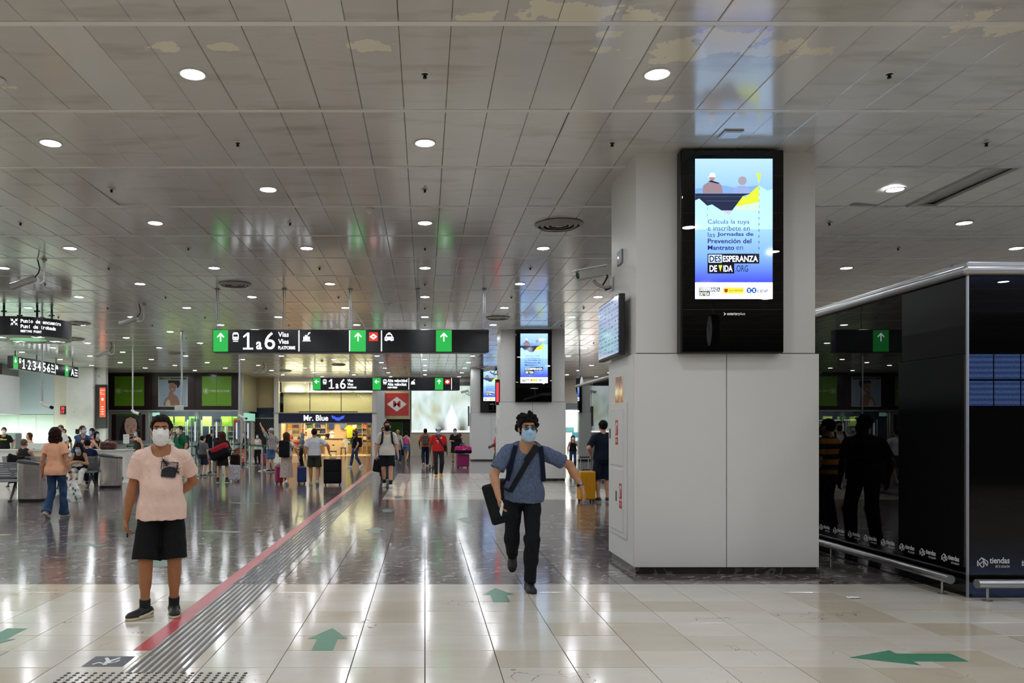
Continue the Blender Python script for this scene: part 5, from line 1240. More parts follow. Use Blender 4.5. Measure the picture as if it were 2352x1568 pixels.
bench(-11.7, -8.95, 21.98, 1, 'grey slatted bench turned to the counter'); bench(-10.0, -8.9, 21.25, -1, 'grey slatted bench where the woman in white trousers sits')

# ------------------------------------------------------------------ queue posts with belts, check gates
M_BELT = mat('green_belt', '1f5a3c', .6)
def stanchion(px, py, label, d=None):
    d = EYE * FPX / (py - VY); r = thing('queue_post', label, 'post', (gx(px, d), d, 0), 0, 'steel queue posts by the shop')
    MB().lathe([(.16, 0), (.16, .012), (.14, .025), (.03, .03)], n=24).build('base', M_STEEL, r, True); MB().cyl((0, 0, .02), (0, 0, .9), .03, n=14).build('pole', M_STEEL, r, True); MB().lathe([(.034, .9), (.036, .92), (.036, .98), (.02, .995), (0, 1.0)], n=14).build('belt_head', M_DARKGREY, r, True)
    return Vector((gx(px, d), d, 0))
sp = [stanchion(449, 1082, 'queue post behind the boy in grey'), stanchion(456, 1068, 'queue post left of the black shirted man', 0), stanchion(532, 1069, 'queue post beside the white spotted suitcase'), stanchion(574, 1072, 'queue post in front of the orange disc'), stanchion(603, 1082, 'queue post beside the man in the cap'), stanchion(614, 1079, 'rearmost queue post by the man in the cap'), stanchion(381, 1078, 'queue post behind the pink shirted man'), stanchion(292, 1082, 'queue post with a notice right of the counter')]
def belt(a, b, label, zs=(.94,)):
    r = thing('queue_belt', label, 'belt', (a.x, a.y, 0)); v = b - a
    for z in zs: MB().add([(0, 0, z - .025), (v.x, v.y, z - .025), (v.x, v.y, z + .025), (0, 0, z + .025), (0, .004, z - .025), (v.x, v.y + .004, z - .025), (v.x, v.y + .004, z + .025), (0, .004, z + .025)], [(0, 1, 2, 3), (7, 6, 5, 4), (0, 4, 5, 1), (2, 6, 7, 3)]).build('webbing', M_BELT, r)
belt(sp[2], sp[4], 'long green belt crossing before the orange disc'); belt(sp[3], sp[5], 'green belt behind the long one'); belt(sp[6], sp[0], 'green belt behind the man in the green polo', (.94, .6)); belt(sp[7], sp[6], 'green belt running from the counter end')
r = thing('notice_stand', 'small white notice on a queue post by the counter', 'notice', (sp[7].x - .02, sp[7].y - .05, 1.0)); MB().box(-.11, .11, 0, .02, .05, .4).build('board', M_WPLAST, r); MB().cyl((0, .02, 0), (0, .02, .1), .012, n=8).build('stem', M_STEEL, r)
text('lettering', 'AVISO', FR((0, -.001, 0)), M_BLACK, 0, .3, .13, .04, r, 0, 'center'); text('lettering', 'Mantenga la distancia', FR((0, -.001, 0)), M_BLACK, 0, .2, .18, .025, r, 0, 'center')
M_ACR = clear_glass('acrylic', 'e2e8ee', .12)
def gate(px, py, label, h=1.95):
    d = EYE * FPX / (py - VY); r = thing('security_gate', label, 'gate', (gx(px, d), d, 0), 0, 'clear security gates before the shop')
    MB().box(-.14, .14, -.012, .012, .1, h).build('clear_panel', M_ACR, r, bevel=.006); MB().box(-.16, -.13, -.03, .03, 0, h + .02).build('side_post', M_ALU, r, bevel=.006); MB().box(.13, .16, -.03, .03, 0, h + .02).build('side_post', M_ALU, r, bevel=.006); MB().box(-.05, .0, -.02, .02, 1.2, h - .1).build('reflective_strip', emit('sheen_glow', 'eaf2ff', .35), r); MB().box(-.2, .2, -.2, .2, 0, .02).build('base_plate', M_STEEL, r)  # the strip only reflects; its shine is put in as a faint glow
gate(450, 1094, 'clear security gate beside the boy in grey'); gate(499, 1090, 'clear security gate behind the woman with the red bag'); gate(545, 1078, 'clear security gate before the shop corner'); gate(571, 1071, 'narrow security gate with dark symbols before the shutter')
r = thing('orange_disc_sign', 'round orange floor sign with the number 1+2', 'sign', (gx(552, 33.6), 33.6, 0)); MB().lathe([(.0, -.03), (.31, -.03), (.34, 0), (.31, .03), (0, .03)], (0, 0, .46), 40, 'y').build('disc', mat('sign_orange', 'd9662a', .4), r, True); MB().lathe([(.31, -.035), (.355, -.03), (.355, .03), (.31, .035), (.31, -.035)], (0, 0, .46), 40, 'y').build('rim', M_DARKGREY, r, True); MB().box(-.2, .2, -.12, .12, 0, .12).build('foot', M_DARKGREY, r, bevel=.02)
text('digits', '1+2', FR((0, -.036, 0)), M_WPLAST, 0, .37, .36, .2, r, .01, 'center')
# ------------------------------------------------------------------ soft-surface modelling: distance fields turned into one continuous mesh
_CO = np.array([(i, j, k) for i in (0, 1) for j in (0, 1) for k in (0, 1)])
_ED = [(a, b) for a in range(8) for b in range(a + 1, 8) if np.abs(_CO[a] - _CO[b]).sum() == 1]
def surfnet(F, lo, h):
    S = F < 0
    c = [S[i:F.shape[0] - 1 + i, j:F.shape[1] - 1 + j, k:F.shape[2] - 1 + k] for i, j, k in _CO]
    anyi = c[0].copy(); alli = c[0].copy()
    for q in c[1:]: anyi |= q; alli &= q
    act = anyi & ~alli
    idx = np.argwhere(act)
    v = np.stack([F[idx[:, 0] + i, idx[:, 1] + j, idx[:, 2] + k] for i, j, k in _CO], 1)
    acc = np.zeros((len(idx), 3)); cnt = np.zeros(len(idx))
    for a, b in _ED:
        va, vb = v[:, a], v[:, b]; m = (va < 0) != (vb < 0)
        t = np.where(m, va / np.where(m, va - vb, 1), 0)
        acc += np.where(m[:, None], _CO[a] + t[:, None] * (_CO[b] - _CO[a]), 0); cnt += m
    P = (idx + acc / cnt[:, None]) * h + lo
    mp = np.full(act.shape, -1, np.int32); mp[act] = np.arange(len(idx))
    Q = []
    for ax in range(3):
        s0 = [slice(1, -1)] * 3; s1 = [slice(1, -1)] * 3
        s0[ax] = slice(0, -1); s1[ax] = slice(1, None)
        a, b = S[tuple(s0)], S[tuple(s1)]
        for flip, m in ((False, a & ~b), (True, ~a & b)):
            e = np.argwhere(m)
            if not len(e): continue
            off = np.ones(3, int); off[ax] = 0; e = e + off
            u, w = [(1, 2), (2, 0), (0, 1)][ax]
            def cell(du, dw):
                q = e.copy(); q[:, u] += du; q[:, w] += dw; return mp[q[:, 0], q[:, 1], q[:, 2]]
            f = np.stack([cell(-1, -1), cell(0, -1), cell(0, 0), cell(-1, 0)], 1)
            Q.append(f[:, ::-1] if flip else f)
    return P, np.concatenate(Q)
class SDF:
    def __init__(s, h): s.h = h; s.pr = []
    def cap(s, a, b, ra, rb=None, k=.02, op='u'):
        a, b = np.array(a, float), np.array(b, float); rb = ra if rb is None else rb; r = max(ra, rb)
        ba = b - a; L2 = max(ba @ ba, 1e-9)
        def f(X, Y, Z):
            t = np.clip(((X - a[0]) * ba[0] + (Y - a[1]) * ba[1] + (Z - a[2]) * ba[2]) / L2, 0, 1)
            return np.sqrt((X - a[0] - t * ba[0]) ** 2 + (Y - a[1] - t * ba[1]) ** 2 + (Z - a[2] - t * ba[2]) ** 2) - (ra + (rb - ra) * t)
        s.pr.append((op, f, np.minimum(a, b) - r, np.maximum(a, b) + r, k)); return s
    def ell(s, c, r, R=None, k=.02, op='u'):
        c = np.array(c, float); r = np.array(r, float) if np.ndim(r) else np.array([r] * 3, float); m = r.min()
        def f(X, Y, Z):
            x, y, z = X - c[0], Y - c[1], Z - c[2]
            if R is not None: x, y, z = (R[0, i] * x + R[1, i] * y + R[2, i] * z for i in range(3))
            q = np.sqrt((x / r[0]) ** 2 + (y / r[1]) ** 2 + (z / r[2]) ** 2)
            return (q - 1) * m if m == r.max() else q * (q - 1) / np.maximum(np.sqrt((x / r[0] ** 2) ** 2 + (y / r[1] ** 2) ** 2 + (z / r[2] ** 2) ** 2), 1e-6)
        rr = r.max(); s.pr.append((op, f, c - rr, c + rr, k)); return s
    def loft(s, a, b, right, keys, k=.02, op='u', ext=0.0):
        """elliptic sections along a->b: keys (t, half width, half depth[, offset forward])"""
        a, b = np.array(a, float), np.array(b, float); ax = b - a; L = np.linalg.norm(ax); ax = ax / L
        rt = np.array(right, float); rt = rt - ax * (rt @ ax); rt /= np.linalg.norm(rt); fw = np.cross(ax, rt)
        T = [q[0] for q in keys]; Wd = [q[1] for q in keys]; Dp = [q[2] for q in keys]; Of = [q[3] if len(q) > 3 else 0 for q in keys]
        mx = max(max(Wd), max(Dp)) + max(abs(o) for o in Of)
        def f(X, Y, Z):
            x, y, z = X - a[0], Y - a[1], Z - a[2]
            t = (x * ax[0] + y * ax[1] + z * ax[2]) / L
            w, d, o = np.interp(t, T, Wd), np.interp(t, T, Dp), np.interp(t, T, Of)
            u = (x * rt[0] + y * rt[1] + z * rt[2]) / w; v = (x * fw[0] + y * fw[1] + z * fw[2] - o) / d
            q = (np.sqrt(u * u + v * v) - 1) * np.minimum(w, d)
            return np.maximum(q, np.maximum(-t, t - 1) * L - ext)
        s.pr.append((op, f, np.minimum(a, b) - mx, np.maximum(a, b) + mx, k)); return s
    def box(s, c, half, R=None, rnd=.01, k=.01, op='u'):
        c = np.array(c, float); hf = np.array(half, float) - rnd
        def f(X, Y, Z):
            x, y, z = X - c[0], Y - c[1], Z - c[2]
            if R is not None: x, y, z = (R[0, i] * x + R[1, i] * y + R[2, i] * z for i in range(3))
            qx, qy, qz = np.abs(x) - hf[0], np.abs(y) - hf[1], np.abs(z) - hf[2]
            return np.sqrt(np.maximum(qx, 0) ** 2 + np.maximum(qy, 0) ** 2 + np.maximum(qz, 0) ** 2) + np.minimum(np.maximum(np.maximum(qx, qy), qz), 0) - rnd
        rr = np.linalg.norm(half); s.pr.append((op, f, c - rr, c + rr, k)); return s
    def plane(s, p, n, k=.004):
        """keep the side the normal points away from"""
        p = np.array(p, float); n = np.array(n, float); n = n / np.linalg.norm(n)
        s.pr.append(('i', lambda X, Y, Z: (X - p[0]) * n[0] + (Y - p[1]) * n[1] + (Z - p[2]) * n[2], None, None, k)); return s
    def ripple(s, amp, freq, seed=0):
        rs = np.random.RandomState(seed); D = rs.normal(size=(5, 3)) * freq; ph = rs.uniform(0, 6.28, 5)
        def f(X, Y, Z): return sum(np.sin(X * D[i, 0] + Y * D[i, 1] + Z * D[i, 2] * .6 + ph[i] + 1.3 * np.sin(Z * freq * .5 + X * freq * .7 + i)) for i in range(5)) * amp / 2.2
        s.pr.append(('r', f, None, None, 0)); return s
    def mesh(s):
        h = s.h; adds = [q for q in s.pr if q[0] == 'u']
        lo = np.min([q[2] for q in adds], 0) - 3 * h; hi = np.max([q[3] for q in adds], 0) + 3 * h
        n = np.ceil((hi - lo) / h).astype(int) + 1
        ax = [(lo[i] + h * np.arange(n[i])) for i in range(3)]
        F = np.full(n, .5, np.float32)
        for op, f, a, b, k in s.pr:
            if a is None: sl = [slice(0, n[i]) for i in range(3)]
            else:
                m = k + 2.5 * h
                sl = [slice(max(0, int((a[i] - m - lo[i]) / h)), min(n[i], int((b[i] + m - lo[i]) / h) + 2)) for i in range(3)]
                if any(q.stop <= q.start for q in sl): continue
            X, Yv, Zv = ax[0][sl[0]][:, None, None], ax[1][sl[1]][None, :, None], ax[2][sl[2]][None, None, :]
            d = np.broadcast_to(f(X, Yv, Zv), tuple(q.stop - q.start for q in sl)).astype(np.float32); G = F[tuple(sl)]
            if op == 'u':
                t = np.clip(.5 + .5 * (G - d) / k, 0, 1); F[tuple(sl)] = G + (d - G) * t - k * t * (1 - t)
            elif op == 's':
                d = -d; t = np.clip(.5 + .5 * (d - G) / k, 0, 1); F[tuple(sl)] = G + (d - G) * t + k * t * (1 - t)
            elif op == 'i':
                t = np.clip(.5 + .5 * (d - G) / k, 0, 1); F[tuple(sl)] = G + (d - G) * t + k * t * (1 - t)
            else: F[tuple(sl)] = G + d
        F[0] = F[-1] = .5; F[:, 0] = F[:, -1] = .5; F[:, :, 0] = F[:, :, -1] = .5
        return surfnet(F, lo, h)
    def build(s, name, m, parent, keep=None):
        P, Q = s.mesh()
        me = bpy.data.meshes.new(name)
        me.vertices.add(len(P)); me.vertices.foreach_set('co', P.astype(np.float32).ravel())
        me.loops.add(len(Q) * 4); me.loops.foreach_set('vertex_index', Q.astype(np.int32).ravel())
        me.polygons.add(len(Q)); me.polygons.foreach_set('loop_start', np.arange(0, len(Q) * 4, 4, dtype=np.int32))
        me.update(calc_edges=True); me.polygons.foreach_set('use_smooth', np.ones(len(Q), bool))
        o = link(name, me, m, parent)
        if keep is not None: keep[name] = P
        return o
def vec(*a): return np.array(a, float)
def unit(v): return v / max(np.linalg.norm(v), 1e-9)
def ik(a, c, l1, l2, pole):
    """middle joint of a two-bone limb from a to c; returns (joint, reached end)"""
    d = c - a; L = np.linalg.norm(d); m = (l1 + l2) * .999
    if L > m: c = a + d / L * m; d = c - a; L = m
    L = max(L, abs(l1 - l2) + .01)
    x = unit(d); ca = (l1 * l1 + L * L - l2 * l2) / (2 * l1 * L); p = pole - x * (pole @ x)
    p = unit(p) if np.linalg.norm(p) > 1e-6 else unit(np.cross(x, vec(1, 0, .01)))
    return a + x * (l1 * ca) + p * (l1 * math.sqrt(max(0, 1 - ca * ca))), c
def rot_zx(yaw, pitch, roll=0.0):
    cy, sy, cp, sp_, cr, sr = math.cos(yaw), math.sin(yaw), math.cos(pitch), math.sin(pitch), math.cos(roll), math.sin(roll)
    return np.array([[cy, -sy, 0], [sy, cy, 0], [0, 0, 1]]) @ np.array([[1, 0, 0], [0, cp, -sp_], [0, sp_, cp]]) @ np.array([[cr, 0, sr], [0, 1, 0], [-sr, 0, cr]])

SK = {'tan': 'a9744f', 'light': 'cf9f83', 'fair': 'd8ae95', 'olive': 'b98a68', 'brown': '6e4a36', 'dark': '4a3126'}
M_EYEW = mat('eye_white', 'e2dcd6', .2); M_IRIS = mat('iris_dark', '1f1410', .15); M_STRAP = mat('mask_strap', 'e8e8e6', .7)
MASKC = {'white': 'eceae8', 'blue': 'a9cdea', 'black': '17181b', 'dark': '26303f'}
def person(label, x, y, height, ang=0.0, skin_='olive', fem=False, wide=1.0, belly=0.0, h=.016, pelvis=(0, 0, .95), lean=(0, 0), feet=None, hands=None, poles=None, knees=None, head=(0, 0),
           shirt=None, sleeve=.5, hem=.0, loose=.022, neck_r=.078, strap=False, bottom=None, shoes='1c1c1e', sole=None, socks=None, hair=('short', '1d1613'), mask=None, glasses=False, eyes=None, cap=None, curl=.5, group=None, ripple=0.0, name='person', mats=None, hsc=1.06, ears=True):
    s = height / 1.75; eyes = (h < .015) if eyes is None else eyes
    root = thing(name, label, 'person', (x, y, 0), math.radians(ang), group)
    K = {}
    V = lambda p: np.array(p, float) * s
    pel = V(pelvis); up = unit(vec(lean[0], lean[1], .5)); neck = pel + up * (.5 * s); rt = unit(np.cross(vec(0, -1, 0), up)) * 1.0
    if rt[0] < 0: rt = -rt
    fwv = np.cross(up, rt) * -1
    if fwv[1] > 0: fwv = -fwv
    shw = (.16 if fem else .18) * wide * s; hipw = (.092 if fem else .088) * wide * s
    HR = rot_zx(head[0], head[1]); hs0 = s * hsc; hc = neck + up * (.035 * s) + HR @ V((0, -.01, .132))
    hd = lambda p: hc + HR @ (np.array(p, float) * hs0)
    VH = lambda p: np.array(p, float) * hs0
    feet = feet or {}; hands = hands or {}; poles = poles or {}; knees = knees or {}
    J = {}
    for sd, sg in (('L', -1), ('R', 1)):
        hip = pel + rt * (sg * hipw) - up * (.03 * s)
        f = feet.get(sd, (sg * .1, 0, 0, sg * .25, 0))
        ank = V((f[0], f[1], f[2] + .085))
        kn, ank = ik(hip, ank, .43 * s, .425 * s, np.array(knees.get(sd, (sg * .15, -1, .1)), float))
        sh = neck + rt * (sg * shw) - up * (.07 * s)
        hn = hands.get(sd, (sg * .265, .0, .87))
        wr = V(hn[:3]); el, wr = ik(sh, wr, .285 * s, .255 * s, np.array(poles.get(sd, (sg * .5, .6, -.1)), float))
        J[sd] = dict(hip=hip, kn=kn, ank=ank, yaw=f[3] if len(f) > 3 else sg * .2, pit=f[4] if len(f) > 4 else 0.0, sh=sh, el=el, wr=wr, hd=unit(wr - el) if len(hn) < 6 else unit(np.array(hn[3:6], float)), sg=sg)
    w = wide; tb = pel - up * (.09 * s); TL = .59 * s
    tk = [(0, .13, .10), (.14, .165 if not fem else .172, .115), (.38, .142 if not fem else .122, .1), (.62, .163 if not fem else .142, .112), (.8, .165 if not fem else .143, .105), (.92, .12, .082), (1.0, .07, .06)]
    def keys(inf, dd=0.0): return [(t, (a * w + inf) * s, (b * (.5 + .5 * w) + inf + dd) * s) for t, a, b in tk]
    def torso(S, inf, k=.03):
        S.loft(tb, neck, rt, keys(inf), k * s)
        if belly: S.ell(pel + up * (.16 * s) + fwv * (.03 * s), V((.145 * w + inf, .1 + belly + inf, .17)), None, .05 * s)
        if fem:
            for sg in (-1, 1): S.ell(pel + up * (.33 * s) + rt * (sg * .065 * s) + fwv * (.075 * s), V((.055 + inf, .055 + inf, .055)), None, .04 * s)
        for sg in (-1, 1):
            S.cap(neck + rt * (sg * .03 * s) + up * (.005 * s), neck + rt * (sg * shw * .95) - up * (.066 * s), (.047 + inf * .7) * s, (.047 + inf * .6) * s, .035 * s)
            S.ell(pel + rt * (sg * .07 * s) - fwv * (.055 * s) - up * (.05 * s), V((.085 * w + inf, .08 + inf, .09)), None, .04 * s)
    # body: one continuous surface
    B = SDF(h); torso(B, -.004)
    B.cap(neck - up * (.03 * s), hd((0, .015, -.07)), .058 * s, .053 * s, .03 * s)
    B.ell(hd((0, .018, .025)), VH((.076, .094, .092)), HR, .02 * s).ell(hd((0, -.025, -.04)), VH((.062, .07, .075)), HR, .03 * s).ell(hd((0, -.068, -.092)), VH((.028, .026, .022)), HR, .02 * s)
    B.cap(hd((-.035, -.078, .04)), hd((.035, -.078, .04)), .016 * s, None, .012 * s)
    for sg in (-1, 1):
        B.ell(hd((sg * .042, -.06, -.025)), VH((.026, .026, .028)), HR, .02 * s)
        if h < .012: B.ell(hd((sg * .032, -.099, .014)), VH((.017, .014, .012)), HR, .008 * s, 's')
        if ears: B.ell(hd((sg * .079, .012, -.005)), VH((.010 if h < .012 else .014, .021, .033)), HR @ rot_zx(sg * -.3, 0), .008 * s)
    B.cap(hd((0, -.088, .02)), hd((0, -.112, -.03)), .009 * s, .016 * s, .012 * s); B.ell(hd((0, -.09, -.065)), VH((.026, .014, .012)), HR, .01 * s)
    for sd in 'LR':
        j = J[sd]; sg = j['sg']
        B.cap(j['sh'], j['el'], .049 * w * s, .039 * w * s, .03 * s); B.cap(j['el'], j['el'] + (j['wr'] - j['el']) * .35, .041 * w * s, .041 * w * s, .02 * s).cap(j['el'] + (j['wr'] - j['el']) * .3, j['wr'], .04 * w * s, .027 * s, .02 * s)
        # hand: palm, four fingers, thumb
        dr = j['hd']; nrm = unit(np.cross(np.cross(dr, rt * sg), dr) * -1); nrm = unit(rt * (-sg) - dr * ((rt * -sg) @ dr)) if abs(dr @ rt) < .9 else unit(vec(0, 1, 0) - dr * dr[1])
        wd = np.cross(dr, nrm); wd = wd if wd @ vec(0, -1, 0) > 0 else -wd
        Rm = np.stack([wd, nrm, dr], 1)
        B.ell(j['wr'] + dr * (.048 * s), V((.04, .019, .056)), Rm, .012 * s)
        fr_ = max(.0088, .55 * h / s)
        for q, (o_, L_) in enumerate(((.029, .9), (.0105, 1.0), (-.0085, .95), (-.027, .75))):
            p = j['wr'] + dr * (.085 * s) + wd * (o_ * s); a = .25 * curl; d_ = dr
            for sl, rr in ((.042, 1.0), (.027, .92), (.02, .82)):
                a += curl * .75; d_ = dr * math.cos(a) + nrm * math.sin(a) + wd * (o_ * 2.5 * (1 - curl)); q2 = p + unit(d_) * (sl * L_ * s)
                B.cap(p, q2, fr_ * rr * s, fr_ * rr * .92 * s, .005 * s); p = q2
        p = j['wr'] + dr * (.03 * s) + wd * (.03 * s); q2 = p + unit(dr * .6 + wd * .75 + nrm * .25) * (.042 * s); q3 = q2 + unit(dr * .9 + wd * (.25 - .3 * curl) + nrm * (.2 + .4 * curl)) * (.032 * s)
        B.cap(p, q2, .014 * s, .011 * s, .012 * s).cap(q2, q3, max(.0105, .55 * h / s) * s, max(.0088, .5 * h / s) * s, .006 * s)
        # legs
        B.cap(j['hip'], j['kn'], .088 * (.5 + .5 * w) * s, .056 * s, .04 * s); cf = unit(np.cross(j['ank'] - j['kn'], rt)); cf = cf if cf[1] > 0 else -cf
        sv = j['ank'] - j['kn']; B.cap(j['kn'], j['ank'], .052 * s, .036 * s, .03 * s).cap(j['kn'] + sv * .18 + cf * (.014 * s), j['kn'] + sv * .5 + cf * (.012 * s), .05 * s, .042 * s, .04 * s)
        FRm = rot_zx(j['yaw'], 0) @ rot_zx(0, j['pit']); j['F'] = FRm; fp = lambda p, j=j, F=FRm: j['ank'] + F @ V(p)
        j['fp'] = fp; B.cap(fp((0, .02, -.045)), fp((0, -.13, -.055)), .032 * s, .026 * s, .03 * s)
    M_ = mats or {}
    sk = skin('skin_' + skin_, SK[skin_]); body = B.build('body', sk, root, K)
    # shirt
    if shirt:
        S = SDF(h); hb = pel + up * (hem * s)
        torso(S, loose * .55, .035)
        S.loft(hb, hb + up * (.36 * s), rt, [(0, (.18 * w + loose) * s, (.13 + loose + belly * .8) * s, 0), (.35, (.165 * w + loose) * s, (.12 + loose + belly * .8) * s, 0), (1, .11 * w * s, .07 * s, 0)], .06 * s)
        for sd in 'LR':
            j = J[sd]
            if sleeve > 0:
                ua = unit(j['el'] - j['sh']); e = j['sh'] + (j['el'] - j['sh']) * min(1, sleeve * 1.25)
                S.cap(j['sh'] - ua * (.01 * s), j['sh'] + ua * (.06 * s), (.05 * w + loose * .4) * s, (.052 * w + loose * .5) * s, .03 * s)
                sr = .049 * w + loose * .7
                S.loft(j['sh'], e, np.cross(ua, vec(0, 1, .2)), [(0, sr * s, sr * s), (1, (sr + .006) * s, (sr + .006) * s)], .02 * s)
                if sleeve > 1: 
                    e2 = j['el'] + (j['wr'] - j['el']) * min(.95, (sleeve - 1) * 2); S.loft(j['el'], e2, np.cross(unit(j['wr'] - j['el']), vec(0, 1, .2)), [(0, sr * s, sr * s), (1, .045 * s, .045 * s)], .03 * s)
        S.plane(hb, -up, .006 * s)
        if sleeve <= 0:
            for sd in 'LR': j = J[sd]; S.cap(j['sh'] + rt * (j['sg'] * .02 * s), j['sh'] + rt * (j['sg'] * .2 * s) + up * (.05 * s), (.085 if not strap else .13) * s, .2 * s, .015 * s, 's')
        nb = neck + fwv * (.012 * s)
        S.cap(nb - up * (.0 * s) + fwv * (.035 * s if not strap else .05 * s), nb + up * (.22 * s), (neck_r if not strap else .11) * s, .1 * s, .01 * s, 's')
        if ripple: S.ripple(ripple, 34, 3)
        S.build('shirt', M_.get('shirt') or shirt, root, K)
    # trousers, shorts, skirt
    if bottom:
        kind, bm_, frac = bottom[:3]; S = SDF(h); lo_ = bottom[3] if len(bottom) > 3 else .02
        wt = pel + up * (.075 * s)
        if kind == 'skirt':
            kn = (J['L']['kn'] + J['R']['kn']) / 2; an = (J['L']['ank'] + J['R']['ank']) / 2; dn = unit(kn - pel); e = pel + (an - pel) * frac
            S.loft(e, wt, rt, [(0, (.2 + lo_) * s, (.17 + lo_) * s), (.55, .19 * w * s, .145 * s), (.85, .172 * w * s, .13 * s), (1, .138 * w * s, .11 * s)], .02 * s)
        else:
            torso(S, .012, .03)
            S.plane(wt, up, .004 * s)
            if belly: S.ell(pel + fwv * (.02 * s), V((.15 * w, .12 + belly * .6, .1)), None, .04 * s); S.plane(wt, up, .004 * s)
            for sd in 'LR':
                j = J[sd]; q = .092 * (.5 + .5 * w)
                if frac <= 1.05:
                    e = j['hip'] + (j['kn'] - j['hip']) * frac; S.loft(e, j['hip'] + up * (.02 * s), vec(1, 0, 0), [(0, (q + lo_) * s, (q + lo_) * s), (1, (q + .006) * s, (q + .01) * s)], .03 * s)
                else:
                    S.cap(j['hip'], j['kn'], (q + .004) * s, (.06 + lo_) * s, .03 * s)
                    fl = bottom[4] if len(bottom) > 4 else .052; cf = unit(np.cross(j['ank'] - j['kn'], rt)); cf = cf if cf[1] > 0 else -cf; sv = j['ank'] - j['kn']; S.cap(j['kn'] + cf * (.012 * s), j['kn'] + sv * .5 + cf * (.012 * s), (.056 + lo_ * .5) * s, (.05 + lo_ * .5) * s, .04 * s); e = j['kn'] + (j['ank'] - j['kn']) * min(1.1, frac - 1)
                    S.loft(e, j['kn'], vec(1, 0, 0), [(0, (fl + lo_) * s, (fl + lo_ + .012) * s), (.6, (.056 + lo_) * s, (.06 + lo_) * s), (1, (.058 + lo_) * s, (.06 + lo_) * s)], .05 * s)
        if ripple: S.ripple(ripple, 26, 5)
        S.build({'skirt': 'skirt', 'shorts': 'shorts'}.get(kind, 'trousers'), bm_, root, K)
    # shoes
    sm_ = M_.get('shoe') or mat('shoe_' + shoes, shoes, .55, var=.1); so_ = mat('sole_' + (sole or 'd9d4c2'), sole or 'd9d4c2', .6)
    for sd in 'LR':
        j = J[sd]; fp = j['fp']; F = j['F']; hs = min(h, .012)
        S = SDF(hs); S.cap(fp((0, .035, -.035)), fp((0, .0, -.015)), .046 * s, .044 * s, .02 * s).cap(fp((0, -.0, -.035)), fp((0, -.13, -.052)), .045 * s, .036 * s, .03 * s).ell(fp((0, -.1, -.055)), V((.05, .085, .03)), F, .02 * s).cap(fp((0, .02, -.01)), fp((0, .012, .02)), .043 * s, .042 * s, .012 * s)
        S.plane(fp((0, 0, -.062)), F @ vec(0, 0, -1), .004).plane(fp((0, 0, .022)), F @ vec(0, .25, 1), .006)
        sh_ = S.build('shoe', sm_, root)
        S = SDF(hs); S.cap(fp((0, .035, -.07)), fp((0, -.01, -.07)), .047 * s, .047 * s, .02 * s).ell(fp((0, -.09, -.07)), V((.052, .095, .04)), F, .02 * s); S.plane(fp((0, 0, -.085)), F @ vec(0, 0, -1), .003).plane(fp((0, 0, -.058)), F @ vec(0, 0, 1), .003)
        S.build('sole', so_, sh_)
        if socks: SDF(hs).loft(j['ank'] - unit(j['kn'] - j['ank']) * .02, j['ank'] + unit(j['kn'] - j['ank']) * (socks[1] * s), vec(1, 0, 0), [(0, .044 * s, .046 * s), (1, .047 * s, .049 * s)], .01).build('sock', mat('sock_' + socks[0], socks[0], .9), root)
        if h < .01:
            lc = MB()
            for q in range(4):
                z = -.0 - q * .012; yy = -.045 - q * .022
                a_, b_, c_ = fp((-.03, yy, z - .012)), fp((0, yy - .004, z + .006)), fp((.03, yy, z - .012)); lc.tube([a_, b_, c_], .004 * s, 6)
            tag(lc.build('laces', mat('lace_dark', '2a2a2c', .8), sh_, True), None, None, None, None)
    # hair
    if hair:
        st, hcol = hair; hm = MATS.get('hair_' + hcol)
        if hm is None:
            t = NT('hair_' + hcol); o_ = t.obj(); c_ = lin(hcol); n_ = t.noise(70, 4, t.mapping(o_, scale=(1, 1, .35))); t.bs(col=t.mix(n_, tuple(v * .5 for v in c_), tuple(min(1, v * 1.5) for v in c_)), rough=.7, spec=.12, nor=t.bump(n_, .7, .01)); hm = t.m
        hh = min(h, .012) if h < .018 else h; S = SDF(hh)
        th = {'short': .007, 'curly': .018, 'afro': .03}.get(st, .018)
        S.ell(hd((0, .022, .03)), VH((.08 + th, .097 + th, .095 + th)), HR, .01 * s)
        rs = np.random.RandomState(7)
        if st == 'curly':
            for q in range(190):
                v_ = unit(rs.normal(size=3)); 
                if v_[2] < -.75 or (v_[1] < -.2 and v_[2] < .42): continue
                p_ = np.array([.0, .024, .03]) + v_ * np.array([.092, .11, .112]) * rs.uniform(.96, 1.2); S.ell(hd(p_), rs.uniform(.011, .021) * s, None, .006 * s)
        elif st == 'short':
            for q in range(120):
                v_ = unit(rs.normal(size=3)); 
                if v_[2] < .0: continue
                S.ell(hd(np.array([0, .022, .03]) + v_ * np.array([.085, .102, .1])), rs.uniform(.007, .012) * s, None, .012 * s)
        # face opening
        fz = {'curly': .062, 'short': .075, 'bald': .1}.get(st, .07)
        S.box(hd((0, -.13, fz - .16)), VH((.068, .1, .16)), HR, .03 * s, .012 * s, 's')
        S.plane(hd((0, 0, -.035 if st in ('short', 'bald') else -.07)), HR @ vec(0, -.55, -1), .01 * s)
        if st in ('short', 'curly'):
            for sg in (-1, 1): S.ell(hd((sg * .09, .0, -.02)), VH((.025, .03, .04)), HR, .01 * s, 's')
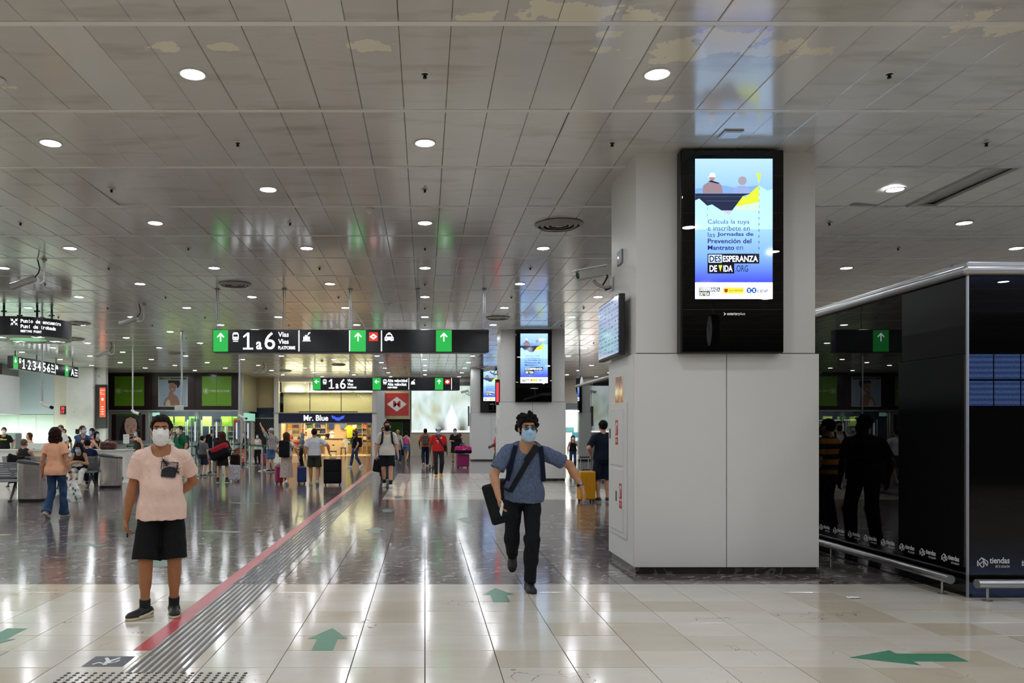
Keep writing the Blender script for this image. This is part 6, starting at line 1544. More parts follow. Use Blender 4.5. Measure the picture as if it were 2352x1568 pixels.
        if st in ('long', 'bob', 'wavy'):
            dn = {'long': .36, 'bob': .15, 'wavy': .3}[st]; S2 = S
            wv = .095 if st != 'bob' else .12
            S.loft(hd((0, .06, -dn)), hd((0, .045, .06)), HR @ vec(1, 0, 0), [(0, (wv - .03) * s, .035 * s), (.3, wv * s, .055 * s), (1, .09 * s, .06 * s)], .04 * s)
            for sg in (-1, 1): S.cap(hd((sg * .075, .01, .03)), hd((sg * (.085 if st != 'bob' else .105), .02, -dn * .72)), .03 * s, .028 * s, .03 * s)
            if st in ('wavy', 'bob'): S.ripple(.007, 60, 2)
        if st == 'bun': S.ell(hd((0, .11, .07)), VH((.05, .045, .05)), HR, .02 * s)
        if st == 'tail': S.cap(hd((0, .11, .03)), hd((0, .13, -.2)), .035 * s, .02 * s, .03 * s)
        S.build('hair', hm, root)
    if cap:
        cm_ = cloth('cap_' + cap, cap); S = SDF(min(h, .012)); S.ell(hd((0, .02, .045)), VH((.094, .112, .098)), HR, .01).plane(hd((0, 0, .04)), HR @ vec(0, -.15, -1), .006); c_ = S.build('cap', cm_, root)
        S = SDF(min(h, .01)); S.ell(hd((0, -.1, .05)), VH((.07, .085, .014)), HR @ rot_zx(0, .15), .01).plane(hd((0, -.07, 0)), HR @ vec(0, 1, 0), .005); S.build('visor', cm_, c_)
    if mask:
        mc = MATS.get('mask_' + mask) or cloth('mask_' + mask, MASKC[mask]); S = SDF(min(h, .008) if h < .014 else .011)
        S.ell(hd((0, -.045, -.042)), VH((.076, .072, .084)), HR, .02 * s).cap(hd((0, -.085, .0)), hd((0, -.113, -.03)), .016 * s, .022 * s, .02 * s).ell(hd((0, -.075, -.1)), VH((.035, .03, .022)), HR, .02 * s)
        S.plane(hd((0, 0, .0)), HR @ vec(0, .38, 1), .005 * s).plane(hd((0, -.034, 0)), HR @ vec(0, 1, 0), .005 * s).plane(hd((.064, 0, 0)), HR @ vec(1, 0, 0), .005 * s).plane(hd((-.064, 0, 0)), HR @ vec(-1, 0, 0), .005 * s).plane(hd((0, 0, -.118)), HR @ vec(0, .3, -1), .01 * s)
        if h < .012:
            for q in range(3): S.cap(hd((-.05, -.094, -.04 - .02 * q)), hd((0, -.114, -.04 - .02 * q)), .004 * s, None, .006 * s, 'u').cap(hd((0, -.114, -.04 - .02 * q)), hd((.05, -.094, -.04 - .02 * q)), .004 * s, None, .006 * s, 'u')
        mo = S.build('face_mask', mc, root)
        if h < .02:
            for sg in (-1, 1): MB().tube([hd((sg * .066, -.035, -.02)), hd((sg * .082, -.0, .018)), hd((sg * .086, .03, .0)), hd((sg * .083, .01, -.03)), hd((sg * .064, -.032, -.078))], .0022 * s, 5).build('ear_loop', M_STRAP, mo, True)
    if eyes:
        for sg in (-1, 1):
            ew = SDF(.004).ell(hd((sg * .032, -.083, .014)), VH((.0145, .012, .0078)), HR, .003).build('eye', M_EYEW, root); SDF(.0035).ell(hd((sg * .032, -.0915, .0145)), VH((.0068, .0045, .0068)), HR, .003).build('iris', M_IRIS, ew)
            SDF(.0045).cap(hd((sg * .014, -.0985, .036)), hd((sg * .046, -.0915, .038)), .0055 * s, .0045 * s, .003).build('eyebrow', mat('eyebrow', '18110e', .8), root)
            MB().tube([hd((sg * .016, -.092, .0145)), hd((sg * .032, -.0965, .0235)), hd((sg * .05, -.083, .0165))], .003 * s, 6).build('eyelid', sk, root, True)
    elif h < .021:
        for sg in (-1, 1): SDF(.006).ell(hd((sg * .032, -.093, .014)), VH((.012, .008, .008)), HR, .003).build('eye', M_IRIS, root)
    if glasses:
        g = MB()
        for sg in (-1, 1):
            g.tube([hd((sg * .034 + .024 * math.cos(a), -.112, .008 + .017 * math.sin(a))) for a in [i * math.pi / 7 for i in range(14)]], .0022 * s, 5, True); g.tube([hd((sg * .058, -.11, .014)), hd((sg * .082, -.02, .016)), hd((sg * .086, .03, .008))], .002 * s, 5)
        g.tube([hd((-.01, -.113, .012)), hd((0, -.116, .015)), hd((.01, -.113, .012))], .002 * s, 5); go = g.build('glasses', mat('glasses_frame', '5a5148', .3, .3), root, True)
        for sg in (-1, 1): MB().prism([(sg * .034 + .023 * math.cos(a), .008 + .016 * math.sin(a)) for a in [i * math.pi / 8 for i in range(16)]], FR(hd((0, -.112, 0)), HR @ vec(1, 0, 0), HR @ vec(0, 0, 1)), 0, .001).build('lens', clear_lens, go)
    return root, dict(J=J, K=K, s=s, hd=hd, neck=neck, pel=pel, up=up, rt=rt, fw=fwv)
clear_lens = clear_glass('lens_glass', 'd8d2c8', .04)
def surf_y(P, x, z, r=.022, back=False):
    m = (np.abs(P[:, 0] - x) < r) & (np.abs(P[:, 2] - z) < r)
    if not m.any(): return None
    return P[m, 1].max() if back else P[m, 1].min()
def ribbon(pts, width, th, wdir=None):
    """flat strap through points; wdir = direction of its width (or automatic in the xz plane)"""
    pts = [np.array(p, float) for p in pts]; mb = MB(); n = len(pts); vs = []
    for i, p in enumerate(pts):
        d = unit(pts[min(i + 1, n - 1)] - pts[max(i - 1, 0)]); wv = np.array(wdir, float) if wdir is not None else np.cross(d, vec(0, 1, 0)); wv = unit(wv - d * (wv @ d)); nv = np.cross(d, wv)
        for a, b in ((-1, -1), (1, -1), (1, 1), (-1, 1)): vs.append(p + wv * (a * width / 2) + nv * (b * th / 2))
    fs = [(i * 4 + k, i * 4 + (k + 1) % 4, i * 4 + 4 + (k + 1) % 4, i * 4 + 4 + k) for i in range(n - 1) for k in range(4)] + [(3, 2, 1, 0), tuple((n - 1) * 4 + k for k in range(4))]
    return mb.add(vs, fs)
def front_strap(info, key, a, b, width, th, n=14, back=False, lift=.006):
    """points of a strap that follows the front (or back) of a garment from (x, z) a to b"""
    P = info['K'][key]; out = []; last = None
    for i in range(n):
        t = i / (n - 1); x_, z_ = a[0] + (b[0] - a[0]) * t, a[1] + (b[1] - a[1]) * t; y_ = surf_y(P, x_, z_, .025, back)
        if y_ is None: y_ = last if last is not None else 0
        last = y_; out.append((x_, y_ + (lift if back else -lift), z_))
    out = np.array(out); out[1:-1, 1] = (out[:-2, 1] + out[1:-1, 1] + out[2:, 1]) / 3 if not back else np.maximum(out[1:-1, 1], (out[:-2, 1] + out[2:, 1]) / 2)
    if not back: out[1:-1, 1] = np.minimum(out[1:-1, 1], (out[:-2, 1] + out[2:, 1]) / 2)
    return ribbon(out, width, th)
def inside(poly, x, y):
    c = False; n = len(poly)
    for i in range(n):
        x1, y1 = poly[i]; x2, y2 = poly[i - 1]
        if (y1 > y) != (y2 > y) and x < (x2 - x1) * (y - y1) / (y2 - y1) + x1: c = not c
    return c
def chest_print(info, key, polys, m, parent, name='print', step=.004, back=False, lift=.003):
    """flat print lying on a garment: cells of a fine grid inside the outlines"""
    P = info['K'][key]; xs = [p[0] for q in polys for p in q]; zs = [p[1] for q in polys for p in q]
    x0, x1, z0, z1 = min(xs), max(xs), min(zs), max(zs); nx, nz = int((x1 - x0) / step) + 2, int((z1 - z0) / step) + 2
    cn = 8; gy = np.array([[surf_y(P, x0 + (x1 - x0) * i / (cn - 1), z0 + (z1 - z0) * j / (cn - 1), .02, back) or -.12 for j in range(cn)] for i in range(cn)])
    def yy(i, j):
        a, b = min(max((i * step) / max(x1 - x0, 1e-6), 0), 1) * (cn - 1), min(max((j * step) / max(z1 - z0, 1e-6), 0), 1) * (cn - 1); i0, j0 = min(int(a), cn - 2), min(int(b), cn - 2); u, v = a - i0, b - j0
        return gy[i0, j0] * (1 - u) * (1 - v) + gy[i0 + 1, j0] * u * (1 - v) + gy[i0, j0 + 1] * (1 - u) * v + gy[i0 + 1, j0 + 1] * u * v
    mb = MB(); vid = {}
    def V_(i, j):
        if (i, j) not in vid: vid[(i, j)] = len(mb.v); mb.v.append((x0 + i * step, yy(i, j) + (lift if back else -lift), z0 + j * step))
        return vid[(i, j)]
    for i in range(nx):
        for j in range(nz):
            cx, cz = x0 + (i + .5) * step, z0 + (j + .5) * step
            if any(inside(q, cx, cz) for q in polys): mb.f.append((V_(i, j), V_(i + 1, j), V_(i + 1, j + 1), V_(i, j + 1)))
    return mb.build(name, m, parent)
# ------------------------------------------------------------------ the two men in front
RP = 0.0035
M_PINK = cloth('pink_cotton', 'efcdbd'); M_BLKSH = cloth('black_shorts', '141516')
man, mi = person('man in a pale pink T-shirt, black shorts and white face mask', -2.26, 6.72, 1.715, 17, 'tan', wide=1.0, belly=.045, h=.0075,
    feet={'L': (-.135, -.02, 0, -.95, 0), 'R': (.105, .02, 0, .05, 0)}, hands={'L': (-.29, .03, .845, -.1, .1, -1), 'R': (.07, .17, 1.0, -.9, .1, .1)}, poles={'L': (-.6, .5, 0), 'R': (1, .45, -.1)},
    shirt=M_PINK, sleeve=.5, hem=-.1, loose=.032, neck_r=.076, bottom=('shorts', M_BLKSH, .98, .02), shoes='17181a', sole='d6cba6', socks=('1b1c20', .08), hair=('short', '16120f'), mask='white', curl=.75, ripple=RP, head=(-.03, 0))
M_INK = mat('shirt_ink', '1c1c20', .85); M_INKG = mat('shirt_ink_grey', 'a79590', .85)
cx, cz = .075, 1.265
q = lambda pts: [(cx + a, cz + b) for a, b in pts]
sp_ = bpy.data.objects['shirt'] if 'shirt' in bpy.data.objects else man
chest_print(mi, 'shirt', [q([(-.068, .066), (.065, .05), (.05, -.0), (-.06, 0)])], M_INKG, sp_, 'chest_print', .0022, False, .0035)
chest_print(mi, 'shirt', [q([(-.07, -.005), (-.04, .01), (0, .018), (.035, .008), (.055, -.02), (.04, -.075), (-.075, -.062)]), q([(-.07, .06), (-.066, .067), (.067, .052), (.063, .045)]), q([(.06, .052), (.067, .05), (.055, -.02), (.048, -.02)]), q([(-.07, .066), (-.064, .066), (-.07, .0), (-.077, .0)])], M_INK, sp_, 'chest_print', .0022, False, .0045)
rs = random.Random(5); leaf = []
for (bx_, bz) in ((-.055, .07), (-.035, .05), (.055, .0), (.06, -.03), (-.03, .035)):
    for k in range(8):
        a = k * math.pi / 4 + rs.random() * .5; L_ = .03 + .02 * rs.random(); dx, dz = math.cos(a), math.sin(a); leaf.append(q([(bx_ - dz * .003, bz + dx * .003), (bx_ + dx * L_, bz + dz * L_), (bx_ + dz * .003, bz - dx * .003)]))
chest_print(mi, 'shirt', leaf, M_INK, sp_, 'chest_print', .0018, False, .0055)
# trainers: side stripe in cream
for sd, inv in (('L', -1), ('R', 1)):
    j = mi['J'][sd]; fp = j['fp']
    for sg in (-1, 1): ribbon([fp((sg * .052, .05, -.03)), fp((sg * .056, .01, -.045)), fp((sg * .058, -.05, -.055)), fp((sg * .058, -.09, -.06))], .018, .004, (0, 0, 1)).build('side_stripe', mat('stripe_cream', 'd8cfb4', .6), man)
o = thing('mobile_phone', 'dark mobile phone held by the man in pink', 'phone', (-2.26, 6.72, 0), math.radians(17)); w_ = mi['J']['L']['wr']; MB().box(w_[0] + .0, w_[0] + .012, w_[1] + .0, w_[1] + .07, w_[2] - .16, w_[2] - .05).build('phone_body', M_BLACK, o, bevel=.004)

M_PRINT = cloth('blue_print', '5d6a84', '434f6a', 'dots', 62.0); M_BLKTR = cloth('black_trousers', '15161a')
run, ri = person('curly haired man hurrying forward in a blue patterned T-shirt', 1.02, 7.9, 1.755, -2, 'olive', wide=1.04, h=.0075, pelvis=(-.03, .03, .94), lean=(.035, -.075),
    feet={'R': (.02, -.14, 0.0, .12, .08), 'L': (-.11, .38, .2, -.1, .95)}, knees={'L': (-.1, -1, 0), 'R': (.1, -1, .1)}, hands={'L': (-.29, -.24, .93, .15, -.3, -1), 'R': (.55, -.02, 1.01, .35, 0, -1)}, poles={'L': (-.9, .5, 0), 'R': (.3, .4, .6)},
    shirt=M_PRINT, sleeve=.6, hem=-.06, loose=.026, neck_r=.088, bottom=('trousers', M_BLKTR, 2.0, .008, .05), shoes='131315', sole='1c1a19', hair=('curly', '17120f'), mask='blue', glasses=True, curl=.45, ripple=RP, head=(.1, .04), socks=('1a1b1f', .1))
LX = 1.02; RZ = math.radians(-2)
# backpack straps, messenger bag with its strap, watch, phone
K = ri['K']['shirt']; M_NAVS = cloth('navy_strap', '131a2e'); M_BLKS = cloth('black_strap', '1d1f21')
bp = thing('backpack', 'navy backpack on the back of the hurrying man, its straps in front', 'backpack', (LX, 7.9, 0), RZ)
n_ = ri['neck']
front_strap(ri, 'shirt', (n_[0] - .12, n_[2] - .0), (n_[0] - .2, n_[2] - .35), .045, .008, 12).build('shoulder_strap', M_NAVS, bp); front_strap(ri, 'shirt', (n_[0] + .13, n_[2] - .01), (n_[0] + .165, n_[2] - .36), .045, .008, 12).build('shoulder_strap', M_NAVS, bp)
by = surf_y(K, n_[0], n_[2] - .2, .05, True)
SDF(.012).box((n_[0] - .02, by + .075, n_[2] - .25), (.15, .075, .22), None, .05).build('pack', M_NAVS, bp)
mbag = thing('messenger_bag', 'black messenger bag slung across the hurrying man', 'bag', (LX, 7.9, 0), RZ)
R_ = rot_zx(-.35, 0, -.3)
SDF(.01).box((-.245, .06, .86), (.15, .065, .21), R_, .03).build('bag_body', M_BLKS, mbag)
SDF(.01).box((-.25, .01, .84), (.12, .03, .14), R_, .02).build('front_pocket', M_BLKS, mbag)
front_strap(ri, 'shirt', (n_[0] + .085, n_[2] + .0), (-.17, .98), .05, .01, 18).build('cross_strap', M_BLKS, mbag)
front_strap(ri, 'shirt', (n_[0] + .09, n_[2] - .01), (n_[0] - .02, n_[2] - .16), .066, .016, 8, False, .012).build('strap_pad', M_BLKS, mbag)
MB().tube([(-.17, surf_y(K, -.17, .98) or -.15, .98), (-.21, -.12, 1.0), (-.24, -.06, 1.02)], .012, 6).build('strap_end', M_BLKS, mbag)
w_ = ri['J']['R']['wr']; d_ = unit(ri['J']['R']['wr'] - ri['J']['R']['el']); o = thing('wrist_watch', 'dark wrist watch on the swinging arm of the hurrying man', 'watch', (LX, 7.9, 0), RZ); MB().cyl(w_ - d_ * .045, w_ - d_ * .02, .036, .035, 20).build('watch_band', M_BLACK, o, True); MB().cyl(w_ - d_ * .033 + vec(.0, -.03, .012), w_ - d_ * .033 + vec(0, -.041, .018), .018, n=16).build('watch_face', M_GREYM, o, True)
w_ = ri['J']['L']['wr']; o = thing('mobile_phone', 'pale phone in the hand of the hurrying man', 'phone', (LX, 7.9, 0), RZ); MB().box(-.005, .005, -.035, .035, -.07, .07).build('phone_body', M_WPLAST, o, bevel=.004); o.children[0].location = (w_[0] + .025, w_[1] - .06, w_[2] - .1); o.children[0].rotation_euler = (.5, 0, .2)
# ------------------------------------------------------------------ luggage
M_RUB = mat('wheel_rubber', '17171a', .6)
def suitcase(x, y, w, dp, h, m, label, ang=0.0, pull=0.0, soft=False, trim=None):
    """upright trolley case; pull = length of the drawn-out handle"""
    r = thing('suitcase', label, 'suitcase', (x, y, 0), math.radians(ang))
    body = MB().box(-w / 2, w / 2, -dp / 2, dp / 2, .055, h).build('shell', m, r, bevel=.035 if not soft else .03, seg=4)
    if soft:
        MB().box(-w * .42, w * .42, -dp / 2 - .02, -dp / 2 + .01, .12, h * .52).build('front_pocket', m, r, bevel=.012); MB().box(-w * .42, w * .42, -dp / 2 - .015, -dp / 2 + .01, h * .56, h * .92).build('front_pocket', m, r, bevel=.012)
    else:
        for q in range(5): MB().box(-w * .36 + q * w * .18 - .008, -w * .36 + q * w * .18 + .008, -dp / 2 - .005, dp / 2 + .005, .11, h - .06).build('rib', m, r, bevel=.003)
    MB().box(-w / 2 - .003, w / 2 + .003, -.008, .008, .08, h + .003).build('zip_seam', trim or M_BLACK, r, bevel=.002)
    MB().tube([(-.08, .0, h - .002), (-.075, 0, h + .03), (.075, 0, h + .03), (.08, 0, h - .002)], .011, 8).build('carry_handle', M_BLACK, r, True)
    for sx in (-1, 1):
        for sy in (-1, 1):
            wl_ = MB().cyl((sx * (w / 2 - .05) - .012, sy * (dp / 2 - .04), .025), (sx * (w / 2 - .05) + .012, sy * (dp / 2 - .04), .025), .025, n=14).build('wheel', M_RUB, r, True); MB().box(sx * (w / 2 - .05) - .018, sx * (w / 2 - .05) + .018, sy * (dp / 2 - .04) - .018, sy * (dp / 2 - .04) + .018, .03, .06).build('wheel_fork', M_BLACK, wl_)
    if pull:
        hd_ = MB()
        for sx in (-1, 1): MB().cyl((sx * .09, dp / 2 - .04, h - .02), (sx * .09, dp / 2 - .04, h + pull), .009, n=8).build('handle_rod', M_STEEL, r, True)
        MB().cyl((-.11, dp / 2 - .04, h + pull), (.11, dp / 2 - .04, h + pull), .015, n=10).build('pull_grip', M_BLACK, r, True)
    return r
def spot(px, fy, hy):
    d = EYE * FPX / (fy - VY); return gx(px, d), d, gz(hy, d)
def vox(d): return .011 if d < 18 else (.014 if d < 25 else (.017 if d < 32 else .02))
def wl(ang, wx, wy, z, H):
    """world offset -> the person's own normalised units"""
    a = -math.radians(ang); s = H / 1.75
    return ((wx * math.cos(a) - wy * math.sin(a)) / s, (wx * math.sin(a) + wy * math.cos(a)) / s, z / s)
def who(label, px, fy, hy, ang=0.0, H=None, **kw):
    x, y, hh = spot(px, fy, hy); H = H or hh
    kw.setdefault('h', vox(y)); r, i = person(label, x, y, H, ang, **kw); i['x'], i['y'], i['ang'], i['H'] = x, y, ang, H; return r, i
W1 = {'L': (-.08, -.2, 0, -.08, -.12), 'R': (.08, .25, .06, .08, .75)}; W2 = {'R': (.08, -.2, 0, .08, -.12), 'L': (-.08, .25, .06, -.08, .75)}
AW1 = {'L': (-.27, .12, .88), 'R': (.27, -.14, .9)}; AW2 = {'L': (-.27, -.14, .9), 'R': (.27, .12, .88)}
def pack_on(i, m, label, w=.15, h_=.22, dp=.08, drop=.24, straps=True, key='shirt'):
    n = i['neck']; s = i['s']; r = thing('backpack', label, 'backpack', (i['x'], i['y'], 0), math.radians(i['ang'])); P = i['K'][key]
    by = surf_y(P, n[0], n[2] - drop * s, .06, True)
    if by is None: by = .12
    S = SDF(.012); S.box((n[0], by + dp * .9, n[2] - drop * s), (w, dp, h_), None, .05).box((n[0], by + dp * 1.75, n[2] - drop * s - h_ * .35), (w * .8, dp * .35, h_ * .5), None, .03, .02); S.build('pack', m, r)
    if straps:
        for sg in (-1, 1):
            fy = surf_y(P, n[0] + sg * .11 * s, n[2] - .15 * s, .03) or -.12
            pts = [(n[0] + sg * .1 * s, by + .02, n[2] - .06 * s), (n[0] + sg * .105 * s, .03, n[2] + .035 * s), (n[0] + sg * .115 * s, fy * .6, n[2] + .01 * s), (n[0] + sg * .125 * s, fy - .012, n[2] - .1 * s), (n[0] + sg * .14 * s, fy - .012, n[2] - .24 * s), (n[0] + sg * .175 * s, fy * .3, n[2] - .33 * s)]
            ribbon(pts, .05, .014, (1, 0, 0)).build('shoulder_strap', m, r)
    return r
C = cloth
JEANS = C('jeans', '2c4463', '4a6488', 'denim'); JSH = C('jean_shorts', '4b6a94', '7d97ba', 'denim'); BLK = C('black_cloth', '131417'); NAVY = C('navy_cloth', '1b2338'); WHT = C('white_cloth', 'dcdad6'); GRY = C('grey_cloth', '5d6167')
random.seed(12)
# ---- woman in peach walking away with a carrier bag
r, i = who('woman in a peach top and flared jeans walking away with a carrier bag', 128, 1188, 988, 172, 1.62, fem=True, skin_='olive', h=.0105, feet={'L': (-.07, -.16, 0, -.1, 0), 'R': (.06, .2, .05, .1, .6)}, hands={'L': (-.31, .0, .86), 'R': (.27, .03, .86)}, shirt=C('peach_cotton', 'f0b28c'), sleeve=.42, hem=-.12, loose=.032, neck_r=.09, bottom=('trousers', JEANS, 2.06, .008, .085), shoes='a58f8a', sole='cfc6bd', hair=('bob', '2a1a14'), ripple=.003, ears=False, curl=.7, wide=1.04)
bx_, by_ = gx(172, 13.9), 13.9
b = thing('carrier_bag', 'white plastic carrier bag with green leaves hanging from a hand', 'bag', (bx_, by_, 0))
_t = NT('thin_plastic'); _o = _t.obj(); _t.bs(col=_t.mix(_t.noise(14, 4, _o), lin('d2d5d4'), lin('f2f3f2')), rough=.35, trans=.0, nor=_t.bump(_t.noise(18, 4, _o, .6, 1.5), .8, .03))
S = SDF(.009); S.loft((0, 0, .3), (-.02, 0, .72), (1, 0, 0), [(0, .1, .07), (.2, .135, .09), (.55, .1, .07), (.8, .045, .035), (1, .02, .02)], .02).ripple(.007, 40, 4); S.build('bag_skin', _t.m, b)
for a_, z_ in ((0.02, .46), (.04, .52), (.0, .55), (.05, .4), (.07, .36)): plate('leaf_print', ell(a_, z_, .016, .026, 10), FR((0, -.088 if z_ < .5 else -.075, 0)), mat('leaf_green', '3f7a2f', .5), b, 0, .004)
MB().tube([(-.02, 0, .7), (-.03, 0, .78), (.0, 0, .81), (.02, 0, .78), (-.01, 0, .7)], .012, 6).build('bag_handle', M_WPLAST, b, True)
w_ = i['J']['L']; o = thing('wrist_watch', 'dark wrist band of the woman in peach', 'watch', (i['x'], i['y'], 0), math.radians(172)); d_ = unit(w_['wr'] - w_['el']); MB().cyl(w_['wr'] - d_ * .04, w_['wr'] - d_ * .012, .033, n=18).build('watch_band', M_BLACK, o, True); MB().cyl(w_['wr'] - d_ * .026 + vec(-.03, 0, 0), w_['wr'] - d_ * .026 + vec(-.038, 0, 0), .016, n=14).build('watch_face', M_GREYM, o, True)

# ---- behind and at the counter
def counter_person(label, px, d, hy, ang, **kw):
    x = gx(px, d); H = kw.pop('H', None) or gz(hy, d); kw.setdefault('h', vox(d)); r, i = person(label, x, d, H, ang, **kw); i.update(x=x, y=d, ang=ang, H=H); return r, i
r, i = counter_person('guard in a dark uniform with white mask behind the counter', 9, 28.4, 984, 15, H=1.66, skin_='olive', shirt=C('guard_black', '1a1c1b'), sleeve=.6, hands={'L': (-.1, -.26, 1.28), 'R': (.28, .0, .88)}, bottom=('trousers', BLK, 2), mask='white', hair=('short', '2a2320'), wide=1.06, loose=.026)
front_strap(i, 'shirt', (-.14, 1.22), (.12, 1.22), .035, .006, 8).build('yellow_stripe', mat('hi_vis', 'd9d94a', .6), r)
counter_person('long haired woman with bare shoulders behind the counter', 67, 28.0, 998, -35, H=1.62, fem=True, skin_='light', pelvis=(0, 0, .78), feet={'L': (-.1, -.3, 0), 'R': (.1, -.3, 0)}, shirt=C('tan_top', 'c9b68a'), sleeve=0, bottom=('trousers', BLK, 2), hair=('long', '4a2f20'))
counter_person('grey haired man in a white shirt and white mask', 139, 28.2, 976, -20, skin_='light', shirt=WHT, sleeve=.62, bottom=('trousers', NAVY, 2), mask='white', hair=('short', '4a4440'), wide=1.1)
counter_person('dark haired head just behind the white shirted man', 147, 29.6, 986, 20, H=1.6, skin_='olive', shirt=BLK, bottom=('trousers', BLK, 2), hair=('short', '17120f'))
r, i = counter_person('man in a navy polo and blue mask leaning on the counter', 185, 24.35, 984, 62, H=1.76, skin_='light', shirt=C('slate_blue', '3f4f74'), sleeve=.62, hem=-.09, lean=(0, -.2), pelvis=(0, .1, .93), hands={'L': (-.1, -.6, 1.08, .2, -1, -.2), 'R': (.12, -.62, 1.06, -.2, -1, -.2)}, bottom=('trousers', C('khaki', 'b9aa8c'), 2), mask='blue', hair=('short', '3a302a'), wide=1.08, shoes='4a3b2c')
counter_person('man in a pink shirt and blue mask behind the brown bag', 211, 28.0, 983, -25, skin_='brown', shirt=C('pink_shirt', 'd9799f'), sleeve=.6, bottom=('trousers', NAVY, 2), mask='blue', hair=('short', '17120f'))
counter_person('woman with long black hair and a black top at the counter', 222, 27.0, 991, 60, fem=True, skin_='olive', shirt=C('black_top', '1a1b1d'), sleeve=0, hem=.0, hands={'L': (-.14, -.42, 1.0), 'R': (.14, -.42, 1.0)}, bottom=('shorts', JSH, .5), mask='blue', hair=('wavy', '14100e'))
counter_person('long haired woman in a dark green top before the shop poster', 316, 27.6, 987, -40, fem=True, skin_='light', shirt=C('bottle_green', '2f352b'), sleeve=0, strap=True, bottom=('trousers', BLK, 2), mask='blue', hair=('long', '2a1d18'))
r, i = counter_person('bearded man in a green polo shirt and white mask', 413, 25.5, 978, -38, skin_='light', shirt=C('polo_green', '1f6b45'), sleeve=.6, hem=-.05, bottom=('trousers', C('stone_grey', '77726a'), 2), mask='white', hair=('short', '33241b'), wide=1.1)
pack_on(i, C('grey_pack', '3d4046'), 'dark backpack of the man in the green polo')
# brown leather bag, bottle on the counter
b = thing('leather_bag', 'shiny brown leather travel bag on the counter', 'bag', (gx(249, 25.25), 25.25, .94)); _t = NT('brown_leather'); _o = _t.obj(); _t.bs(col=_t.mix(_t.noise(9, 4, _o), lin('3a1713'), lin('5e2a22')), rough=.28, nor=_t.bump(_t.noise(14, 4, _o, .6, 1.0), .7, .03))
SDF(.012).box((0, 0, .13), (.27, .13, .125), None, .08).ripple(.006, 24, 2).build('bag_body', _t.m, b)
for sy in (-1, 1): MB().tube([(-.1, sy * .08, .22), (-.09, sy * .06, .29), (0, sy * .05, .32), (.09, sy * .06, .29), (.1, sy * .08, .22)], .012, 8).build('bag_handle', _t.m, b, True)
b = thing('water_bottle', 'small clear water bottle on the counter', 'bottle', (gx(206, 25.05), 25.05, .94)); MB().lathe([(.035, 0), (.037, .02), (.037, .16), (.016, .21), (.016, .225)], n=16).build('bottle_body', mat('clear_plastic', 'cfd8dc', .1), b, True); MB().lathe([(.018, .22), (.018, .245), (0, .246)], n=12).build('cap', M_WPLAST, b, True)

# ---- seated on the benches
r, i = counter_person('seated woman in a black vest and white trousers looking at her phone', 183, 21.12, 1030, 8, H=1.63, fem=True, skin_='olive', h=.013, pelvis=(0, .08, .56), lean=(0, -.16), head=(0, .55), feet={'L': (-.14, -.4, 0, -.1, 0), 'R': (.12, -.46, 0, .15, -.1)}, hands={'L': (-.06, -.3, .78, .6, -.6, .1), 'R': (.08, -.3, .78, -.6, -.6, .1)}, shirt=C('black_vest', '19191b'), sleeve=0, hem=.02, bottom=('trousers', C('white_jeans', 'e0deda'), 1.85, .006, .045), shoes='b9a58e', hair=('bob', '1c1614'), mask='blue')
s_ = i['s']; o = thing('mobile_phone', 'phone held by the seated woman', 'phone', (i['x'], i['y'], 0), math.radians(8)); MB().box(-.035, .035, -.41, -.27, .83, .84).build('phone_body', M_BLACK, o, bevel=.003)
o = thing('white_handbag', 'cream handbag in the lap of the seated woman', 'bag', (i['x'], i['y'] - .12, .6), 0); SDF(.012).box((0, 0, .07), (.13, .06, .08), None, .04).ripple(.008, 34, 3).build('bag_body', C('cream_cloth', 'd8d2c4'), o); MB().tube([(-.1, 0, .13), (-.05, -.02, .2), (.05, -.02, .2), (.1, 0, .13)], .008, 6).build('bag_strap', BLK, o)
counter_person('seated person with short greying hair seen from behind', 58, 22.02, 1027, 176, H=1.7, skin_='light', h=.014, pelvis=(0, .08, .56), lean=(0, -.02), feet={'L': (-.13, -.42, 0), 'R': (.13, -.42, 0)}, hands={'L': (-.14, -.3, .66), 'R': (.14, -.3, .66)}, shirt=C('charcoal_vest', '2b2b2e'), sleeve=0, bottom=('trousers', NAVY, 1.9), hair=('short', '6b5f50'), wide=1.08)
counter_person('person in a navy jacket hunched on the far bench', 203, 22.05, 1025, 190, H=1.7, skin_='olive', h=.014, pelvis=(0, .08, .56), lean=(.03, -.12), head=(.6, .3), feet={'L': (-.13, -.4, 0), 'R': (.13, -.4, 0)}, hands={'L': (-.14, -.35, .68), 'R': (.14, -.35, .68)}, shirt=C('navy_jacket', '18233f'), sleeve=1.4, bottom=('trousers', NAVY, 1.9), hair=('short', '191412'), mask='black')
o = thing('dark_jacket', 'dark jacket draped over the bench back', 'jacket', (gx(42, 21.6), 21.62, .58)); SDF(.014).box((0, 0, .14), (.3, .07, .14), rot_zx(0, 0, .25), .05).ripple(.012, 20, 3).build('folds', C('dark_brown_cloth', '1c1716'), o); MB().tube([(-.2, -.06, .16), (0, -.08, .22), (.2, -.07, .26)], .02, 8).build('collar', C('dark_brown_cloth', '1c1716'), o, True)

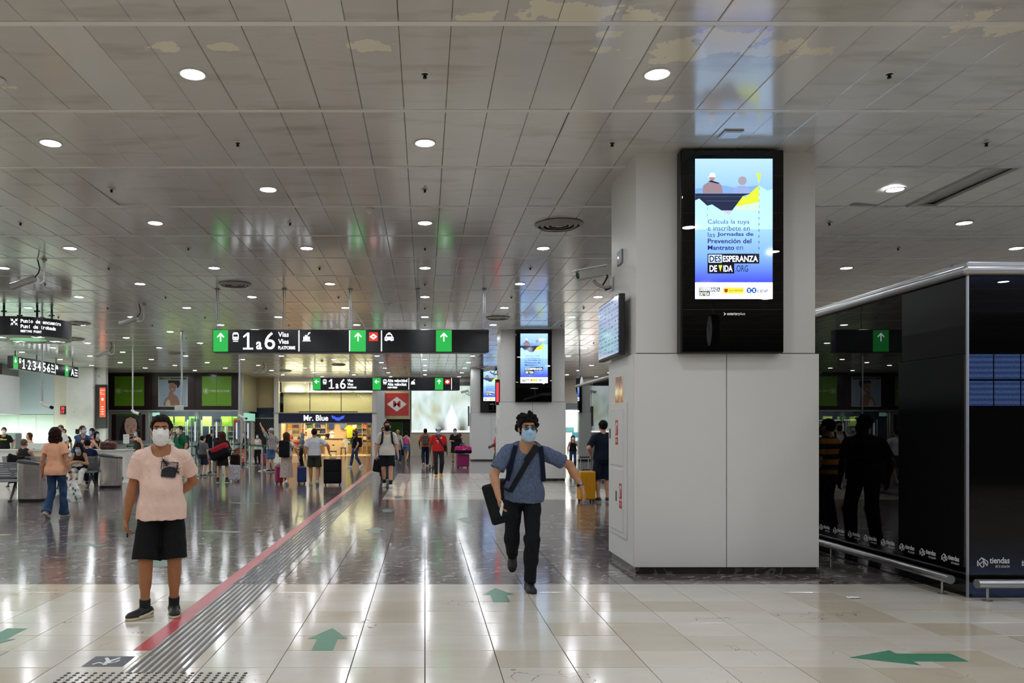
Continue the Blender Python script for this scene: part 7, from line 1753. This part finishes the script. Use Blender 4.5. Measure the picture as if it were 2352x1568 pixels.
# ---- queue before the shop
who('boy in a grey T-shirt and dark shorts seen from behind', 466, 1094, 1001, 160, skin_='fair', shirt=C('boy_grey', '64666a'), sleeve=.6, bottom=('shorts', C('slate_shorts', '2e323c'), .95), hair=('short', '1c1614'), head=(-.4, 0), hsc=1.15)
who('man in a black T-shirt and black mask facing the camera in the queue', 489, 1088, 979, 5, skin_='light', shirt=BLK, sleeve=.65, bottom=('shorts', JSH, .95), mask='black', hair=('short', '2a201a'), wide=1.12)
r, i = who('woman with long auburn hair, brown jacket and black skirt', 511, 1108, 991, 176, fem=True, skin_='light', feet={'L': (-.15, 0, 0, -.2), 'R': (.16, .02, 0, .3)}, hands={'R': (.12, -.1, 1.52, .1, -.2, 1), 'L': (-.27, .05, .9)}, poles={'R': (1, -.1, -.6)}, shirt=C('brown_jacket', '241c1a'), sleeve=1.95, hem=-.08, bottom=('skirt', C('black_skirt', '1a1918', '3a332e', 'dots', 50), .42), shoes='3a2a22', socks=('3a2a22', .1), hair=('long', '4a2a1c'), ears=False)
b = thing('sports_bag', 'red and black sports bag on the back of the auburn haired woman', 'bag', (i['x'] - .03, i['y'] - .26, .66)); R_ = rot_zx(0, 0, -.45)
SDF(.014).box((0, 0, .26), (.29, .13, .18), R_, .08).build('bag_body', C('bag_black', '17161a'), b); S = SDF(.014).box((-.0, -.0, .36), (.27, .135, .1), R_, .07); S.plane((0, 0, .27), R_ @ vec(-.3, 0, -1)); S.build('red_top', C('bag_red', 'b02530'), b); MB().tube([(.2, .06, .34), (.16, .14, .62), (.06, .2, .74), (-.02, .3, .74)], .012, 6).build('bag_strap', C('bag_black', '17161a'), b, True)
suitcase(*spot(536, 1106, 1000)[:2], .40, .24, .5, C('spotted_shell', 'd6d3d6', '26262c', 'dots', 26, .4), 'white trolley case with black spots', 12, .45)
o = thing('shoulder_bag', 'dark brown bag resting on the spotted suitcase', 'bag', (spot(536, 1106, 1000)[0] + .05, spot(536, 1106, 1000)[1] + .02, .53)); SDF(.014).box((0, 0, .15), (.15, .08, .15), None, .06).ripple(.006, 24).build('bag_body', C('plum_brown', '2c1d1f'), o); MB().tube([(-.1, 0, .27), (0, 0, .4), (.1, 0, .27)], .01, 6).build('bag_strap', BLK, o)
who('young man in a dark printed T-shirt and blue mask facing sideways', 563, 1066, 991, -75, skin_='olive', shirt=C('dark_print', '1e2126', '3d4650', 'dots', 14), sleeve=.6, hands={'L': (-.1, -.3, 1.1), 'R': (.2, -.2, 1.0)}, bottom=('trousers', BLK, 2), mask='blue', hair=('short', '1c1614'))
who('woman in a white sleeveless top and black leggings holding a phone', 592, 1068, 996, -8, fem=True, skin_='light', shirt=WHT, sleeve=0, hem=-.08, hands={'L': (-.06, -.28, 1.1, .7, -.4, 0), 'R': (.06, -.28, 1.1, -.7, -.4, 0)}, bottom=('trousers', BLK, 2.0, .0, .04), mask='blue', hair=('bun', '1c1513'))
suitcase(*spot(606, 1067, 1000)[:2], .3, .22, .5, mat('red_shell', 'b03a48', .4), 'red trolley case beside the woman in white', 60, .4)
x_, y_, H_ = spot(623, 1083, 983)
who('man in a cap and check shirt pointing up with a raised arm', 623, 1083, 983, -128, skin_='light', shirt=C('check_shirt', 'cfc9c4', '3a3437', 'check', 17), sleeve=.7, hem=-.05, hands={'R': wl(-128, -.4, -.1, 1.8, H_), 'L': (-.26, .02, .88)}, poles={'R': (.3, 0, -1)}, bottom=('shorts', JSH, .92), cap='b9b7bb', hair=('short', '8a8078'), wide=1.12, belly=.03, mask='white')
r, i = who('woman with wavy brown hair, pale top and long spotted skirt', 658, 1113, 993, 170, fem=True, skin_='light', wide=1.06, feet={'L': (-.1, .22, .05, -.05, .6), 'R': (.1, -.16, 0, .1, 0)}, hands={'L': (-.42, .05, 1.0, -.5, 0, -.8), 'R': (.28, -.1, 1.0)}, shirt=C('cream_top', 'e4ddd2'), sleeve=.5, hem=.0, bottom=('skirt', C('spotted_skirt', 'c9b8ad', '8f7468', 'dots', 55), .84), shoes='d9d9d9', sole='e6e6e6', hair=('wavy', '4d3222'), ears=False)
pack_on(i, C('black_pack', '17181b'), 'black backpack on the woman in the spotted skirt', .15, .24)
suitcase(*spot(641, 1111, 1000)[:2], .22, .3, .52, mat('magenta_shell', 'a3225f', .4), 'magenta trolley case beside the spotted skirt', 20, 0)
suitcase(*spot(693, 1111, 1000)[:2], .26, .22, .5, mat('blue_shell', '27407c', .4), 'dark blue trolley case pulled by the woman in the skirt', 15, .5)
who('grey haired woman in a grey top and black trousers', 694, 1072, 993, -70, fem=True, skin_='light', shirt=C('heather_grey', '6d7278'), sleeve=.7, hands={'L': (-.08, -.3, 1.05), 'R': (.1, -.28, 1.0)}, bottom=('trousers', BLK, 2), hair=('bob', '8f8a84'), mask='white')
r, i = who('man in a white T-shirt and olive shorts seen from behind', 722, 1114, 984, 186, skin_='olive', wide=1.1, feet={'R': (.11, -.05, 0, .2, 0), 'L': (-.1, .2, .05, -.1, .6)}, hands={'L': (-.46, -.02, .98, -.6, -.1, -.7), 'R': (.28, .05, .87)}, poles={'L': (-.3, .4, .5)}, shirt=C('white_tee', 'd3d4d8'), sleeve=.62, hem=-.03, bottom=('shorts', C('olive_shorts', '3c3f33'), .82), shoes='b8aa98', sole='d9d2c4', hair=('short', '241b16'), ears=True)
suitcase(*spot(764, 1114, 1000)[:2], .5, .3, .74, C('black_canvas', '17171a'), 'big black soft suitcase beside the man in white', 4, .22, True)
r, i = who('long haired woman in a black T-shirt and jeans by the shop', 816, 1074, 989, -55, fem=True, skin_='light', feet=W1, hands=AW1, shirt=BLK, sleeve=.5, hem=-.02, bottom=('trousers', JEANS, 2, .004, .045), shoes='e0dedc', sole='e6e6e6', hair=('long', '4a2d20'), mask='dark')
pack_on(i, C('black_pack', '17181b'), 'dark backpack of the woman by the menswear shop', .13, .2)
# ---- walking in the middle
r, i = who('tall young man with black mask, pale shirt and black shorts walking nearer', 889, 1119, 967, 4, skin_='light', h=.012, feet={'L': (-.07, .14, .03, -.1, .35), 'R': (.09, -.16, 0, .05, -.05)}, hands={'L': (-.3, -.02, .86), 'R': (.29, .0, .85)}, shirt=C('pale_shirt', 'cfcabf'), sleeve=.66, hem=-.1, loose=.035, bottom=('shorts', BLK, .85, .03), shoes='cfcac2', sole='e2ded6', socks=('17181a', .12), hair=('short', '241a15'), mask='black')
pack_on(i, C('black_pack', '17181b'), 'black backpack with straps on the tall young man')
x_, y_ = gx(868, 21.5), 21.5; b = thing('hand_bag', 'soft black bag held by the tall young man', 'bag', (x_, y_, .42)); SDF(.012).box((0, 0, .18), (.13, .06, .18), rot_zx(0, 0, .15), .05).build('bag_body', C('bag_black', '17161a'), b); MB().tube([(-.05, 0, .34), (.03, 0, .44), (.09, 0, .34)], .01, 6).build('bag_handle', BLK, b)
who('dark clothed man half hidden behind the tall young man', 882, 1103, 980, 0, skin_='olive', feet=W2, shirt=C('taupe', '8a7d70'), sleeve=.6, bottom=('trousers', C('dark_grey_tr', '3a3a3e'), 2), hair=('short', '241a15'), mask='black')
who('woman in a white checked top and jeans going to the passage', 914, 1062, 987, 172, fem=True, skin_='light', feet=W1, hands=AW1, shirt=C('white_check', 'd2cbc3', '8d7f78', 'check', 12), sleeve=1.5, hem=-.28, bottom=('trousers', JEANS, 2), shoes='1c1c1e', hair=('tail', 'a08358'))
who('woman in a pink top and denim shorts going to the passage', 933, 1062, 990, 165, fem=True, skin_='light', feet=W2, hands={'L': (-.26, .05, .88), 'R': (.2, -.25, 1.05)}, shirt=C('pink_vest', 'c4578a'), sleeve=0, strap=True, hem=.06, bottom=('shorts', JSH, .55, .03), shoes='1c1c1e', hair=('bun', '1a1413'), ears=False)
r, i = who('man in an orange T-shirt with a grey backpack walking away', 977, 1070, 984, 178, skin_='brown', feet=W1, hands=AW1, shirt=C('orange_tee', 'd2622a'), sleeve=.62, hem=-.04, bottom=('trousers', NAVY, 2), shoes='c2493a', sole='e6e6e6', hair=('short', '120f0e'))
pack_on(i, C('grey_pack2', '55555a'), 'grey backpack on the man in orange', .13, .2)
r, i = who('man in a red football shirt, white cap and yellow shoes', 1007, 1094, 980, 2, skin_='brown', wide=1.12, belly=.02, feet={'L': (-.09, -.12, 0, -.1, -.05), 'R': (.1, .16, .05, .2, .5)}, hands={'L': (-.3, -.02, .86), 'R': (.3, .03, .85)}, shirt=C('football_red', 'c22a26'), sleeve=.66, hem=-.06, bottom=('trousers', C('charcoal_tr', '26282d'), 2, .012), shoes='e0a320', sole='d88a2a', hair=('short', '14100e'), cap='e4e2e0', mask='blue')
sh_ = [c for c in r.children if c.name.startswith('shirt')][0]; PW = mat('print_white', 'eae6e2', .7)
chest_print(i, 'shirt', [[(-.075, 1.2), (.025, 1.2), (.025, 1.225), (-.015, 1.225), (-.015, 1.13), (-.035, 1.13), (-.035, 1.225), (-.075, 1.225)], [(.03, 1.17), (.05, 1.17), (.05, 1.19), (.03, 1.19)], [(-.09, 1.28), (-.06, 1.28), (-.06, 1.3), (-.075, 1.31)]], PW, sh_, 'shirt_print', .008, False, .008)
chest_print(i, 'shirt', [ell(.09, 1.3, .022, .026, 12)], PW, sh_, 'shirt_badge', .007, False, .008)
b = thing('shoulder_pouch', 'dark pouch on a cross strap over the red football shirt', 'bag', (i['x'], i['y'], 0), math.radians(2)); n_ = i['neck']; front_strap(i, 'shirt', (n_[0] - .08, n_[2] - .02), (.2, .98), .04, .01, 12, False, .012).build('strap', NAVY, b); SDF(.014).box((.235, .0, .95), (.035, .09, .11), None, .03).build('pouch', NAVY, b)
# kick scooter beside them
x_, y_ = gx(992, 30.3), 30.3; b = thing('kick_scooter', 'folding kick scooter with orange stem beside the man in orange', 'scooter', (x_, y_, 0), math.radians(8))
MB().box(-.07, .07, -.1, .5, .09, .12).build('deck', M_BLACK, b, bevel=.01); MB().tube([(0, -.2, .12), (0, -.14, .55), (0, -.1, .98)], .022, 10).build('stem', mat('scooter_orange', 'c0502a', .4), b, True); MB().cyl((-.24, -.1, 1.0), (.24, -.1, 1.0), .014, n=10).build('handlebar', M_BLACK, b, True)
for yy in (-.22, .52): MB().cyl((-.02, yy, .1), (.02, yy, .1), .1, n=24).build('wheel', M_RUB, b, True)
MB().tube([(0, -.22, .1), (0, -.16, .24), (0, -.1, .12)], .02, 8).build('fork', M_BLACK, b, True)
# ---- right of the middle
r, i = who('man in black T-shirt, black shorts and blue mask by the video wall', 1045, 1063, 984, -5, skin_='olive', shirt=BLK, sleeve=.65, hands={'L': (-.08, -.3, 1.12, .7, -.3, 0), 'R': (.06, -.3, 1.1, -.7, -.3, 0)}, bottom=('shorts', BLK, .95, .025), mask='blue', hair=('short', '17120f'), shoes='1c1c1e')
r, i = who('auburn haired woman bending to her pink luggage', 1056, 1069, 995, 150, fem=True, skin_='fair', shirt=C('lilac_top', 'b9a9b4'), sleeve=0, strap=True, hands={'L': (-.25, -.12, .95), 'R': (.24, .1, .85)}, bottom=('trousers', C('purple_leg', '8a6f9a'), 2), hair=('tail', '5a2a2a'))
pack_on(i, C('black_pack', '17181b'), 'black backpack on the woman with pink luggage', .16, .25)
suitcase(gx(1063, 32.4), 32.4, .5, .3, .56, mat('magenta_shell2', '9c1f66', .4), 'magenta trolley case under the pink sports bag', 6, .45)
b = thing('sports_bag', 'bright pink sports bag lying on the magenta suitcase', 'bag', (gx(1064, 32.2), 32.2, .6)); SDF(.016).box((0, 0, .15), (.34, .15, .15), None, .09).build('bag_body', C('hot_pink', 'd2307f'), b); S = SDF(.016).box((0, 0, .08), (.345, .155, .08), None, .05); S.build('black_base', C('bag_black', '17161a'), b); MB().tube([(-.15, -.1, .26), (0, -.12, .36), (.15, -.1, .26)], .014, 6).build('bag_handle', C('bag_black', '17161a'), b, True); plate('white_swoosh', [(-.08, .16), (-.02, .15), (.12, .23), (-.02, .18), (-.06, .2)], FR((.05, -.152, 0)), M_WPLAST, b, 0, .004)
person('man in a coral T-shirt and green shorts half hidden by the second pillar', 2.43, 25.85, 1.72, -85, 'dark', h=.014, shirt=C('coral', 'd2504e'), sleeve=.65, hem=-.05, hands={'L': (-.06, -.3, 1.02, .7, -.4, 0), 'R': (.08, -.3, 1.02, -.7, -.4, 0)}, bottom=('shorts', C('sage_shorts', '5c6653'), 1.0, .02), mask='blue', hair=('short', '0f0d0c'), shoes='1a1a1c', sole='8a8a88')
r, i = who('man in a navy T-shirt and dark shorts seen from behind beside the pillar', 1385, 1152, 965, 184, skin_='light', h=.011, shirt=C('navy_tee', '131b2c'), sleeve=.62, hem=-.06, hands={'R': (.24, -.12, 1.02), 'L': (-.26, .0, .87)}, bottom=('shorts', C('navy_shorts', '1d2536'), 1.0, .022), hair=('short', '14110f'), wide=1.05, shoes='3a2f28')
suitcase(gx(1346, 17.2), 17.2, .36, .26, .68, mat('yellow_shell', 'd99a1c', .35), 'mustard yellow hard suitcase beside the man in navy', 8, .3)
r, i = who('woman in a sleeveless black top with a small handbag beyond the second pillar', 1316, 1079, 1000, -12, fem=True, skin_='light', shirt=BLK, sleeve=0, hands={'R': (.24, -.08, .9), 'L': (-.25, 0, .87)}, bottom=('trousers', JEANS, 2, .004, .045), hair=('long', '2a1d18'), mask='white')
b = thing('hand_bag', 'small black handbag of the woman beyond the second pillar', 'bag', (i['x'] + .32, i['y'] - .06, .62)); SDF(.014).box((0, 0, .1), (.12, .05, .09), None, .03).build('bag_body', C('bag_black', '17161a'), b); MB().tube([(-.09, 0, .18), (0, 0, .34), (.09, 0, .18)], .008, 6).build('bag_handle', BLK, b)
person('woman with a blue mask and dark top behind the clear glass kiosk', 6.1, 29.6, 1.6, -10, 'light', fem=True, h=.017, feet=W1, shirt=C('navy_print', '24314e', '7a3d4e', 'dots', 12), sleeve=.5, bottom=('trousers', JEANS, 2), mask='white', hair=('bun', '17120f'))
person('man in a blue mask deep behind the clear glass kiosk', 7.4, 33.5, 1.7, 0, 'olive', h=.02, shirt=BLK, bottom=('trousers', BLK, 2), mask='blue', hair=('short', '17120f'))
# hidden from the direct view, mirrored in the black kiosk
person('man in a yellow and black striped shirt mirrored in the kiosk glass', 3.98, 12.3, 1.76, 150, 'olive', h=.013, feet={'L': (-.14, 0, 0), 'R': (.14, 0, 0)}, shirt=C('bee_stripes', 'c9861e', '15151a', 'stripe', 6.2), sleeve=.65, hem=-.06, hands={'L': (-.3, -.02, .88), 'R': (.3, 0, .87)}, bottom=('trousers', BLK, 2), mask='black', hair=('short', '17120f'), wide=1.12, belly=.02)
person('broad man in a dark striped shirt mirrored as a silhouette in the kiosk', 4.3, 10.7, 1.8, 178, 'dark', h=.014, feet={'L': (-.17, 0, 0), 'R': (.17, 0, 0)}, shirt=C('silhouette_stripes', '3a2a12', '0d0d10', 'stripe', 6.2), sleeve=.65, hem=-.06, hands={'L': (-.32, -.02, .88), 'R': (.32, 0, .87)}, bottom=('trousers', BLK, 2), mask='black', hair=('short', '0f0d0c'), wide=1.2, belly=.03)  # added figure for the silhouette, its backlit darkness put into the colours
finish_texts()
for _f in AFTER: _f()
